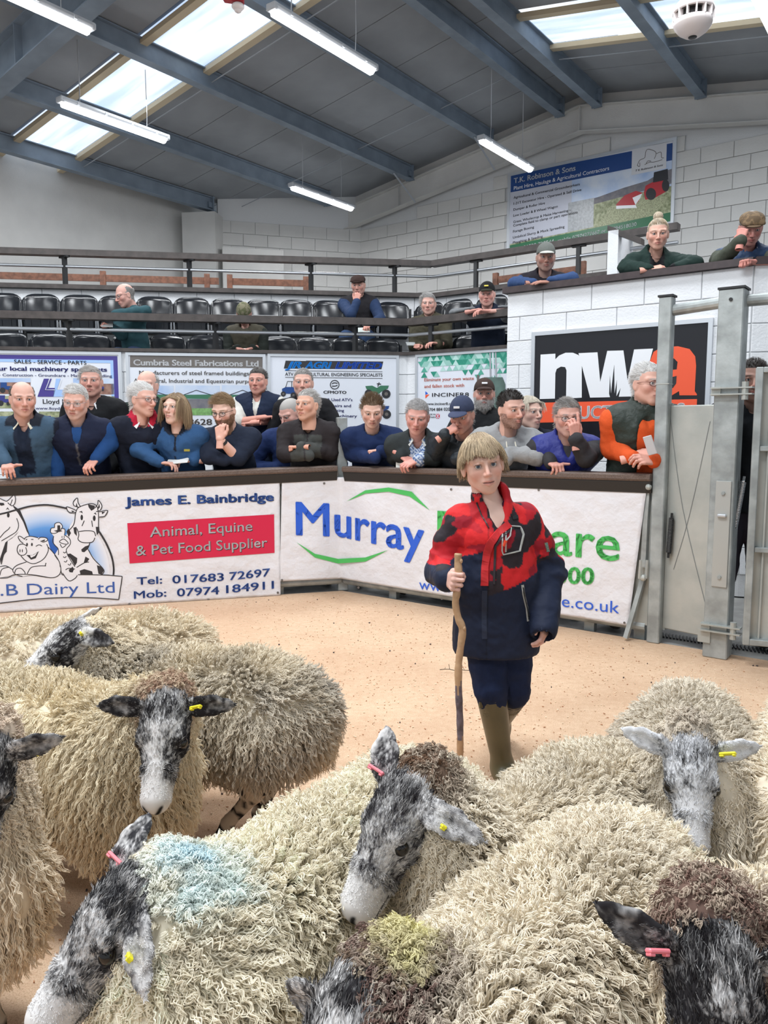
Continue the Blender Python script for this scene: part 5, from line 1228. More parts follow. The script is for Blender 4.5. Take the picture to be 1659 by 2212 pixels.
    nl = int(nlock*1.12); fcn = WV[WF].mean(1); nw = 1+2.2*np.exp(-(np.linalg.norm(fcn-(P0-HR[:, 0]*.06), axis=1)/.12)**2); Pp, Nn = face_samples(WV, WF, nl, rng, nw)
    rel = (Pp-P0) @ HR            # head-local
    hd = np.sqrt((rel[:, 0]/1.1)**2+(rel[:, 1]/.9)**2+(rel[:, 2]/.95)**2)
    keep = ~((rel[:, 0] > .03) & (hd < .078)) & ~(hd < .045) & (Pp[:, 2] > p.get('zcut', .23)*sc)
    keep &= ~((Pp[:, 2] < .235*sc) & (rng.random(len(Pp)) < .4))
    for k_, sg in ((0, 1), (1, -1)):
        e_ = np.array(ears[k_], float); e_ /= np.linalg.norm(e_); a_ = np.array((-.018, sg*.05, .022))*hs+e_*.02; b_ = a_+e_*.12*hs; t_ = np.clip(((rel-a_)@(b_-a_))/((b_-a_)@(b_-a_)), 0, 1); keep &= np.linalg.norm(rel-(a_+t_[:, None]*(b_-a_)), axis=1) > (.034 if 'earn' in p else .028)
    if skipwool is not None: keep &= ~skipwool(Pp)
    Pp, Nn, rel = Pp[keep], Nn[keep], rel[keep]; n = len(Pp)
    length = (.050+.016*rng.random(n))*p.get('len', 1.0); dn = np.linalg.norm(rel, axis=1); length *= np.clip((dn-.03)/.15, .40, 1)
    low = np.clip((.50*sc-Pp[:, 2])/.2, 0, 1); length *= 1+low*.10
    down = np.array((0, 0, -1.0)); back = np.array((-1.0, 0, 0)); jit = rng.normal(0, .13, (n, 3))
    # slow swirl so that neighbouring locks lean together
    sw = np.stack([fnoise(Pp+k*5.5+loc_seed, 9, 2)-.5 for k in range(3)], 1)
    side = np.clip(1-np.abs(Nn[:, 2]), 0, 1)
    D = Nn*(.72-.32*side[:, None]) + down*(.15+.75*side)[:, None] + back*.12 + sw*1.3 + jit; D /= np.linalg.norm(D, axis=1, keepdims=True)
    K = 9; tt = np.linspace(0, 1, K, dtype='f')
    U = np.cross(D, Nn+rng.normal(0, .3, (n, 3))); U /= np.linalg.norm(U, axis=1, keepdims=True)+1e-9; V_ = np.cross(D, U)
    ph = rng.random(n)*6.28; fr = p.get('crimp', 2.6)*(.8+.4*rng.random(n)); am = p.get('amp', .0042)*(.7+.6*rng.random(n))
    spread = p.get('spread', .0042)
    S_ = strands; so = rng.normal(0, 1, (n, S_, 3)).astype('f')*spread
    base = Pp-Nn*.006
    path = base[:, None, :] + D[:, None, :]*(tt[None, :, None]*length[:, None, None]) + down*(tt[None, :, None]**2*(.006+.012*low)[:, None, None])
    wv = np.sin(tt[None, :]*fr[:, None]*6.28+ph[:, None])*am[:, None]*(tt[None, :]**.6); wv2 = np.cos(tt[None, :]*fr[:, None]*6.28+ph[:, None])*am[:, None]*.5*(tt[None, :]**.6)
    path = path + U[:, None, :]*wv[:, :, None] + V_[:, None, :]*wv2[:, :, None]
    clump = (1-tt**1.3*.72)[None, None, :, None]
    C = path[:, None, :, :] + so[:, :, None, :]*clump
    C = C.reshape(n*S_, K, 3)
    # colour of the locks
    wn = fnoise(Pp+loc_seed*2, 5.5, 3); col = woolc[None]*(.90+.22*(wn[:, None]-.5)*2*.6)
    grey = np.array(p.get('dirt', (.52, .49, .45))); dm = np.clip((fnoise(Pp-loc_seed, 3.3, 3)-.50)*3.5, 0, 1)*p.get('dirty', .35)
    col = col*(1-dm[:, None])+grey*dm[:, None]
    bounce = low[:, None]*.45; col = col*(1-bounce)+np.array((.76, .60, .42))*bounce  # warm bounced light on the underparts, painted into the lock colour
    bp = p.get('brown', 0)
    if bp:
        rr = np.linalg.norm(rel-np.array((-.07, 0, .03)), axis=1); k_ = np.clip((p.get('brown_r', .12)-rr)/.06, 0, 1)*bp; bm = np.array(p.get('browncol', (.16, .085, .055)))
        kk = k_*(rng.random(n)*.6+.55); kk = np.clip(kk, 0, 1); col = col*(1-kk[:, None])+bm*kk[:, None]
    for (mx, my, rad, mc, st) in marks:
        q = loc(mx) if len(mx) == 3 else None; rr = np.linalg.norm(Pp-q, axis=1)/rad; mm = np.clip(1.25-rr+(fnoise(Pp*1.0+3, 30, 2)-.5)*1.6, 0, 1)*st; col = col*(1-mm[:, None])+np.array(mc)*mm[:, None]
    fl = 1+rng.normal(0, .05, (n, 1)); col = np.clip(col*fl, .01, .9)
    rad = (np.array([.9, 1.0, 1.0, .95, .9, .8, .7, .55, .25])*.001*p.get('rad', 1.0)).astype('f')
    curves_obj('wool', C, rad[None, :], np.repeat(col, S_, axis=0), M_wool, t, world=False)
    # short hair on face and ears, and the thin fringe of the poll
    nh = p.get('nface', 9000)
    hp, hn = face_samples(HV, HF, nh, rng); keep = (hp[:, 0] > -.06) & (hp[:, 0] < .205) & ~((np.abs(hp[:, 0]-.067) < .020) & (np.abs(hp[:, 2]-.006) < .013) & (np.abs(hp[:, 1]) > .036) & (np.abs(hp[:, 1]) < .075)); hp, hn = hp[keep], hn[keep]
    hc = head_color(hp, loc_seed, p); hc = hc*(1+rng.normal(0, .18, (len(hp), 1)))+(rng.random((len(hp), 1))**5)*.16
    fl_ = np.tile(np.array((-.8, 0, .25)), (len(hp), 1)); earm = np.abs(hp[:, 1]) > .075; fl_[earm] = np.sign(hp[earm, 1])[:, None]*np.array((0, 1.0, 0)); mz = hp[:, 0] > .12; fl_[mz] = (.2, 0, -.4)
    fl_ = fl_ - hn*(fl_*hn).sum(1, keepdims=True); d = hn*.30+fl_*.9+rng.normal(0, .2, fl_.shape); d /= np.linalg.norm(d, axis=1, keepdims=True)
    ll = (.007+.006*rng.random(len(hp)))*np.where(hp[:, 0] > .15, .45, 1)*np.where(earm, .6, 1)
    top = (np.abs(hp[:, 1]) < .05) & (hp[:, 0] < .02) & (hp[:, 2] > .0); ll[top] *= 1.7
    t4 = np.array([0, .4, .75, 1.0]); Ch = hp[:, None, :]-hn[:, None, :]*.001+d[:, None, :]*(t4[None, :, None]*ll[:, None, None]) - hn[:, None, :]*(t4**2)[None, :, None]*ll[:, None, None]*.15
    Ch = (Ch*hs) @ HR.T + P0
    curves_obj('face_hair', Ch, np.array([.00055, .0005, .0004, .00015], 'f')[None, :], np.clip(hc, .006, .85), M_wool, t, world=False)
    # ear tags
    for (side, along, colr, up_) in tags:
        e = np.array(ears[0 if side > 0 else 1], float); e /= np.linalg.norm(e); q = np.array((-.018, side*.050, .022))+e*.142*along + np.array((.012, 0, up_))
        w = P0+HR @ (q*hs); b = MB(); Mx = Matrix([list(r) for r in HR]).to_3x3(); b.box((0, 0, 0), (.006, .034, .011), bev=.002)
        b.box((.004, -.012, 0), (.004, .009, .009), bev=.001); b.box((.004, .012, 0), (.004, .006, .009), bev=.001)
        o = b.build('ear_tag', colr, t); q_ = Mx @ Matrix.Rotation(.5*side, 3, 'X'); o.location = Vector(w); o.rotation_euler = q_.to_euler(); o['label'] = 'plastic ear tag'
    return t
YEL = mat('yellow_tag', (.80, .72, .02), .4); PNK = mat('pink_tag', (.85, .22, .26), .4)
SH = []
def zpt(px, py, z): v = atZ(px, py, z); return (v.x, v.y, z)
SH.append(make_sheep('sheep at the far left behind the others, rump and curly back only', (-.92, 3.10), (-1.42, 2.98), (-1.78, 2.86, .50), (-.8, -.2, -.4), dict(wool=(.66, .60, .49), dirty=.3, nface=1500), 1, nlock=6500, zb=.60))
SH.append(make_sheep('long-woolled sheep standing side-on facing left, black patches on its face', (-.40, 2.45), (-.86, 2.52), zpt(158, 1385, .665), (-.74, -.42, -.50),
    dict(wool=(.62, .56, .45), dirty=.85, dirt=(.44, .41, .38), white=.85, forehead=-.75, eye=-.8, blaze=.1, ear=.25, zcut=.285, earsw=((.85, -.35, .10), (.35, .75, .5)), hs=1.06, nface=7000), 2, nlock=10500, zb=.62,
    legs={('h', 0): .10, ('h', 1): .17, ('f', 0): -.05, ('f', 1): .05}, tags=((1, .35, YEL, .02),)))
SH.append(make_sheep('sheep with black face and white blaze looking straight at the camera', (-1.20, 2.25), (-.74, 2.06), zpt(358, 1552, .65), (.0, -.66, -.78),
    dict(wool=(.66, .59, .45), dirty=.25, white=.22, blaze=1.0, forehead=.10, eye=-.2, ear=.16, brown=.8, brown_r=.14, browncol=(.30, .17, .12), ears=((-.12, .96, .10), (-.10, -.96, .10)), nface=14000, hs=.98, len=1.05), 3, nlock=11500, zb=.63,
    legs={('f', 0): .05, ('f', 1): .12, ('fl', 1): .06}, tags=((1, .28, YEL, .03),)))
SH.append(make_sheep('sheep cut by the left edge, dark eye and long pointed ear', (-1.36, 1.62), (-.93, 1.52), zpt(-32, 1655, .68), (.05, -.45, -.85),
    dict(wool=(.66, .58, .47), dirty=.2, white=.35, blaze=.5, ear=.35, eye=-.35, brown=.5, browncol=(.40, .27, .22), earsw=((.85, -.05, .35), (-.8, 0, .1)), nface=12000, hs=.95), 4, nlock=8500, zb=.62, tags=((1, .42, YEL, -.03),)))
SH.append(make_sheep('big curly sheep with a pale blue mark behind its lowered speckled head', (.05, 1.65), (-.28, 1.23), zpt(272, 1960, .585), (-.60, -.50, -.62),
    dict(wool=(.74, .68, .57), dirty=.12, white=.50, blaze=.1, forehead=-.45, eye=-.3, cheek=-.15, ear=.62, crimp=3.2, amp=.0050, spread=.0050, rad=1.1, earn=(-.35, -.75, .5), earsw=((.20, -.80, -.62), (.25, .45, .85)), nface=24000, hs=.95, dark=(.035, .034, .038)), 5, nlock=16000, zb=.612, strands=5,
    marks=((zpt(385, 1885, .63), 0, .035, (.20, .58, .85), .8), (zpt(400, 1920, .60), 0, .085, (.62, .80, .84), .65), (zpt(647, 1733, .64), 0, .012, (.05, .5, .55), 1.0)), tags=((1, .50, YEL, .0), (-1, .30, PNK, .01))))
SH.append(make_sheep('sheep with mottled grey head turned down left, brown wool crest on its neck', (.485, 1.72), (.22, 1.40), zpt(872, 1745, .675), (-.52, -.38, -.74),
    dict(wool=(.66, .61, .52), dirty=.35, white=.38, blaze=.15, forehead=-.2, eye=-.15, ear=.55, brown=.95, brown_r=.115, browncol=(.17, .10, .065), earn=(-.2, -.8, .55), earsw=((.80, -.52, -.18), (-.12, .35, .92)), nface=22000, hs=.93, dark=(.04, .036, .04)), 6, nlock=11500, zb=.605, tags=((-1, .25, PNK, .02), (1, .4, YEL, -.01))))
SH.append(make_sheep('pale grey faced sheep with head bowed, at the right behind the others', (.86, 2.10), (.725, 1.70), zpt(1490, 1648, .645), (-.13, -.62, -.80),
    dict(wool=(.60, .555, .48), dirty=.4, white=.80, blaze=.4, forehead=-.2, eye=-.4, ear=.95, brown=.35, brown_r=.09, pale=(.66, .66, .68), ears=((-.28, .93, .08), (-.42, -.9, .10)), nface=15000, hs=.86), 7, nlock=10000, zb=.63, tags=((1, .25, YEL, .03),)))
SH.append(make_sheep('curly sheep with a yellow mark and brown woolly poll, bottom centre', (.40, 1.29), (.09, .93), zpt(765, 2225, .60), (-.35, -.55, -.75),
    dict(wool=(.70, .645, .545), dirty=.25, white=.35, forehead=.3, brown=1.0, brown_r=.15, browncol=(.15, .095, .08), ear=.3, ears=((.2, .7, -.6), (.2, -.7, -.6)), crimp=3.0, amp=.0048, spread=.005, rad=1.05, nface=9000, hs=1.05), 8, nlock=15500, zb=.66,
    marks=((zpt(880, 2050, .66), 0, .055, (.90, .84, .42), .75),)))
SH.append(make_sheep('black headed sheep with brown poll wool at the bottom right corner', (1.02, 1.20), (.62, 1.08), zpt(1540, 2105, .67), (-.04, -.55, -.83),
    dict(wool=(.72, .65, .53), dirty=.1, white=.10, blaze=-.1, forehead=.12, eye=-.2, ear=.22, brown=1.0, brown_r=.17, browncol=(.20, .125, .10), earsw=((.85, -.35, .12), (-.80, .15, .52)), nface=18000, hs=.94), 9, nlock=11000, zb=.66, tags=((-1, .3, PNK, .02), (1, .4, YEL, .02))))
SH.append(make_sheep('white woolled sheep cut by the right edge, only its flank showing', (1.22, 2.02), (.95, 1.62), (.98, 1.42, .45), (-.1, -.5, -.8), dict(wool=(.70, .64, .54), dirty=.15, nface=1200), 10, nlock=7500, zb=.66))
def specks():
    rg = random.Random(8); b = MB()
    for (x, y, z, r) in ((688, 1940, .6, .004),): pass
# ================================================================== people
M_skin = attr_mat('skin', .55, spec=.35, bump=.15, bscale=260, bdist=.001)
M_cloth = attr_mat('woven_cloth', .85, spec=.2, bump=.35, bscale=22, bdist=.012, noise=.06, nscale=160)
M_quilt = attr_mat('quilted_cloth', .55, spec=.35, bump=.6, bscale=26, bdist=.014)
M_hair = attr_mat('hair', .5, spec=.4)
M_ball = mat('eye_white', (.50, .46, .45), .15, spec=.6); M_iris = mat('eye_iris', (.05, .06, .075), .1, spec=.7); M_pupil = mat('eye_pupil', (.006, .006, .006), .08, spec=.8)
M_lens = mat('spectacle_lens', (.8, .85, .9), .05); M_lens.node_tree.nodes['Principled BSDF'].inputs['Alpha'].default_value = .14
M_frame = mat('spectacle_frame', (.03, .025, .025), .3)
def head_sdf(kind='man', h=.0034):
    ch = kind == 'child'; wo = kind == 'woman'
    s = SDF((-.105, -.125, -.19), (.105, .15, .14), h)
    s.ell((0, -.012, .035), (.076, .096, .084), k=0)
    s.ell((0, .018, -.022), (.066 if not ch else .066, .074, .082 if not ch else .072), k=.03)
    jw = .050 if kind == 'man' else .044 if wo else .042
    for x in (-1, 1):
        s.cone((x*jw, .0, -.055), (x*.016, .062, -.096 if not ch else -.084), .024, .019, .03)
        s.ell((x*.040, .058, -.022), (.024, .022, .022), k=.025)
        s.cone((x*.050, .066, .026), (x*.014, .086, .024), .012, .010, .014)
        s.ell((x*.0315, .096, .0045), (.0178, .0165, .0100), k=.010, op='s')
        s.cone((x*.0175, .083, .0125), (x*.032, .0883, .0148), .0034, .0036, .004); s.cone((x*.032, .0883, .0148), (x*.047, .078, .0105), .0036, .0034, .004)
        s.cone((x*.020, .0815, -.0055), (x*.045, .077, -.006), .0034, .0034, .005)
    s.cone((0, .064, -.096 if not ch else -.085), (0, .064, -.098 if not ch else -.087), .020 if not ch else .017, k=.02)
    ns = 1.0 if kind == 'man' else .88 if wo else .80
    tip = (0, .116 if not ch else .108, -.030 if not ch else -.026)
    s.cone((0, .088, .016), tip, .0075*ns, .0115*ns, .010)
    for x in (-1, 1):
        s.ell((x*.0125*ns, tip[1]-.014, tip[2]-.004), (.0085*ns, .012, .0085*ns), k=.007); s.cone((x*.006*ns, tip[1]-.004, tip[2]-.013), (x*.0075*ns, tip[1]-.012, tip[2]-.011), .0030, .0030, .003, op='s')
    s.cone((0, tip[1]-.012, tip[2]-.012), (0, .095, -.050), .006, .006, .008)
    mz = -.064 if not ch else -.058
    s.ell((0, .076, mz), (.030, .020, .018), k=.02)
    for x in (-1, 1):
        s.cone((0, .0985, mz+.006), (x*.023, .086, mz), .0052, .0028, .005); s.cone((0, .0975, mz-.008), (x*.021, .086, mz-.002), .0064, .0028, .005)
        s.cone((0, .106, mz-.0005), (x*.025, .090, mz-.001), .0017, .0014, .0025, op='s')
        e = .0 if not ch else .004
        s.ell((x*(.079+e), -.004, -.006), (.0075, .020, .033), R=np.array(Matrix.Rotation(x*.32, 3, 'Z')), k=.006); s.ell((x*(.087+e), .002, -.004), (.006, .010, .020), k=.004, op='s')
    nr = .056 if kind == 'man' else .045 if wo else .040
    s.cone((0, -.020, -.05), (0, -.035, -.175), nr, nr*1.02, .03)
    return s
HT = {}
def head_tpl(kind, h):
    if (kind, h) not in HT: HT[(kind, h)] = head_sdf(kind, h).mesh()
    return HT[(kind, h)]
def scalp_mask(L, style):
    x, y, z = L.T; ax = np.abs(x)
    hl = .068-.25*np.clip(.02-y, 0, .2)*0
    front = (z > .070-.9*np.clip(.055-y, 0, .06))             # hairline rises from the temples to the forehead
    side = (y < .022) & (z > -.012) | (y < -.020) & (z > -.060+.0*y) | (y < -.05) & (z > -.085)
    ear = (ax > .068) & (y > -.022) & (y < .022) & (z < .022)
    m = (front | side) & ~ear & ~((y > .030) & (z < .060))
    if style in ('bald',): m &= ~((z > .050) & (ax < .062)) & ~((y > .0) & (z > .035))
    if style == 'receding': m &= ~((z > .060) & (y > .015) & (ax < .065))
    return m
def head_tint(L, q):
    x, y, z = L.T; sk = np.array(q.get('skin', (.60, .36, .28))); n = len(L); T = np.tile(sk, (n, 1))
    red = np.exp(-(((np.abs(x)-.042)/.022)**2+((z+.028)/.022)**2))*(y > .02)+np.exp(-((x/.014)**2+((z+.028)/.018)**2))*(y > .08)*.8; T = T*(1-red[:, None]*.28*q.get('blush', .7)*np.array((.0, 1, 1)))
    k = q.get('mz', -.064); lip = np.exp(-((x/.022)**4+((z-k+.001)/.0088)**4))*(y > .082); T = T*(1-lip[:, None]*np.array((.12, .42, .38)))
    mo = (np.abs(z-k+.0008) < .0022) & (y > .082) & (np.abs(x) < .024); T[mo] *= .30
    ey = np.exp(-(((np.abs(x)-.0315)/.018)**4+((z-.003)/.011)**4))*(y > .06); T = T*(1-ey[:, None]*.42)
    hc = np.array(q.get('hair', (.3, .3, .3))); bro = np.exp(-(((np.abs(x)-.032)/.0175)**4+((z-.0265-.10*np.clip(.032-np.abs(x), -.02, .02))/.0042)**2))*(y > .05); bc = np.array(q.get('brow', hc*.6)); w = (bro*q.get('browk', .9))[:, None]; T = T*(1-w)+bc*w
    nn = fnoise(L, 60, 2); T = T*(1+.10*(nn[:, None]-.5))
    st = q.get('stubble', 0)
    if st: m = ((z < -.045) & (y > .0) | (z < -.02) & (y < .055) & (y > .0) & (np.abs(x) > .04)) & ~((np.abs(x) < .018) & (np.abs(z-k) < .008)); w = (m*st)[:, None]; T = T*(1-w)+np.array(q.get('beardc', hc*.7))*w
    if q.get('style') not in (None,):
        m = scalp_mask(L, q['style']); T[m] = hc*.75
    return T
def hairs(name, kind, q, place, parent, n, h):
    st = q.get('style', 'short'); V, Fq = head_tpl(kind, h); rng = np.random.default_rng(int(abs(hash(name)) % 1000) if False else len(V) % 97+q.get('seed', 1))
    P, N = face_samples(V, Fq, n*3, rng); m = scalp_mask(P, st) & (P[:, 2] > -.09)
    if q.get('cap'): m &= P[:, 2] < .035
    P, N = P[m][:n], N[m][:n]
    if len(P) < 10: return
    L = q.get('hlen', .030); K = q.get('K', 8 if L > .05 else 5)
    ln = L*(.75+.5*rng.random(len(P)))
    x, y, z = P.T
    comb = q.get('comb', 'back'); c = np.zeros_like(P)
    if comb == 'back': c[:] = (0, -.8, .15); c[:, 2] -= np.clip(.06-z, 0, .1)*8
    elif comb == 'side': c[:] = (.7, .1, .0); c[:, 2] -= np.clip(.06-z, 0, .1)*8
    elif comb == 'fwd':
        cr = np.array((0.008, -.045, .12)); c = P-cr; c /= np.linalg.norm(c, axis=1, keepdims=True); c[:, 2] -= .15
    elif comb == 'down': cr = np.array((q.get('part', .0), .01, .125)); c = P-cr; c /= np.linalg.norm(c, axis=1, keepdims=True); c[:, 2] -= .2
    elif comb == 'bun': cr = np.array((0, -.07, .115)); c = cr-P; c /= np.linalg.norm(c, axis=1, keepdims=True)
    elif comb == 'up': c[:] = (0, .15, .9); c[z < .05] = (0, -.4, -.4)
    sw = np.stack([fnoise(P+k*3.3+q.get('seed', 1), 30, 2)-.5 for k in range(3)], 1)
    d = N*q.get('lift', .28)+c+sw*q.get('mess', .75)+rng.normal(0, .10, P.shape); d /= np.linalg.norm(d, axis=1, keepdims=True)
    C = np.zeros((len(P), K, 3)); C[:, 0] = P-N*.002; p = C[:, 0].copy(); E = np.array((.079, .100, .088)); c0 = np.array((0, -.010, .035)); g = q.get('grav', .0)
    frozen = np.zeros(len(P), bool); hemj = rng.normal(0, .008, len(P))
    for k in range(1, K):
        pold = p.copy(); d = d+np.array((0, 0, -g)); 
        if comb == 'bun': d = d*.5+(cr-p)/np.maximum(np.linalg.norm(cr-p, axis=1, keepdims=True), .02)*.5
        d /= np.linalg.norm(d, axis=1, keepdims=True); p = p+d*(ln/(K-1))[:, None]
        r = (p-c0)/(E*(1.0+.035*rng.random((len(P), 1)))); rr = np.linalg.norm(r, axis=1, keepdims=True); ins = (rr < 1) & (p[:, 2:3] > -.045); p = np.where(ins, c0+(p-c0)/np.maximum(rr, .2), p)
        if q.get('hem'):
            hz = np.where(p[:, 1] > .035, .040+.010*np.sin(p[:, 0]*55)+np.clip(-p[:, 0]-.02, 0, .05)*.25, np.where(p[:, 1] > -.02, q.get('sidehem', -.006), -.045)); frozen |= p[:, 2] < hz+hemj; p = np.where(frozen[:, None], pold+(p-pold)*.02, p)
        if comb == 'down':
            fm = (p[:, 1] > .02) & (p[:, 2] < .075) & (np.abs(p[:, 0]) < .068); p = p.copy(); p[fm, 0] = np.where(p[fm, 0]+P[fm, 0]*2 >= 0, 1, -1)*(.068+.012*rng.random(fm.sum())); p[fm, 1] -= .012
        C[:, k] = p
    # strands gather in tufts
    tf = q.get('tuft', .25)
    if tf:
        ntf = max(20, len(P)//14); a = rng.choice(len(P), ntf, replace=False); D2 = ((P[:, None, :]-P[None, a, :])**2).sum(2); w = a[D2.argmin(1)]; kk = np.linspace(0, 1, K)[None, :, None]**1.2*tf; C = C*(1-kk)+(C[w]+(C[:, :1]-C[w][:, :1])*.2)*kk
    hc = np.array(q['hair']); col = hc*(1+rng.normal(0, q.get('cvar', .16), (len(P), 1)))*(.92+.3*(fnoise(P+5, 28, 2)[:, None]-.5)); col = np.clip(col, .004, .95)
    if q.get('hair2') is not None: w = np.clip((fnoise(P+2, 22, 2)-.42)*5, 0, 1)[:, None]; col = col*(1-w)+np.array(q['hair2'])*w
    curves_obj('hair', place(C), (np.linspace(1, .45, K)*q.get('hrad', .00085)).astype('f')[None], col, M_hair, parent, world=False)
def beard(kind, q, place, parent, n, h):
    V, Fq = head_tpl(kind, h); rng = np.random.default_rng(5); P, N = face_samples(V, Fq, n*5, rng); x, y, z = P.T
    m = ((z < -.050) & (y > .015) & (z > -.125) | (z < -.02) & (z > -.12) & (y < .05) & (y > .005) & (np.abs(x) > .045) | (z > -.062) & (z < -.046) & (np.abs(x) < .03) & (y > .08)) & ~((np.abs(x) < .020) & (np.abs(z+.066) < .008))
    P, N = P[m][:n], N[m][:n]; d = N*.6+np.array((0, .1, -.7))+rng.normal(0, .2, P.shape); d /= np.linalg.norm(d, axis=1, keepdims=True); L = q['beard']*(.6+.6*rng.random(len(P))); t = np.linspace(0, 1, 4)
    C = P[:, None]+d[:, None]*(t[None, :, None]*L[:, None, None]); col = np.array(q.get('beardc', q['hair']))*(1+rng.normal(0, .2, (len(P), 1)))
    curves_obj('beard', place(C), np.array([.0007, .0006, .0005, .0002], 'f')[None], np.clip(col, .003, .9), M_hair, parent, world=False)
HANDS = {}
def hand_mesh(pose, h=.0034):
    """right hand, wrist at origin, +x fingers, +z back of the hand, +y thumb side"""
    if (pose, h) in HANDS: return HANDS[(pose, h)]
    s = SDF((-.075, -.075, -.10), (.20, .095, .06), h)
    ky = (.031, .0105, -.0105, -.030); kx = (.088, .092, .088, .080); ln = (.074, .083, .077, .060)
    s.cone((-.07, 0, 0), (.0, 0, 0), .029, .025, 0, flat=((0, 0, 1), .78))
    for i in range(4): s.cone((.005, ky[i]*.55, 0), (kx[i], ky[i], .002), .015, .0115, .012, flat=((0, 0, 1), .85))
    curl = {'relaxed': (.45, .55, .35), 'drape': (.25, 1.1, .3), 'fist': (1.35, 1.6, 1.1), 'grip': (1.15, 1.45, .9), 'flat': (.12, .18, .1), 'chin': (.9, 1.5, .9), 'point': (.5, .8, .5), 'overrail': (1.05, .55, .25)}[pose]
    for i in range(4):
        a = 0.0; p = np.array((kx[i], ky[i], .002)); r = .0098-.0008*(i == 3); spread = (.07, .02, -.03, -.09)[i]
        cc = curl
        if pose == 'point' and i == 0: cc = (.05, .15, .1)
        for j, fr in enumerate((.45, .30, .25)):
            a += cc[j]*(1+.06*i); L = ln[i]*fr; q = p+np.array((math.cos(a)*L*math.cos(spread), L*spread, -math.sin(a)*L)); s.cone(p, q, r-.0008*j, r-.0008*(j+1), .004 if j else .006); p = q
    tc = {'fist': ((.062, .040, -.030), (.085, .016, -.040)), 'grip': ((.060, .048, -.028), (.082, .024, -.046)), 'chin': ((.066, .055, -.012), (.098, .058, -.010)), 'flat': ((.058, .058, -.004), (.085, .080, -.004)), 'overrail': ((.050, .062, .0), (.075, .092, .004))}.get(pose, ((.060, .052, -.014), (.090, .056, -.022)))
    s.cone((.012, .020, -.006), (.036, .040, -.010), .0155, .0140, .010); s.cone((.036, .040, -.010), tc[0], .0135, .0110, .006); s.cone(tc[0], tc[1], .0110, .0085, .004)
    HANDS[(pose, h)] = s.mesh(); return HANDS[(pose, h)]
def npv(v): return np.array((v[0], v[1], v[2]), float)
def rot_head(face, pitch=0.0, roll=0.0):
    """columns: right, forward, up"""
    f = np.array((face[0], face[1], 0.0)); f /= np.linalg.norm(f); r = np.array((f[1], -f[0], 0)); u = np.array((0, 0, 1.0))
    f2 = f*math.cos(pitch)+u*math.sin(pitch); u2 = np.cross(r, f2)
    r3 = r*math.cos(roll)+u2*math.sin(roll); u3 = np.cross(r3, f2); return np.stack([r3, f2, u3], 1)
def place_hand(pose, wrist, fdir, back, right=True, size=1.0, h=.0034):
    V, Fq = hand_mesh(pose, h); V = V.copy()
    x = np.array(fdir, float); x /= np.linalg.norm(x); z = np.array(back, float); z -= x*(z@x); z /= np.linalg.norm(z); y = np.cross(z, x)
    if not right: V[:, 1] *= -1; Fq = Fq[:, ::-1]
    # +y is the thumb side of a right hand when z is the back of the hand and x the fingers
    return (V*size) @ np.stack([x, y, z], 0) + np.array(wrist), Fq
def flat_tint(c, var=.0): return lambda V, N: np.tile(np.array(c), (len(V), 1))
def wrinkle(V, N, amp, sc, seed=0.0): 
    n = fnoise(V*np.array((1, 1, 1.0))+seed, sc, 3); r = 1-np.abs(2*n-1)*2; return V+N*(amp*r)[:, None]
PEOPLE = []
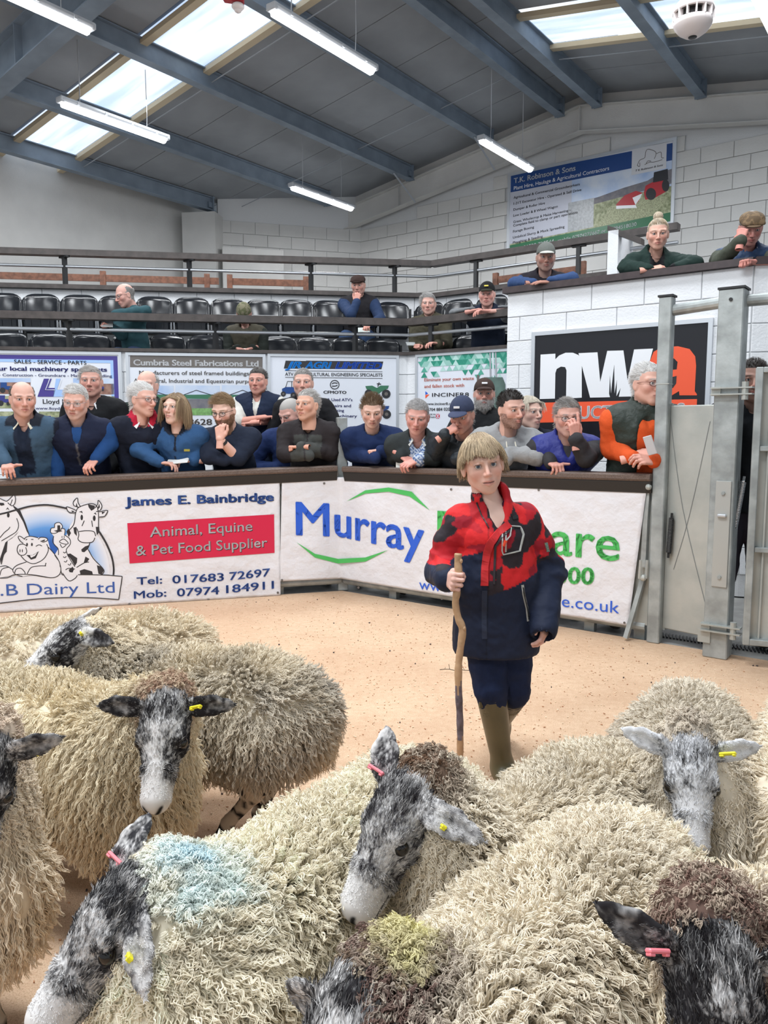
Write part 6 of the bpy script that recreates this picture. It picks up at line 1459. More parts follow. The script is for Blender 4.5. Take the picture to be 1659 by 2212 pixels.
def person(label, head, face, body=None, pitch=0.0, roll=0.0, lean=.10, hunch=.03, q=None, arms=(), top=None, gilet=None, legs=(.04, .035, .05), kind='man', sc=1.05, stand=True, floor=0.0, seat=None, extra=None, seed=1, h=.0036, hip_drop=None, shoulder=.185, fat=1.0, group='people around the ring', rail=None):
    """head: world point of the head centre; face, body: horizontal directions; arms: list of dicts"""
    q = dict(q or {}); q['seed'] = seed; hd = npv(head); body = body or face
    bf = np.array((body[0], body[1], 0.0)); bf /= np.linalg.norm(bf); br = np.array((bf[1], -bf[0], 0.0)); up = np.array((0, 0, 1.0))
    HR = rot_head(face, pitch, roll)
    neck = hd - up*.160*sc - bf*(hunch+.02)*sc                  # base of the neck
    tl = .50*sc; pel = neck - bf*lean*sc - up*math.sqrt(max(.05, tl*tl-(lean*sc)**2))
    chest = neck*.72+pel*.28+bf*.015; wst = neck*.35+pel*.65+bf*.01
    base = np.array((pel[0], pel[1], floor))
    if rail == 'R':
        nrm_ = RN if hd[0] < RB.x-.02 else Pd; cut = (nrm_, nrm_.dot(RB)+.095, 1.035 if hd[0] < RB.x else 1.06)
        if hd[0] < -1.2: cut = (nrm_, nrm_.dot(RB)+.095, 1.0)
    elif rail == 'S': nrm_ = LN if hd[0] < .25 else Pd; cut = (nrm_, nrm_.dot(bend(0))+.14, 2.58)
    elif rail == 'B': cut = (Pd, D_BLOCK+.26, 2.66)
    else: cut = None
    t = thing('person', label, 'person', Vector(base), 0, group); PEOPLE.append(t); off = -base
    W2 = lambda V: V+off
    place = lambda L: ((L*sc) @ HR.T)+hd+off
    # --- body: head with neck, hands and the limbs under the clothes in one mesh
    HVt, HFt = head_tpl(kind, h); parts = [(place(HVt), HFt, head_tint(HVt, q))]
    skin = np.array(q.get('skin', (.60, .36, .28))); S0 = neck-up*.030*sc
    A = []
    lo = np.minimum(hd, pel)-.75; hi = np.maximum(hd, pel)+.75; lo[2] = floor-.02; hi[2] = hd[2]
    s = SDF(lo, hi, .022); s.cone(neck+up*.05*sc, S0, .050*sc, .055*sc, .02); s.cone(chest, wst, .105*sc, .10*sc, .05, flat=(bf, .75)); s.cone(wst, pel, .10*sc, .11*sc, .05, flat=(bf, .8))
    for a in arms:
        sd = 1 if a.get('side', 'r') == 'r' else -1; sh = S0+br*(shoulder*sc*sd)-up*.02*sc+bf*.01; el = npv(a['el']) if a.get('el') is not None else None; wr = npv(a['wr'])
        if el is None:
            L1, L2 = .29*sc, .26*sc; v = wr-sh; D = min(np.linalg.norm(v), (L1+L2)*.999); v = v/np.linalg.norm(v); wr = sh+v*D; ca = (L1*L1+D*D-L2*L2)/(2*L1*D); pole = np.array(a.get('pole', (0, 0, -1.0)), float)+br*sd*.25; pole -= v*(pole@v); pole /= np.linalg.norm(pole); el = sh+v*(L1*ca)+pole*(L1*math.sqrt(max(0, 1-ca*ca)))
        A.append((sh, el, wr, sd, a)); s.cone(S0, sh, .05*sc, .045*sc, .03); s.cone(sh, el, .036*sc, .032*sc, .02); s.cone(el, wr, .032*sc, .022*sc, .01)
    # legs
    if seat is None:
        kn = []; ft = []
        for sd in (-1, 1):
            hp_ = pel+br*sd*.09*sc; fo = np.array((*(pel+br*sd*.12*sc)[:2], floor+.04)); kk = (hp_+fo)/2+bf*.03; kn.append(kk); ft.append(fo)
    else:
        kn = []; ft = []
        for i, sd in enumerate((-1, 1)):
            kk = pel+br*sd*.13*sc+bf*seat*sc+up*.02; kn.append(kk); ft.append(np.array((kk[0]+bf[0]*.04, kk[1]+bf[1]*.04, floor+.04)))
    for i, sd in enumerate((-1, 1)):
        hp_ = pel+br*sd*.09*sc; s.chain([hp_, kn[i], ft[i]], [.062*sc, .045*sc, .035*sc], .03)
    BV, BF = s.mesh(); parts.append((BV+off, BF, np.tile(skin*.95, (len(BV), 1))))
    for sh, el, wr, sd, a in A:
        if a.get('hand') is None: continue
        fd = a.get('fd'); fd = np.array(fd, float) if fd is not None else (wr-el); HVv, HFf = place_hand(a['hand'], wr, fd, a.get('back', (0, 0, 1)), sd > 0, sc*.98, .0038 if h > .003 else .0026)
        tn = fnoise(HVv, 60, 2)[:, None]; parts.append((HVv+off, HFf, skin*np.array((1.0, .86, .84))*(.94+.12*tn)))
        if a.get('bare'): 
            s = SDF(np.minimum(el, wr)-.07, np.maximum(el, wr)+.07, .008); s.cone(el, wr, .042*sc, .027*sc, .01); V_, F_ = s.mesh(); parts.append((V_+off, F_, skin*np.array((1, .9, .88))*np.ones((len(V_), 1))))
    V_, F_, T_ = merge(parts); link_mesh('body', np_mesh('body', V_, F_, T_), t, M_skin); TRI[0] += 2*len(F_)
    # --- eyes
    MHR = Matrix([list(r) for r in HR]); look = np.array(q.get('look', (0, 1, 0)), float); look /= np.linalg.norm(look)
    for x in (-1, 1):
        c = np.array((x*.0315, .0765, .0045)); b = MB(); Q = MHR @ Vector(tuple(look)).to_track_quat('Z', 'Y').to_matrix(); cc = place(c); b.sphere(cc, (.0122*sc,)*3, 16, 12, Q)
        b.mi = [2 if i < 3*16 and i >= 0 and (i//16) < 1 else 1 if (i//16) < 2 else 0 for i in range(len(b.f))]; b.build('eye', [M_ball, M_iris, M_pupil], t, smooth=True)
    # --- top garment
    def garment(name, infl, col, m, sleeves=True, hh=.0125, open_front=None, neckhole=.062, hem=.10, collar=None, amp=.008, tint=None, cut_v=0.0, hood=None, sl_len=1.0):
        lo = np.minimum.reduce([hd, pel]+[x[1] for x in A]+[x[2] for x in A])-.26; hi = np.maximum.reduce([neck, pel]+[x[1] for x in A]+[x[2] for x in A])+.26; hi[2] = max(hi[2], neck[2]+.16)
        g = SDF(lo, hi, hh); shl, shr = S0-br*shoulder*sc*.86, S0+br*shoulder*sc*.86
        R_ = infl; f = fat
        g.cone(shl-up*.025, shr-up*.025, .066*sc+R_, .066*sc+R_, 0); g.cone(neck-up*.01*sc, S0-up*.06, .072*sc+R_, .115*sc+R_, .07)
        for sd_ in (-1, 1): g.cone(neck+br*sd_*.03, S0+br*sd_*shoulder*.8*sc-up*.01, .05*sc+R_, .055*sc+R_, .04)
        g.cone(chest-up*.02, wst, (.152*f)*sc+R_, (.140*f)*sc+R_, .07, flat=(bf, .72)); g.cone(wst, pel-up*hem*.6, .140*f*sc+R_, .152*f*sc+R_, .06, flat=(bf, .78))
        if sleeves:
            for sh, el, wr, sd, a in A:
                if a.get('bare') and sl_len < 1: g.cone(sh, sh+(el-sh)*.95, .060*sc+R_, .056*sc+R_, .04); continue
                g.cone(sh, el, .058*sc+R_, .046*sc+R_, .04); ew = wr-(wr-el)/max(np.linalg.norm(wr-el), .01)*.005; g.cone(el, ew, .046*sc+R_, .034*sc+R_*.7, .025)
        else:
            for sh, el, wr, sd, a in A:
                c_ = sh+(el-sh)*.22+br*sd*.02; g.plane_cut if False else g.ell(sh+br*sd*.085*sc-up*.045, (.050*sc, .105*sc, .135*sc), R=np.stack([br, bf, up], 1).T if False else np.stack([br, bf, up], 1), k=.01, op='s')
        if hood: 
            for k_ in range(9): a_ = math.pi*(.0+k_/8); c_ = neck+br*math.cos(a_)*.088*sc-bf*math.sin(a_)*.075*sc-up*(.00+.02*abs(math.cos(a_))); g.ell(c_, (.040*sc, .040*sc, .040*sc), k=.03)
            g.cone(neck+br*.06*sc+bf*.03*sc, neck+bf*.085*sc-up*.07*sc, .030*sc, .022*sc, .02); g.cone(neck-br*.06*sc+bf*.03*sc, neck+bf*.085*sc-up*.07*sc, .030*sc, .022*sc, .02)
        if collar:
            ch_, cr_ = collar
            ax = (hd-neck); ax /= np.linalg.norm(ax)
            g.cone(neck-ax*.02, neck+ax*ch_*sc, cr_*sc+R_*.5, (cr_+.004)*sc+R_*.5, .02)
        g.cone(neck-up*.05*sc+bf*.012, hd, neckhole*sc, (neckhole+.012)*sc, .006, op='s')
        if cut_v: g.cone(neck+bf*.10*sc+up*.03, neck+bf*.15*sc-up*cut_v*sc, .050*sc, .012*sc, .01, op='s')
        if open_front: g.cone(neck+bf*.17*sc, pel+bf*.20*sc-up*.2, open_front*.9*sc, open_front*1.35*sc, .01, op='s', flat=(bf, .99)) 
        g.plane_cut(pel-up*hem*sc, -up)
        if cut is not None:
            cn, cd, cz = cut; D = g.ax[0][:, None, None]*cn[0]+g.ax[1][None, :, None]*cn[1]-cd; Z = g.ax[2][None, None, :]-cz; g.F = np.maximum(g.F, -np.maximum(D, Z)).astype('f')
        V, Fq = g.mesh()
        if not len(V): return
        N = normals(V, Fq); 
        V = wrinkle(V, N, amp, 9, seed); V = wrinkle(V, N, amp*.45, 24, seed+3)
        ck = np.stack([(V-neck)@br, (V-neck)@bf, (V-neck)@up], 1)/sc
        T = tint(V, ck) if tint else np.tile(np.array(col), (len(V), 1)); 
        o = link_mesh(name, np_mesh(name, V+off, Fq, T), t, m); TRI[0] += 2*len(Fq); return o
    tp = dict(top or {}); nm = tp.pop('name', 'jacket'); garment(nm, tp.pop('infl', .008), tp.pop('col', (.03, .04, .08)), tp.pop('mat', M_cloth), **tp)
    if gilet: gg = dict(gilet); garment(gg.pop('name', 'gilet'), gg.pop('infl', .021), gg.pop('col'), gg.pop('mat', M_quilt), sleeves=False, **gg)
    # --- trousers and shoes
    g = SDF(np.minimum.reduce(kn+ft+[pel])-.22, np.maximum.reduce(kn+ft+[pel])+.22, .02)
    for i, sd in enumerate((-1, 1)): g.chain([pel+br*sd*.075*sc, kn[i], ft[i]+up*.05], [.105*sc, .075*sc, .062*sc], .03)
    V, Fq = g.mesh(); N = normals(V, Fq); V = wrinkle(V, N, .007, 11, seed); link_mesh('trousers', np_mesh('trousers', V+off, Fq, np.tile(np.array(legs), (len(V), 1))), t, M_cloth); TRI[0] += 2*len(Fq)
    for i in (0, 1):
        b = MB(); c = ft[i]+off; b.sphere(Vector(c+bf*.05+up*.005), (.05, .14, .045), 12, 8, Matrix([list(r) for r in np.stack([br, bf, up], 1)])); b.build('shoe', mat('dark_boot', (.03, .025, .02), .5), t, smooth=True)
    # --- hair, beard, cap, glasses
    if q.get('style') and q.get('style') != 'none': hairs('hair', kind, q, place, t, q.get('nh', 1700), h)
    if q.get('beard'): beard(kind, q, place, t, q.get('nb', 1200), h)
    if q.get('bun'):
        rng = np.random.default_rng(3); n = 500; u = rng.normal(0, 1, (n, 3)); u /= np.linalg.norm(u, axis=1, keepdims=True); c = np.array((0, -.065, .135)); K = 7; C = np.zeros((n, K, 3)); ax = np.cross(u, rng.normal(0, 1, (n, 3))); ax /= np.linalg.norm(ax, axis=1, keepdims=True); v = np.cross(ax, u)
        for k in range(K): a_ = k/(K-1)*2.2; C[:, k] = c+(u*math.cos(a_)+v*math.sin(a_))*.034*(1+.15*k/(K-1))
        curves_obj('hair_bun', place(C), np.full((1, K), .0011, 'f'), np.array(q['hair'])*(1+rng.normal(0, .15, (n, 1))), M_hair, t, world=False)
    if q.get('cap'): 
        ty, cc, vc = q['cap']; g = SDF((-.11, -.13, -.01), (.11, .19, .16), .0042)
        if ty == 'ball':
            g.ell((0, -.010, .040), (.084, .104, .094), k=0); g.plane_cut((0, 0, .030), (0, .18, -1)); g.ell((0, -.012, .030), (.076, .096, .086), k=.0, op='s')
            g2 = SDF((-.09, .03, .0), (.09, .19, .09), .0036); g2.ell((0, .085, .034), (.066, .085, .022), k=0); g2.ell((0, .08, .020), (.075, .10, .026), k=0, op='s'); g2.plane_cut((0, .068, 0), (0, -1, 0)); V2, F2 = g2.mesh()
            V, Fq = g.mesh()
        else:
            g.ell((0, .006, .064), (.090, .112, .055), k=0); g.cone((-.05, .085, .050), (.05, .085, .050), .030, .030, .03, flat=((0, 0, 1), .6)); g.plane_cut((0, 0, .034), (0, .10, -1)); g.ell((0, -.012, .030), (.075, .095, .078), k=0, op='s')
            V, Fq = g.mesh(); g2 = SDF((-.09, .03, .0), (.09, .17, .09), .0036); g2.ell((0, .080, .042), (.064, .062, .013), k=0); g2.plane_cut((0, .07, 0), (0, -1, 0)); V2, F2 = g2.mesh()
        c = thing('cap') if False else None
        n_ = fnoise(V, 45, 2)[:, None]; T = np.tile(np.array(cc), (len(V), 1))
        if q.get('camo'): T = np.where(n_ > .5, np.array(q['camo']), T)
        co = link_mesh('cap', np_mesh('cap', place(V), Fq, T), t, M_cloth); vo = link_mesh('cap_peak', np_mesh('cap_peak', place(V2), F2, np.tile(np.array(vc), (len(V2), 1))), co, M_cloth)
        if q.get('badge'):
            b = MB(); c0 = place(np.array((0, .098, .085))); b.box(c0, (.045, .004, .016), MHR @ Matrix.Rotation(.35, 3, 'X'), bev=.002); b.build('cap_badge', mat('badge_%s' % q['badge'][0], q['badge'][1], .5), co)
    if q.get('glasses') is not None:
        b = MB(); e = []
        for x in (-1, 1):
            P = [place(np.array((x*.033+.0215*math.cos(a)*(1-.1*math.sin(a)), .1035-.010*abs(math.cos(a))*(1 if math.cos(a)*x > 0 else .2), .003+.0165*math.sin(a)))) for a in np.linspace(0, 2*PI, 17)]; b.tube(P, .0014*sc*q.get('gw', 1), 5)
            b.tube([place(np.array((x*.054, .094, .010))), place(np.array((x*.076, .05, .010))), place(np.array((x*.080, -.005, .004)))], .0013*sc*q.get('gw', 1), 5); e.append(P[:-1])
        b.tube([place(np.array((-.0115, .104, .006))), place(np.array((0, .107, .009))), place(np.array((.0115, .104, .006)))], .0014*sc, 5)
        go = b.build('glasses', mat('frame_%s' % q['glasses'][0], q['glasses'][1], .3), t)
        for P in e: bb = MB(); bb.add(P, [tuple(range(16))]); bb.build('lens', M_lens, go)
    if extra: extra(t, dict(neck=neck, bf=bf, br=br, up=up, pel=pel, chest=chest, off=off, sc=sc, hd=hd, HR=HR, place=place, A=A, wst=wst))
    return t
# ------------------------------------------------------------------ helpers to pose people
def rp(px, py, off, side=None):
    """photo column/row on a plane 'off' behind the ring rail"""
    side = side or ('L' if px < 738 else 'G'); n = RN if side == 'L' else Pd; return onpl(px, py, n, n.dot(RB)+off)
def sp_(px, py, off, side): n = LN if side == 'L' else Pd; return onpl(px, py, n, n.dot(bend(0))+off)
def bp_(px, py, off): return onpl(px, py, Pd, D_BLOCK+off)
def fdir(deg): a = math.radians(deg); return (math.sin(a), -math.cos(a))
SK1, SK2, SK3 = (.62, .36, .29), (.56, .31, .25), (.66, .43, .35)
WHT, GRY, LGR, DKB, SAND, BLN = (.62, .61, .60), (.30, .29, .28), (.46, .44, .42), (.035, .025, .02), (.28, .20, .12), (.45, .33, .19)
NAVY, DNAVY, BLACK, CHAR = (.018, .028, .065), (.010, .013, .025), (.012, .012, .014), (.030, .032, .036)
def paper(label, c, w, hgt, normal, up=(0, 0, 1), col=(.75, .75, .73)):
    n = Vector(normal).normalized(); u = Vector(up).cross(n).normalized(); v = n.cross(u); R = Matrix((u, v, n)).transposed(); b = MB(); b.box(c, (w, hgt, .002), R); b.box(Vector(c)+n*.003, (w*.96, hgt*.97, .002), R @ Matrix.Rotation(.05, 3, 'Z'))
    return tag(b.build('sale_catalogue', mat('paper_%.2f' % col[0], col, .7)), label, 'paper')
def stripfn(base, cuff=None, panel=None, zip_=None, collar=None):
    def f(V, ck):
        T = np.tile(np.array(base), (len(V), 1)); x, y, z = ck.T
        if panel is not None: m = (np.abs(x) < panel[1]) & (y > .02) & (z < -.03); T[m] = panel[0]
        if collar is not None: m = (z > -.035) & (np.sqrt(x*x+y*y) < .115); T[m] = collar
        if zip_ is not None: m = (np.abs(x) < .006) & (y > .03); T[m] = zip_
        return T
    return f
def shirt(t, d, col, spread=.05, w=.035, drop=.10, v=True):
    """shirt collar points and the shirt front seen in the neck opening"""
    n, bf, br, up, off, sc = d['neck'], d['bf'], d['br'], d['up'], d['off'], d['sc']
    for sd in (-1, 1):
        a = n+br*sd*.062*sc+bf*.01*sc+up*.035*sc; p = n+br*sd*.028*sc+bf*.092*sc-up*.012*sc; e = n+br*sd*.055*sc+bf*.115*sc-up*.055*sc; g = n+br*sd*.085*sc+bf*.055*sc-up*.02*sc
        b = MB(); P = [a, p, e, g]; nn = np.cross(p-a, g-a); nn /= np.linalg.norm(nn)+1e-9; nn *= .005*(1 if nn@bf > 0 else -1)
        b.add([tuple(x+off+nn*k) for k in (0, 1) for x in P], [(0, 1, 2, 3), (7, 6, 5, 4), (0, 4, 5, 1), (1, 5, 6, 2), (2, 6, 7, 3), (3, 7, 4, 0)]); b.build('shirt_collar', col, t)
M_shirtw = mat('shirt_white', (.66, .66, .68), .8); M_shirtc = mat('shirt_check', (.50, .50, .48), .8, noise=.25, nscale=90)
RAILZ = 1.07
# ---- front row, left run
person('balding man in blue-grey work jacket gripping the rail, far left of the front row', rp(49, 862, 0.08), fdir(32), fdir(8), pitch=-.12, lean=.16, hunch=.05, rail='R', seed=1,
    q=dict(skin=SK1, hair=(.10, .075, .055), style='bald', hlen=.018), arms=[dict(side='r', el=rp(-8, 968, .10), wr=rp(14, 1003, -.03), hand='overrail', fd=(.45, -.8, -.25), back=(0, -.3, 1)), dict(side='l', el=rp(108, 950, .25), wr=rp(100, 1015, .22), hand='relaxed')],
    top=dict(col=(.035, .065, .11), collar=(.055, .066), cut_v=.32, tint=lambda V, ck: np.where(((np.abs(ck[:, 0]) > .20))[:, None], np.array(DNAVY), np.where(((np.abs(ck[:, 0]) < .055) & (ck[:, 1] > .03))[:, None], np.array((.012, .018, .035)), np.where(((ck[:, 2] > -.035) & (np.abs(ck[:, 0]) < .12))[:, None], np.array((.012, .016, .026)), np.array((.045, .085, .135)))))), fat=1.08, extra=lambda t, d: shirt(t, d, mat('shirt_cream', (.55, .52, .42), .8)))
person('white haired man with glasses, navy gilet over blue jumper, second in the front row', rp(164, 868, 0.04), fdir(6), fdir(12), pitch=-.22, roll=.08, lean=.22, hunch=.07, rail='R', seed=2,
    q=dict(skin=SK1, hair=WHT, style='short', hlen=.022, comb='side', glasses=('steel', (.3, .3, .32)), beardc=(.55, .5, .48), stubble=.25), arms=[dict(side='r', el=rp(122, 965, .20), wr=rp(126, 1030, .16), hand='relaxed'), dict(side='l', el=rp(236, 958, .10), wr=rp(207, 992, .0), hand='drape', fd=(-.2, -.9, -.5))],
    top=dict(col=(.012, .05, .16)), gilet=dict(col=(.010, .014, .035), mat=M_cloth, collar=(.05, .070), cut_v=.20, tint=stripfn((.010, .014, .035), zip_=(.10, .10, .11))), fat=1.05)
person('grey haired man in black coat and white collar behind the two leftmost front men', rp(197, 825, .62), fdir(12), fdir(0), pitch=.02, lean=.05, seed=3, q=dict(skin=SK2, hair=LGR, style='short', hlen=.028, comb='side'), arms=[dict(side='r', wr=rp(135, 1010, .6)), dict(side='l', wr=rp(240, 1010, .6))],
    top=dict(col=(.012, .013, .015), cut_v=.25), extra=lambda t, d: shirt(t, d, M_shirtw))
person('white haired man in glasses with red collar turned to the right, front row', rp(309, 863, 0.10), fdir(58), fdir(22), pitch=-.08, lean=.2, hunch=.05, rail='R', seed=4, q=dict(skin=SK1, hair=(.70, .69, .68), style='short', hlen=.04, comb='back', glasses=('dark', (.05, .04, .04))),
    arms=[dict(side='r', el=rp(258, 962, .2), wr=rp(280, 1022, .22)), dict(side='l', el=rp(345, 965, .25), wr=rp(330, 1022, .25))], top=dict(col=DNAVY, collar=(.035, .085), tint=stripfn(DNAVY, collar=(.42, .015, .04)), cut_v=.16), extra=lambda t, d: shirt(t, d, M_shirtw))
person('balding older man in dark green coat half hidden behind the man with the red collar', rp(318, 834, .62), fdir(-5), fdir(0), lean=.06, seed=5, q=dict(skin=SK1, hair=LGR, style='bald', hlen=.02), arms=[dict(side='r', wr=rp(275, 1000, .6)), dict(side='l', wr=rp(365, 1000, .6))], top=dict(col=(.012, .022, .020), collar=(.03, .07)))
person('woman with blonde shoulder-length hair in a blue waxed jacket holding papers', rp(379, 883, 0.08), fdir(-18), fdir(2), pitch=.10, lean=.2, hunch=.04, kind='woman', rail='R', seed=6, sc=1.03, shoulder=.165,
    q=dict(skin=SK3, hair=(.34, .24, .14), hair2=(.20, .13, .075), style='full', hlen=.175, comb='down', grav=.60, lift=.30, nh=3800, hrad=.0011, browk=.5, tuft=.25, mess=.3), arms=[dict(side='r', el=rp(300, 972, .10), wr=rp(344, 999, .03), hand='relaxed', fd=(1, 0, -.1)), dict(side='l', el=rp(434, 968, .14), wr=rp(418, 996, .06), hand='relaxed', fd=(-1, -.2, 0))],
    top=dict(col=(.030, .085, .20), cut_v=.22, collar=(.03, .075), tint=stripfn((.030, .085, .20), collar=(.012, .015, .025), zip_=(.01, .012, .02)), amp=.009), legs=DNAVY,
    extra=lambda t, d: [MB().box(d['neck']+d['bf']*.155-d['br']*.10-d['up']*.155+d['off'], (.045, .008, .018), Matrix([list(r) for r in np.stack([d['br'], d['bf'], d['up']], 1)]), bev=.002).build('chest_badge', mat('badge_gold', (.30, .26, .03), .5), t)])
paper('folded white papers on the rail in front of the blonde woman', rp(384, 996, 0.04), .17, .10, (-.1, -.35, .9), (0, 1, 0))
person('bearded young man with glasses and wrist watch resting his chin on his hand', rp(484, 887, 0.04), fdir(-16), fdir(-4), pitch=-.32, lean=.26, hunch=.09, rail='R', seed=7,
    q=dict(skin=SK3, hair=(.26, .17, .09), style='short', hlen=.045, comb='side', beard=.012, beardc=(.17, .09, .045), stubble=.75, glasses=('black', (.015, .015, .015)), gw=1.4), arms=[dict(side='r', el=rp(452, 985, .0), wr=rp(486, 995, -.03), hand=None), dict(side='l', el=rp(512, 990, -.02), wr=rp(475, 948, -.10), hand='chin', fd=(.0, .15, 1), back=(-.3, -1, 0), bare=True)],
    top=dict(col=(.014, .020, .038), sl_len=.9, cut_v=.08, collar=(.03, .066)), extra=lambda t, d: [MB().tube([d['A'][1][2]*.86+d['A'][1][1]*.14+d['off'], d['A'][1][2]*.76+d['A'][1][1]*.24+d['off']], .034, 12).build('wrist_watch', M_black, t)])
person('dark haired man standing with folded arms, navy gilet over pale checked shirt', rp(557, 824, .95), fdir(-6), fdir(-4), lean=.0, hunch=.0, seed=8, sc=1.0, q=dict(skin=(.58, .30, .24), hair=(.05, .04, .035), hair2=(.16, .15, .14), style='short', hlen=.03, comb='back'),
    arms=[dict(side='r', el=rp(516, 912, .88), wr=rp(572, 902, .72), hand='fist', bare=True, fd=(.9, .2, .1)), dict(side='l', el=rp(602, 906, .88), wr=rp(545, 914, .70), hand='fist', bare=True, fd=(-.9, .1, -.1))], top=dict(name='shirt', col=(.55, .54, .50), sl_len=.9, collar=(.03, .065), cut_v=.1), gilet=dict(col=(.012, .020, .045), mat=M_cloth, cut_v=.16, collar=(.02, .07)), legs=(.012, .045, .045))
person('grey haired man in dark zip fleece leaning on folded forearms left of the corner post', rp(664, 876, 0.04), fdir(-26), fdir(-4), pitch=.05, lean=.24, hunch=.07, rail='R', seed=9, q=dict(skin=(.60, .34, .25), hair=LGR, style='short', hlen=.035, comb='back', mess=.9), fat=1.08,
    arms=[dict(side='r', el=rp(614, 982, .06), wr=rp(668, 984, -.10), hand=None), dict(side='l', el=rp(714, 980, .04), wr=rp(650, 966, -.06), hand='fist', fd=(-1, .3, 0))], top=dict(col=(.030, .026, .026), cut_v=.20, collar=(.04, .068), tint=lambda V, ck: np.where(((np.abs(ck[:, 0]) < .11) & (ck[:, 1] > .04) & (ck[:, 2] < -.06) & (np.abs(ck[:, 0]) > .006))[:, None], np.array((.055, .058, .055)), np.array((.026, .022, .024)))))
person('grey haired man in black standing behind the man in the dark fleece', rp(655, 828, .60), fdir(2), fdir(0), lean=.04, seed=10, q=dict(skin=SK1, hair=GRY, style='short', hlen=.02, comb='back', stubble=.2), arms=[dict(side='r', wr=rp(615, 1000, .6)), dict(side='l', wr=rp(725, 1000, .6))], top=dict(col=BLACK), fat=1.1)
person('bald pink head low behind the shoulder of the man in the dark fleece', rp(628, 893, .40), fdir(-40), fdir(0), pitch=-.5, lean=.10, seed=11, q=dict(skin=(.66, .38, .32), hair=LGR, style='none'), arms=[dict(side='r', wr=rp(600, 1010, .42)), dict(side='l', wr=rp(670, 1010, .42))], top=dict(col=(.015, .03, .10)))
# ---- front row, right run
person('teenage boy in navy hooded top with head lowered, right of the corner post', rp(804, 888, 0.02), fdir(2), fdir(0), pitch=-.36, lean=.28, hunch=.10, rail='R', seed=12, sc=1.02, kind='man', q=dict(skin=(.66, .42, .34), hair=(.20, .14, .09), style='short', hlen=.035, comb='up', lift=.8, nh=2200),
    arms=[dict(side='r', el=rp(760, 982, .05), wr=rp(812, 990, -.10), hand=None), dict(side='l', el=rp(853, 980, .05), wr=rp(822, 973, -.05), hand='fist', fd=(-1, .2, -.1))], top=dict(name='hooded_top', col=(.010, .022, .075), hood=True, tint=flat_tint((.010, .022, .075))),
    extra=lambda t, d: [MB().box(d['neck']+d['bf']*.16-d['br']*.06-d['up']*.19+d['off'], (.07, .006, .02), Matrix([list(r) for r in np.stack([d['br'], d['bf'], d['up']], 1)]) @ Matrix.Rotation(.3, 3, 'Y'), bev=.002).build('printed_emblem', K_white, t)])
person('heavy grey haired man in dark jacket over blue checked shirt, hands clasped over the rail', rp(902, 900, 0.00), fdir(-8), fdir(-6), pitch=-.30, roll=.08, lean=.26, hunch=.08, rail='R', seed=13, fat=1.14, q=dict(skin=(.62, .33, .28), hair=(.44, .43, .43), style='short', hlen=.022, comb='side'),
    arms=[dict(side='r', el=rp(852, 986, .04), wr=rp(868, 984, -.06), hand='drape', fd=(.6, -.5, -.4), back=(0, -.4, 1)), dict(side='l', el=rp(938, 988, .04), wr=rp(902, 994, -.08), hand='drape', fd=(-.8, -.3, -.3), back=(0, -.4, 1))], top=dict(col=(.028, .034, .036), cut_v=.30, collar=(.03, .075), mat=M_cloth,
    tint=lambda V, ck: np.where(((np.abs(ck[:, 0]) < .050) & (ck[:, 1] > .03) & (ck[:, 2] < -.0))[:, None], np.where(((np.floor(ck[:, 0]*90)+np.floor(ck[:, 2]*90)) % 2 == 0)[:, None], np.array((.50, .55, .62)), np.array((.06, .12, .28))), np.array((.028, .034, .036)))), extra=lambda t, d: shirt(t, d, M_shirtc))
paper('white plastic bag of papers hanging over the rail below the clasped hands', rp(866, 1015, -0.04), .09, .14, (-.5, -.8, .1), (0, 0, 1), (.70, .70, .66))
person('old man in navy baseball cap with his fist at his mouth, black quilted jacket', rp(998, 896, 0.02), fdir(-24), fdir(-10), pitch=-.34, lean=.26, hunch=.09, rail='R', seed=14, q=dict(skin=(.56, .30, .24), hair=LGR, style='short', hlen=.035, comb='back', cap=('ball', (.035, .045, .085), (.05, .06, .11)), badge=('white', (.6, .6, .62))),
    arms=[dict(side='r', el=rp(942, 978, .02), wr=rp(962, 938, -.12), hand='fist', fd=(.75, -.1, .55), back=(-.5, -.6, .6)), dict(side='l', el=rp(1032, 985, .06), wr=rp(985, 992, -.06), hand=None)], top=dict(col=(.014, .020, .026), mat=M_quilt, collar=(.04, .075)))
person('grey bearded man in brown cap standing behind, before the incinerator sign', rp(1046, 852, .62), fdir(-6), fdir(0), lean=.05, seed=15, sc=1.0, q=dict(skin=SK2, hair=LGR, style='short', hlen=.03, cap=('ball', (.045, .028, .024), (.05, .03, .026)), badge=('white', (.6, .6, .62)), beard=.022, beardc=(.42, .41, .40), stubble=.8), arms=[dict(side='r', wr=rp(1015, 1010, .6)), dict(side='l', wr=rp(1085, 1010, .6))], top=dict(col=(.014, .015, .017), collar=(.04, .075)))
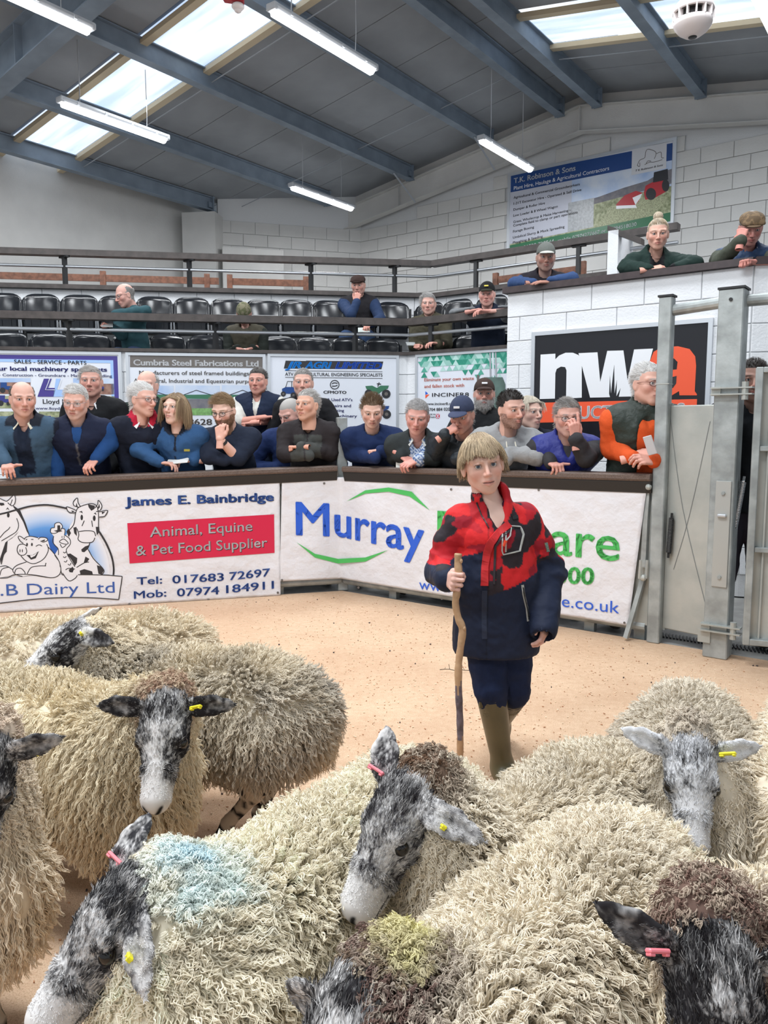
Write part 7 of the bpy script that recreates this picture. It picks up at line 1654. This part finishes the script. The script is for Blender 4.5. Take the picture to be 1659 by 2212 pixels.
person('young dark haired man in light grey hooded top leaning on the rail', rp(1104, 884, 0.00), fdir(24), fdir(6), pitch=-.14, roll=-.08, lean=.28, hunch=.09, rail='R', seed=16, fat=1.12, sc=1.07, q=dict(skin=(.60, .36, .29), hair=(.022, .017, .015), style='short', hlen=.014, comb='up', lift=.8, beard=.003, beardc=(.05, .035, .03), stubble=.5),
    arms=[dict(side='r', el=rp(1050, 985, .03), wr=rp(1095, 992, -.10), hand=None), dict(side='l', el=rp(1163, 985, .02), wr=rp(1100, 978, -.06), hand=None)], top=dict(name='hooded_top', col=(.27, .275, .28), hood=True, amp=.011),
    extra=lambda t, d: [MB().tube([d['neck']+d['br']*(s_*.03)+d['bf']*.115-d['up']*.045+d['off'], d['neck']+d['br']*(s_*.034)+d['bf']*.17-d['up']*.12+d['off'], d['neck']+d['br']*(s_*.028)+d['bf']*.175-d['up']*(.20+.02*s_)+d['off']], .0048, 6).build('drawstring', mat('cord_cream', (.66, .62, .52), .8), t) for s_ in (-1, 1)])
person('pale blonde haired person almost hidden behind the grey hooded top', rp(1143, 892, .45), fdir(30), fdir(0), kind='woman', lean=.05, seed=17, q=dict(skin=SK3, hair=(.66, .60, .50), style='full', hlen=.07, comb='down', grav=.3, nh=1800), arms=[dict(side='r', wr=rp(1115, 1010, .5)), dict(side='l', wr=rp(1175, 1010, .5))], top=dict(col=DNAVY))
person('grey haired man in glasses and bright blue gilet with fingers at his nose', rp(1227, 902, 0.08), fdir(-4), fdir(-4), pitch=-.12, lean=.2, hunch=.06, rail='R', seed=18, q=dict(skin=(.58, .33, .27), hair=GRY, hair2=LGR, style='short', hlen=.03, comb='side', glasses=('brown', (.04, .025, .02)), gw=1.3, stubble=.2),
    arms=[dict(side='r', el=rp(1178, 962, .14), wr=rp(1190, 1000, -.02), hand='overrail', fd=(.3, -.9, -.2), back=(0, -.2, 1)), dict(side='l', el=rp(1266, 988, .0), wr=rp(1243, 948, -.10), hand='point', fd=(-.1, .1, 1), back=(.3, -1, 0))], top=dict(name='jumper', col=(.035, .034, .038)), gilet=dict(col=(.016, .025, .20), mat=M_quilt, collar=(.04, .074), cut_v=.12))
person('tall white haired man in glasses, orange jumper and dark green gilet, holding a phone', rp(1399, 830, 0.12), fdir(18), fdir(-8), pitch=-.04, lean=.14, hunch=.03, rail='R', seed=19, sc=1.10, fat=1.12, q=dict(skin=(.62, .36, .29), hair=(.64, .63, .62), style='short', hlen=.03, comb='back', glasses=('redbrown', (.10, .03, .025)), gw=1.2),
    arms=[dict(side='r', el=rp(1320, 968, .10), wr=rp(1368, 988, -.04), hand='relaxed', fd=(.9, -.3, .25), back=(-.2, -.7, .8)), dict(side='l', el=rp(1452, 975, .16), wr=rp(1412, 996, -.03), hand='drape', fd=(-.8, -.3, .1), back=(.2, -.7, .8))], top=dict(name='jumper', col=(.60, .085, .020), cut_v=.12), gilet=dict(col=(.022, .032, .026), mat=M_quilt, open_front=.07, collar=(.03, .08)), extra=lambda t, d: shirt(t, d, M_shirtc))
b = MB(); b.box(rp(1404, 962, -.12), (.055, .008, .12), Matrix.Rotation(-.35, 3, 'Y') @ rotz(YAW_G), bev=.004); tag(b.build('mobile_phone', mat('phone_silver', (.5, .5, .52), .3)), 'silver phone held upright by the man in the orange jumper', 'phone')
person('dark haired man in dark shirt partly hidden behind the broad gate post at the right', rp(1628, 822, .22, 'G'), fdir(-22), fdir(-15), pitch=-.05, lean=.03, seed=20, q=dict(skin=(.50, .29, .23), hair=(.035, .025, .02), style='short', hlen=.03, comb='back', stubble=.5), arms=[dict(side='r', wr=rp(1590, 1060, .25, 'G')), dict(side='l', wr=rp(1690, 1060, .25, 'G'))], top=dict(col=(.012, .014, .018), cut_v=.1))
# ---- stand: seated and leaning people
G2 = 'people up in the stand'
person('bald man in glasses and teal shirt seated on the stand reading a paper', sp_(270, 638, .30, 'L'), fdir(-48), fdir(-35), pitch=-.35, lean=.08, hunch=.05, seed=21, sc=1.0, floor=1.6, seat=.17, q=dict(skin=(.56, .32, .27), hair=GRY, style='bald', hlen=.012, glasses=('thin', (.05, .04, .04))),
    arms=[dict(side='l', el=sp_(314, 672, .16, 'L'), wr=sp_(248, 679, .05, 'L'), hand='relaxed', fd=(-1, -.1, 0)), dict(side='r', el=sp_(262, 722, .22, 'L'), wr=sp_(240, 706, .12, 'L'), hand='grip', fd=(-.7, -.5, .3))], top=dict(name='shirt', col=(.022, .062, .075), collar=(.03, .065)), legs=(.03, .05, .10), group=G2)
paper('small grey sheet held by the bald man in the teal shirt', sp_(231, 702, .06, 'L'), .12, .08, (.2, -.6, .8), (0, 0, 1), (.35, .36, .36))
person('man in camouflage cap bent over his notes, seated low on the stand', sp_(527, 678, .38, 'L'), fdir(4), fdir(2), pitch=-.85, lean=.0, hunch=.10, seed=22, sc=.98, floor=1.6, seat=.17, q=dict(skin=(.50, .28, .23), hair=(.06, .045, .03), style='short', hlen=.015, cap=('ball', (.09, .095, .05), (.08, .08, .045)), camo=(.16, .15, .10)),
    arms=[dict(side='r', wr=sp_(513, 752, .16, 'L'), hand='grip', fd=(.5, -.6, -.2), pole=(0, 0, -1)), dict(side='l', wr=sp_(545, 752, .16, 'L'), hand='relaxed', fd=(-.5, -.6, -.2))], top=dict(col=(.016, .020, .017), hood=True), gilet=dict(col=(.055, .050, .036), mat=M_cloth), group=G2)
paper('white note card held by the man in the camouflage cap', sp_(529, 756, .10, 'L'), .06, .06, (0, -.6, .8))
person('man in brown flat cap with hand at his chin, seated high on the stand', sp_(774, 616, .86, 'L'), fdir(-8), fdir(-2), pitch=-.25, lean=-.02, hunch=.08, seed=23, sc=1.0, floor=2.1, seat=.30, q=dict(skin=(.58, .33, .27), hair=(.06, .04, .03), style='short', hlen=.015, cap=('flat', (.035, .020, .017), (.03, .018, .015))),
    arms=[dict(side='r', el=sp_(758, 680, .50, 'L'), wr=sp_(771, 652, .55, 'L'), hand='chin', fd=(.1, .1, 1), back=(-.2, -1, 0)), dict(side='l', el=sp_(822, 690, .6, 'L'), wr=sp_(800, 700, .35, 'L'), hand='relaxed', fd=(-.4, -.7, -.4))], top=dict(name='jumper', col=(.018, .035, .085)), gilet=dict(col=(.016, .015, .018), mat=M_cloth, collar=(.035, .07)), legs=(.028, .055, .12), group=G2)
paper('green and white sale programme held between the knees of the flat cap man', sp_(784, 713, .30, 'L'), .16, .12, (0, -.5, .8), (0, 0, 1), (.45, .50, .48))
person('grey haired man in olive jacket seated with a paper, right end of the stand', sp_(926, 657, .36, 'G'), fdir(-10), fdir(-25), pitch=-.08, lean=.0, hunch=.04, seed=24, sc=1.0, floor=1.6, seat=.17, fat=1.1, q=dict(skin=(.60, .35, .29), hair=(.50, .49, .48), style='short', hlen=.04, comb='side', nh=2200),
    arms=[dict(side='r', wr=sp_(908, 747, .10, 'G'), hand='grip', fd=(-.4, -.7, 0)), dict(side='l', wr=sp_(945, 742, .10, 'G'), hand='relaxed', fd=(-.7, -.4, 0))], top=dict(col=(.060, .055, .036), collar=(.04, .07), amp=.01), legs=(.02, .03, .07), group=G2)
paper('grey paper in the hand of the man in the olive jacket', sp_(888, 743, .06, 'G'), .11, .08, (.1, -.5, .8), (0, 0, 1), (.38, .40, .40))
person('man in black cap and grey knitted jumper leaning on the stand rail, writing', sp_(1052, 636, .22, 'G'), fdir(-12), fdir(-12), pitch=-.15, lean=.24, hunch=.08, rail='S', seed=25, sc=1.02, floor=1.6, q=dict(skin=(.60, .33, .28), hair=LGR, style='short', hlen=.02, cap=('ball', (.012, .012, .013), (.03, .03, .02)), badge=('yellow', (.6, .5, .05))),
    arms=[dict(side='r', el=sp_(982, 680, .14, 'G'), wr=sp_(1020, 672, -.02, 'G'), hand='grip', fd=(.8, -.4, .1)), dict(side='l', el=sp_(1108, 672, .12, 'G'), wr=sp_(1052, 672, -.04, 'G'), hand='relaxed', fd=(-.9, -.2, 0))], top=dict(name='jumper', col=(.16, .17, .18)), gilet=dict(col=(.012, .018, .035), mat=M_cloth, collar=(.03, .07)), group=G2)
person('man in grey cap and blue fleece with wrist watch leaning on the white block wall', bp_(1179, 556, 0.22), fdir(-6), fdir(-2), pitch=-.20, lean=.20, hunch=.10, rail='B', seed=26, sc=1.04, floor=1.65, q=dict(skin=(.40, .23, .18), hair=GRY, style='short', hlen=.015, cap=('ball', (.13, .14, .13), (.45, .45, .42)), stubble=.3, beardc=(.2, .18, .17)),
    arms=[dict(side='r', el=bp_(1112, 612, .12), wr=bp_(1152, 612, .0), hand='flat', fd=(1, .0, .0), back=(0, -.3, 1)), dict(side='l', el=bp_(1234, 604, .12), wr=bp_(1190, 609, -.02), hand='flat', fd=(-1, .1, 0), back=(0, -.3, 1))], top=dict(name='fleece', col=(.030, .060, .150), amp=.009), gilet=dict(col=(.018, .016, .022), mat=M_cloth, collar=(.035, .07)), group=G2,
    extra=lambda t, d: [MB().tube([d['A'][0][2]*.9+d['A'][0][1]*.1+d['off'], d['A'][0][2]*.99+d['A'][0][1]*.01+d['off']], .034, 12).build('wrist_watch', M_alu, t)])
def phonebottle(t, d):
    b = MB(); c = d['neck']+d['bf']*.17-d['br']*.13-d['up']*.14+d['off']; b.tube([c-d['up']*.03, c+d['up']*.015, c+d['up']*.02], [.018, .018, .010], 10); b.build('earbud_case', K_white, t)
person('young woman with blonde hair in a bun, dark green fleece over black checked shirt', bp_(1421, 506, 0.19), fdir(-16), fdir(-4), pitch=-.22, lean=.22, hunch=.08, kind='woman', rail='B', seed=27, sc=1.05, floor=1.65, shoulder=.175, fat=1.12, q=dict(skin=(.64, .37, .29), hair=(.50, .42, .32), hair2=(.34, .26, .17), style='full', hlen=.11, comb='bun', bun=True, nh=2600, hrad=.001, lift=.15, mess=.25, browk=.9, brow=(.10, .06, .04)),
    arms=[dict(side='r', el=bp_(1352, 578, .12), wr=bp_(1402, 582, -.03), hand='relaxed', fd=(1, -.2, .1), back=(0, -.6, .8)), dict(side='l', el=bp_(1500, 570, .12), wr=bp_(1450, 584, -.02), hand=None)], top=dict(name='fleece', col=(.014, .028, .025), cut_v=.24, collar=(.03, .08), amp=.01, tint=lambda V, ck: np.where(((np.abs(ck[:, 0]) < .060) & (ck[:, 1] > .03) & (ck[:, 2] < .02))[:, None], np.array((.010, .010, .012)), np.array((.014, .030, .026)))), group=G2, extra=phonebottle)
person('man in brown tweed flat cap rubbing his eye, blue quilted gilet, top right', bp_(1622, 492, 0.22), fdir(-14), fdir(-8), pitch=-.50, lean=.18, hunch=.10, rail='B', seed=28, sc=1.05, floor=1.65, fat=1.1, q=dict(skin=(.54, .26, .22), hair=(.2, .18, .16), style='short', hlen=.015, cap=('flat', (.17, .115, .065), (.16, .11, .07)), camo=(.11, .075, .045)),
    arms=[dict(side='r', el=bp_(1556, 566, .08), wr=bp_(1600, 520, -.08), hand='fist', fd=(.25, .25, 1), back=(-.6, -.8, 0)), dict(side='l', el=bp_(1690, 566, .08), wr=bp_(1628, 566, -.04), hand='fist', fd=(-.9, -.3, 0))], top=dict(name='jumper', col=(.060, .068, .052), amp=.008), gilet=dict(col=(.022, .048, .11), mat=M_quilt, collar=(.045, .075)), group=G2)
# ================================================================== the boy
def ploc(px, py, Y): return atY(px, py, Y)
BY = 2.80
CAMO_R = [(.42, .010, .018), (.58, .015, .018), (.30, .008, .020)]
def boy():
    bf = np.array(fdir(4)+(0,)); br = np.array((bf[1], -bf[0], 0)); up = np.array((0, 0, 1.0)); hh = .0062
    base = atZ(1083, 1690, 0.0); t = thing('person', 'boy in red and navy jacket and green wellies walking with a stick', 'person', base, 0, 'people around the ring')
    off = -npv(base); sc = .905
    hd = npv(ploc(1042, 1003, BY-.02)); HR = rot_head(fdir(3), -.07, -.17)
    place = lambda L: ((L*sc*np.array((.955, 1, 1.03))) @ HR.T)+hd+off
    q = dict(skin=(.74, .46, .37), hair=(.50, .385, .25), hair2=(.32, .235, .15), style='boy', browk=.30, brow=(.40, .25, .16), blush=.6, look=None, mz=-.058, seed=3)
    HV, HF = head_tpl('child', .0021); T = head_tint(HV, q)
    lash = (np.abs(HV[:, 2]-.0118-.05*np.clip(.034-np.abs(HV[:, 0]), -.02, 0)) < .0017) & (HV[:, 1] > .06) & (np.abs(np.abs(HV[:, 0])-.032) < .013); T[lash] *= .38; V0 = HV.copy(); parts = [(place(V0), HF, T)]
    neck = npv(ploc(1066, 1100, BY)); waist = npv(ploc(1072, 1250, BY)); pel = npv(ploc(1072, 1375, BY+.02))
    shR = npv(ploc(996, 1122, BY+.01)); shL = npv(ploc(1130, 1118, BY+.03))
    elR = npv(ploc(958, 1232, BY+.05)); wrR = npv(ploc(968, 1252, BY-.16)); elL = npv(ploc(1180, 1235, BY+.08)); wrL = npv(ploc(1176, 1322, BY-.04))
    # body core
    s = SDF(np.minimum(hd, pel)-.5, np.maximum(hd, pel)+.4, .012)
    s.cone(hd-up*.06, neck-up*.02, .042, .046, 0); s.cone(neck-up*.03, waist, .07, .085, .03, flat=(bf, .75)); s.cone(waist, pel, .085, .09, .03, flat=(bf, .8)); s.cone(shR, shL, .035, .035, .03)
    for a, e, w in ((shR, elR, wrR), (shL, elL, wrL)): s.chain([a, e, w], [.033, .028, .020], .01)
    for hp_, kn, an in LEGP: s.chain([npv(hp_), npv(kn), npv(an)], [.065, .042, .032], .02)
    V, Fq = s.mesh(); parts.append((V+off, Fq, np.tile(np.array(q['skin'])*.95, (len(V), 1))))
    s = SDF(neck-.12, neck+.14, .005); s.cone(hd-up*.05-bf*.01, neck-up*.06+bf*.005, .043, .058, 0); s.cone(neck-up*.05+bf*.03, neck-up*.14+bf*.045, .058, .055, .04); V, Fq = s.mesh(); parts.append((V+off, Fq, np.tile(np.array((.74, .50, .42)), (len(V), 1))))
    hsz = .80
    V, Fq = place_hand('grip', wrR, (.18, -.95, .08), (-1, -.12, .1), True, hsz, .0022); hb = V; parts.append((V+off, Fq, np.array((.70, .42, .35))*(.94+.12*fnoise(V, 60, 2)[:, None])))
    V, Fq = place_hand('relaxed', wrL+(wrL-elL)*.06, (.0, -.35, -.92), (.80, -.55, .25), False, hsz, .0022); parts.append((V+off, Fq, np.array((.76, .45, .38))*(.94+.12*fnoise(V, 60, 2)[:, None])))
    V_, F_, T_ = merge(parts); link_mesh('body', np_mesh('body', V_, F_, T_), t, M_skin); TRI[0] += 2*len(F_)
    MHR = Matrix([list(r) for r in HR])
    for x in (-1, 1):
        c = place(np.array((x*.0315, .0765, .0045))); b = MB(); to = (Vector(CAMP)-Vector(c-off)).normalized(); Q = to.to_track_quat('Z', 'Y').to_matrix(); r_ = .0120*sc; b.sphere(c, (r_,)*3, 24, 24, Q)
        b.mi = [2 if i//24 < 2 else 1 if i//24 < 5 else 0 for i in range(len(b.f))]; b.build('eye', [M_ball, mat('iris_blue_grey', (.05, .075, .11), .1, spec=.7), M_pupil], t, smooth=True)
    # hair: long fringe from the crown
    qh = dict(q, hlen=.13, comb='fwd', lift=.20, mess=.85, grav=.24, cvar=.30, sidehem=.006, K=14, hem=True, nh=9000, hrad=.00062, tuft=.42); V_h, F_h = head_tpl('child', .0021)
    hairs('hair', 'child', qh, place, t, 9000, .0021)
    # jacket
    lo = np.minimum.reduce([hd, pel, elR, wrR, wrL, elL])-.22; hi = np.maximum.reduce([hd, pel, elR, wrR, wrL, elL])+.2; hi[2] = neck[2]+.16; lo[2] = pel[2]-.14
    g = SDF(lo, hi, .0052)
    g.cone(shR-up*.02, shL-up*.02, .056, .056, 0); g.cone(neck-up*.02, neck-up*.09, .066, .10, .06)
    g.cone(neck-up*.12, waist, .128, .140, .06, flat=(bf, .74)); g.cone(waist, pel+up*.02, .140, .152, .05, flat=(bf, .76)); g.cone(pel+up*.03, pel-up*.035, .156, .158, .02, flat=(bf, .78))
    g.chain([shR, (shR+elR)/2-br*-.006, elR, wrR-(wrR-elR)*.12], [.052, .056, .060, .044], .03); g.chain([shL, (shL+elL)/2, elL, wrL-(wrL-elL)*.05], [.052, .058, .064, .052], .03)
    g.cone(wrR-(wrR-elR)*.20, wrR-(wrR-elR)*.10, .045, .042, .01); g.cone(wrL-(wrL-elL)*.08, wrL+(wrL-elL)*.42, .052, .046, .015)
    ax = hd-neck; ax /= np.linalg.norm(ax)
    g.cone(neck-ax*.0-up*.01, neck+ax*.050+bf*.004, .068, .066, .02)
    g.cone(neck-up*.03+bf*.01, hd, .048, .056, .003, op='s'); g.cone(neck+bf*.09+up*.05, neck+bf*.115-up*.075, .062, .014, .01, op='s')
    g.plane_cut(wrL+(wrL-elL)*.44, npv(wrL-elL)) if False else g.cone(wrL+(wrL-elL)*.20, wrL+(wrL-elL)*1.2, .034, .038, .002, op='s')
    g.plane_cut(pel-up*.052, -up)
    V, Fq = g.mesh(); N = normals(V, Fq)
    arm = np.minimum(np.linalg.norm(V-elR, axis=1), np.linalg.norm(V-elL, axis=1)); ea = np.exp(-(arm/.13)**2)
    V = wrinkle(V, N, .0045, 10, 4.2); V = V+N*((np.sin((V[:, 2]*75+fnoise(V, 14, 2)*9))*.0065)*ea)[:, None]; V = wrinkle(V, N, .002, 30, 1.7)
    # colour zones in the plane of the chest
    x = (V-neck)@br; z = (V-neck)@up; y = (V-neck)@bf; Tn = np.tile(np.array((.010, .016, .040)), (len(V), 1))
    # x>0 is the boy's right (photo left)
    onarm = np.abs(x) > .155
    zl = np.where(x > 0, -.20-.0*x, -.20) 
    yoke = np.where(x > .040, -.135-(x-.040)*.35, -.300+(.040-x)*.40)
    armz = np.where(x > 0, -.188, -.225+.25*(-x-.16)); lim = np.where(onarm, armz-.03*np.sin((x+z)*20), yoke)
    red = z > lim
    # facets of the printed pattern: nearest of scattered centres on a skewed metric
    rg = np.random.default_rng(21); cx = rg.uniform(-.26, .26, 110); cz = rg.uniform(-.36, .10, 110); cc = rg.integers(0, 10, 110); xs = x+y*.6
    dd = np.abs(xs[:, None]-cx)*1.0+np.abs(z[:, None]-cz)*.9+.35*np.abs((xs[:, None]-cx)+(z[:, None]-cz)); k = dd.argmin(1); pal = np.array([CAMO_R[0], CAMO_R[1], CAMO_R[2], CAMO_R[1], CAMO_R[0], (.022, .016, .022), (.025, .018, .022), CAMO_R[1], (.022, .016, .022), (.024, .016, .020)])
    Tn[red] = pal[cc[k]][red]
    pl = (np.abs(x-.040) < .0022) & (y > 0) & (z < -.02); Tn[pl] *= .55
    o = link_mesh('jacket', np_mesh('jacket', V+off, Fq, Tn), t, attr_mat('jacket_cloth', .72, spec=.3, bump=.25, bscale=30, bdist=.006, noise=.05, nscale=200)); TRI[0] += 2*len(Fq)
    def onchest(px, py, dy=0.0): return npv(atY(px, py, BY-.118-dy))+off
    # raised front placket
    from mathutils.bvhtree import BVHTree
    bv = BVHTree.FromPolygons([Vector(v) for v in V], [tuple(int(i) for i in f) for f in Fq])
    def hit(px, py, lift=.0): 
        r = ray(px, py).normalized(); h_ = bv.ray_cast(CAMP, r, 6)
        p = h_[0] if h_[0] is not None else atY(px, py, BY-.1); nn = h_[1] if h_[1] is not None else Vector((0, -1, 0))
        if nn.dot(r) > 0: nn = -nn
        return Vector(p)+nn*lift+Vector(off)
    def ribbon(name, pts, wpx, m, lift=.004, th=.003):
        vs = []; fs = []
        fine = []
        for i in range(len(pts)-1):
            for k in range(6): u = k/6; fine.append((pts[i][0]*(1-u)+pts[i+1][0]*u, pts[i][1]*(1-u)+pts[i+1][1]*u))
        fine.append(pts[-1])
        for i, (a, c) in enumerate(fine):
            p0, p1 = fine[max(i-1, 0)], fine[min(i+1, len(fine)-1)]; dx, dy = p1[0]-p0[0], p1[1]-p0[1]; l = math.hypot(dx, dy)+1e-6; nx, ny = -dy/l*wpx/2, dx/l*wpx/2
            A_, B_ = hit(a+nx, c+ny, 0), hit(a-nx, c-ny, 0); A2, B2 = hit(a+nx*.9, c+ny*.9, lift+th), hit(a-nx*.9, c-ny*.9, lift+th); vs += [A_, A2, B2, B_]
        for i in range(len(fine)-1):
            q_ = 4*i
            for j in range(3): fs.append((q_+j, q_+j+1, q_+4+j+1, q_+4+j))
        b = MB(); b.add(vs, fs); return b.build(name, m, o, smooth=False)
    redm = mat('placket_red', (.50, .012, .016), .7, noise=.15, nscale=30)
    ribbon('storm_flap', [(1100, 1132), (1078, 1150), (1060, 1172), (1052, 1195), (1048, 1225), (1047, 1265)], 17, redm, .003)
    ribbon('storm_flap_edge', [(1108, 1140), (1084, 1160), (1070, 1180), (1067, 1262)], 5, mat('placket_dark', (.022, .015, .02), .7), .002)
    ribbon('storm_flap_lower', [(1047, 1275), (1046, 1330), (1047, 1380)], 12, mat('jacket_navy_seam', (.014, .022, .050), .75), .001, .0015)
    trim = mat('reflective_trim', (.45, .45, .43), .4)
    ribbon('pocket_trim', [(1086, 1146), (1084, 1190), (1087, 1198), (1122, 1190), (1130, 1155), (1124, 1138), (1102, 1136), (1092, 1146), (1092, 1192)], 2.6, trim, .003, .002)
    ribbon('pocket_cord', [(1103, 1140), (1101, 1158), (1092, 1168)], 1.6, trim, .006, .002)
    ribbon('zip_pull', [(1091, 1168), (1087, 1178)], 4.5, mat('zip_orange', (.75, .06, .02), .5), .008, .004)
    ribbon('side_zip', [(1128, 1263), (1131, 1285), (1138, 1315), (1141, 1342)], 5.0, trim, .002, .002); ribbon('side_zip_slot', [(1128.5, 1268), (1132, 1290), (1138, 1315), (1140.5, 1338)], 2.0, M_black, .005, .002)
    ribbon('chest_patch', [(1106, 1119), (1118, 1116)], 9, M_black, .003, .001)
    ribbon('sleeve_badge', [(1179, 1172), (1184, 1192)], 6, mat('badge_blue', (.05, .16, .22), .5, col2=(.3, .36, .2), nscale=200), .002, .001)
    ribbon('collar_zip', [(1030, 1085), (1040, 1112), (1056, 1140)], 2.2, M_black, .003, .001)
    # checked shirt under the jacket
    s = SDF(neck-.13, neck+.13, .006); s.cone(neck+up*.0, neck-up*.10+bf*.02, .054, .070, 0); s.cone(neck+up*.03-bf*.01, neck+up*.02, .053, .055, .02); s.cone(neck-up*.0, hd, .046, .05, .003, op='s'); s.cone(neck+bf*.07+up*.06, neck+bf*.085-up*.055, .048, .008, .006, op='s'); V2, F2 = s.mesh()
    x2 = (V2-neck)@br; z2 = (V2-neck)@up; ck = ((np.floor(x2*70+z2*22) % 2)+(np.floor(z2*70-x2*22) % 2)); pal2 = np.array([(.012, .010, .030), (.10, .006, .018), (.24, .010, .024)]); link_mesh('shirt', np_mesh('shirt', V2+off, F2, pal2[ck.astype(int)]), t, M_cloth)
    # trousers
    g = SDF(np.array((pel[0]-.25, pel[1]-.25, .18)), np.array((pel[0]+.28, pel[1]+.4, pel[2]+.1)), .0085)
    for hp_, kn, an in LEGP:
        hp_, kn, an = npv(hp_), npv(kn), npv(an); g.chain([hp_+up*.03, (hp_+kn)/2, kn, kn+(an-kn)*.13, kn+(an-kn)*.2], [.080, .070, .058, .050, .045], .006)
    V, Fq = g.mesh(); N = normals(V, Fq); V = wrinkle(V, N, .0055, 13, 2.2); V = wrinkle(V, N, .002, 34, 5); n_ = fnoise(V, 40, 3)[:, None]; link_mesh('trousers', np_mesh('trousers', V+off, Fq, np.array((.012, .020, .055))*(.8+.5*n_)), t, M_cloth)
    # wellington boots
    boot = mat('boot_olive_rubber', (.105, .090, .045), .38, noise=.14, nscale=9, spec=.5)
    for i, (hp_, kn, an) in enumerate(LEGP):
        kn, an = npv(kn), npv(an); top = kn+(an-kn)*(.06 if i == 0 else .10); toe = npv(TOES[i])
        g = SDF(np.minimum.reduce([top, an, toe])-.12, np.maximum.reduce([top, an, toe])+.12, .005)
        ax = (an-top)/np.linalg.norm(an-top); g.cone(top-ax*.03, an, .0595, .038, 0); g.cone(an, an+(toe-an)*.15+ax*.022, .038, .040, .03); g.cone(an+ax*.028, toe, .038, .030, .035, flat=(up if i == 0 else ax, .8))
        g.cone(an+ax*.05-(toe-an)*.22, an+ax*.048, .027, .030, .02)
        g.plane_cut(top, -ax); g.cone(top-ax*.04, top+ax*(.05 if i == 0 else .10), .0525, .047, .001, op='s')
        if i == 0: g.plane_cut(np.array((0, 0, .008)), -up)
        V, Fq = g.mesh(); bo = link_mesh('wellington_boot', np_mesh('wellington_boot', V+off, Fq), t, boot)
        b = MB(); P = []; e1 = np.cross(ax, bf); e1 /= np.linalg.norm(e1); e2 = np.cross(ax, e1)
        for k in range(21): a = 2*PI*k/20; P.append(top+ax*.002+(e1*math.cos(a)+e2*math.sin(a))*.0555+off)
        b.tube(P, .0035, 6); b.build('boot_rim', boot, bo, smooth=True)
        if i == 0:
            c = top+ax*.025+e1*0; 
    bb = MB(); p = npv(atY(1043, 1522, BY-.06)); bb.box(p+off, (.030, .006, .022), rotz(.5)); bb.build('boot_strap', boot, t)
    # stick
    pts = [(990, 1196), (989, 1215), (991, 1240), (989, 1262), (986, 1285), (984, 1305), (990, 1335), (999, 1358), (996, 1390), (992, 1420), (990, 1450), (991, 1500), (993, 1540), (994, 1580), (994, 1622)]
    Y0 = float(wrR[1])-.058
    P = [Vector(atY(x_, y_, Y0+.0)) for x_, y_ in pts]
    z_end = P[-1].z; d_ = (P[-1]-P[-3]).normalized(); P.append(P[-1]+d_*.05); last = P[-1]; P.append(Vector((last.x+.002, last.y, max(.0, last.z-.08)))); P.append(Vector((last.x+.003, last.y, .002)))
    radii = [.0125, .0125, .0135, .0120, .0125, .0115, .0125, .0135, .0125, .0120, .0130, .0125, .0120, .0118, .0115, .011, .011, .0105]
    ms = mat('peeled_stick', (.38, .22, .115), .5, col2=(.55, .35, .20), nscale=14, bump=.2); bark = mat('purple_bark', (.145, .115, .135), .6, noise=.35, nscale=40, bump=.3)
    fine = []; rr = []
    for i in range(len(P)-1):
        p0, p1, p2, p3 = P[max(i-1, 0)], P[i], P[i+1], P[min(i+2, len(P)-1)]
        for k in range(5): u = k/5; fine.append(.5*((2*p1)+(p2-p0)*u+(2*p0-5*p1+4*p2-p3)*u*u+(3*p1-p0-3*p2+p3)*u**3)); rr.append((radii[i]*(1-u)+radii[i+1]*u)*(1+.06*math.sin(i*5.1+k*1.3)))
    fine.append(P[-1]); rr.append(radii[-1])
    st = thing('walking_stick', 'crooked peeled wooden stick with patches of purple bark in the boy\'s hand', 'stick')
    b = MB(); n0 = len(fine); b.tube(fine, rr, 12)
    zs = [f.z for f in fine]; z_a, z_b = atY(990, 1475, Y0).z, atY(990, 1592, Y0).z
    rg2 = random.Random(4); mi = []
    for i in range(n0-1):
        for j in range(12):
            z_ = zs[i]; e_ = rg2.uniform(-.010, .010)+.012*math.sin(j*1.3); inb = z_b+e_ < z_ < z_a+e_; 
            if inb and rg2.random() < .06: inb = False
            if abs(z_-atY(990, 1268, Y0).z) < .008 and j % 5 < 3: inb = True
            mi.append(1 if inb else 0)
    b.mi = mi+[0, 0]; b.build('shaft', [ms, bark], st, smooth=True)
    for (x_, y_) in ((996, 1212), (983, 1268), (1003, 1358)): k = MB(); p = atY(x_, y_, Y0-.008); k.sphere(p, (.006, .007, .009), 8, 6); k.build('knot', ms, st, smooth=True)
_hipz = ploc(1052, 1385, BY+.02); _hipz2 = ploc(1100, 1385, BY+.03)
LEGP = [(_hipz, ploc(1060, 1490, BY-.03), Vector((ploc(1085, 1640, BY+.02).x, BY+.02, .075))), (_hipz2, ploc(1112, 1492, BY+.02), ploc(1080, 1560, BY+.36))]
TOES = [Vector((.465, BY-.12, .034)), ploc(1086, 1605, BY+.33)]
boy()
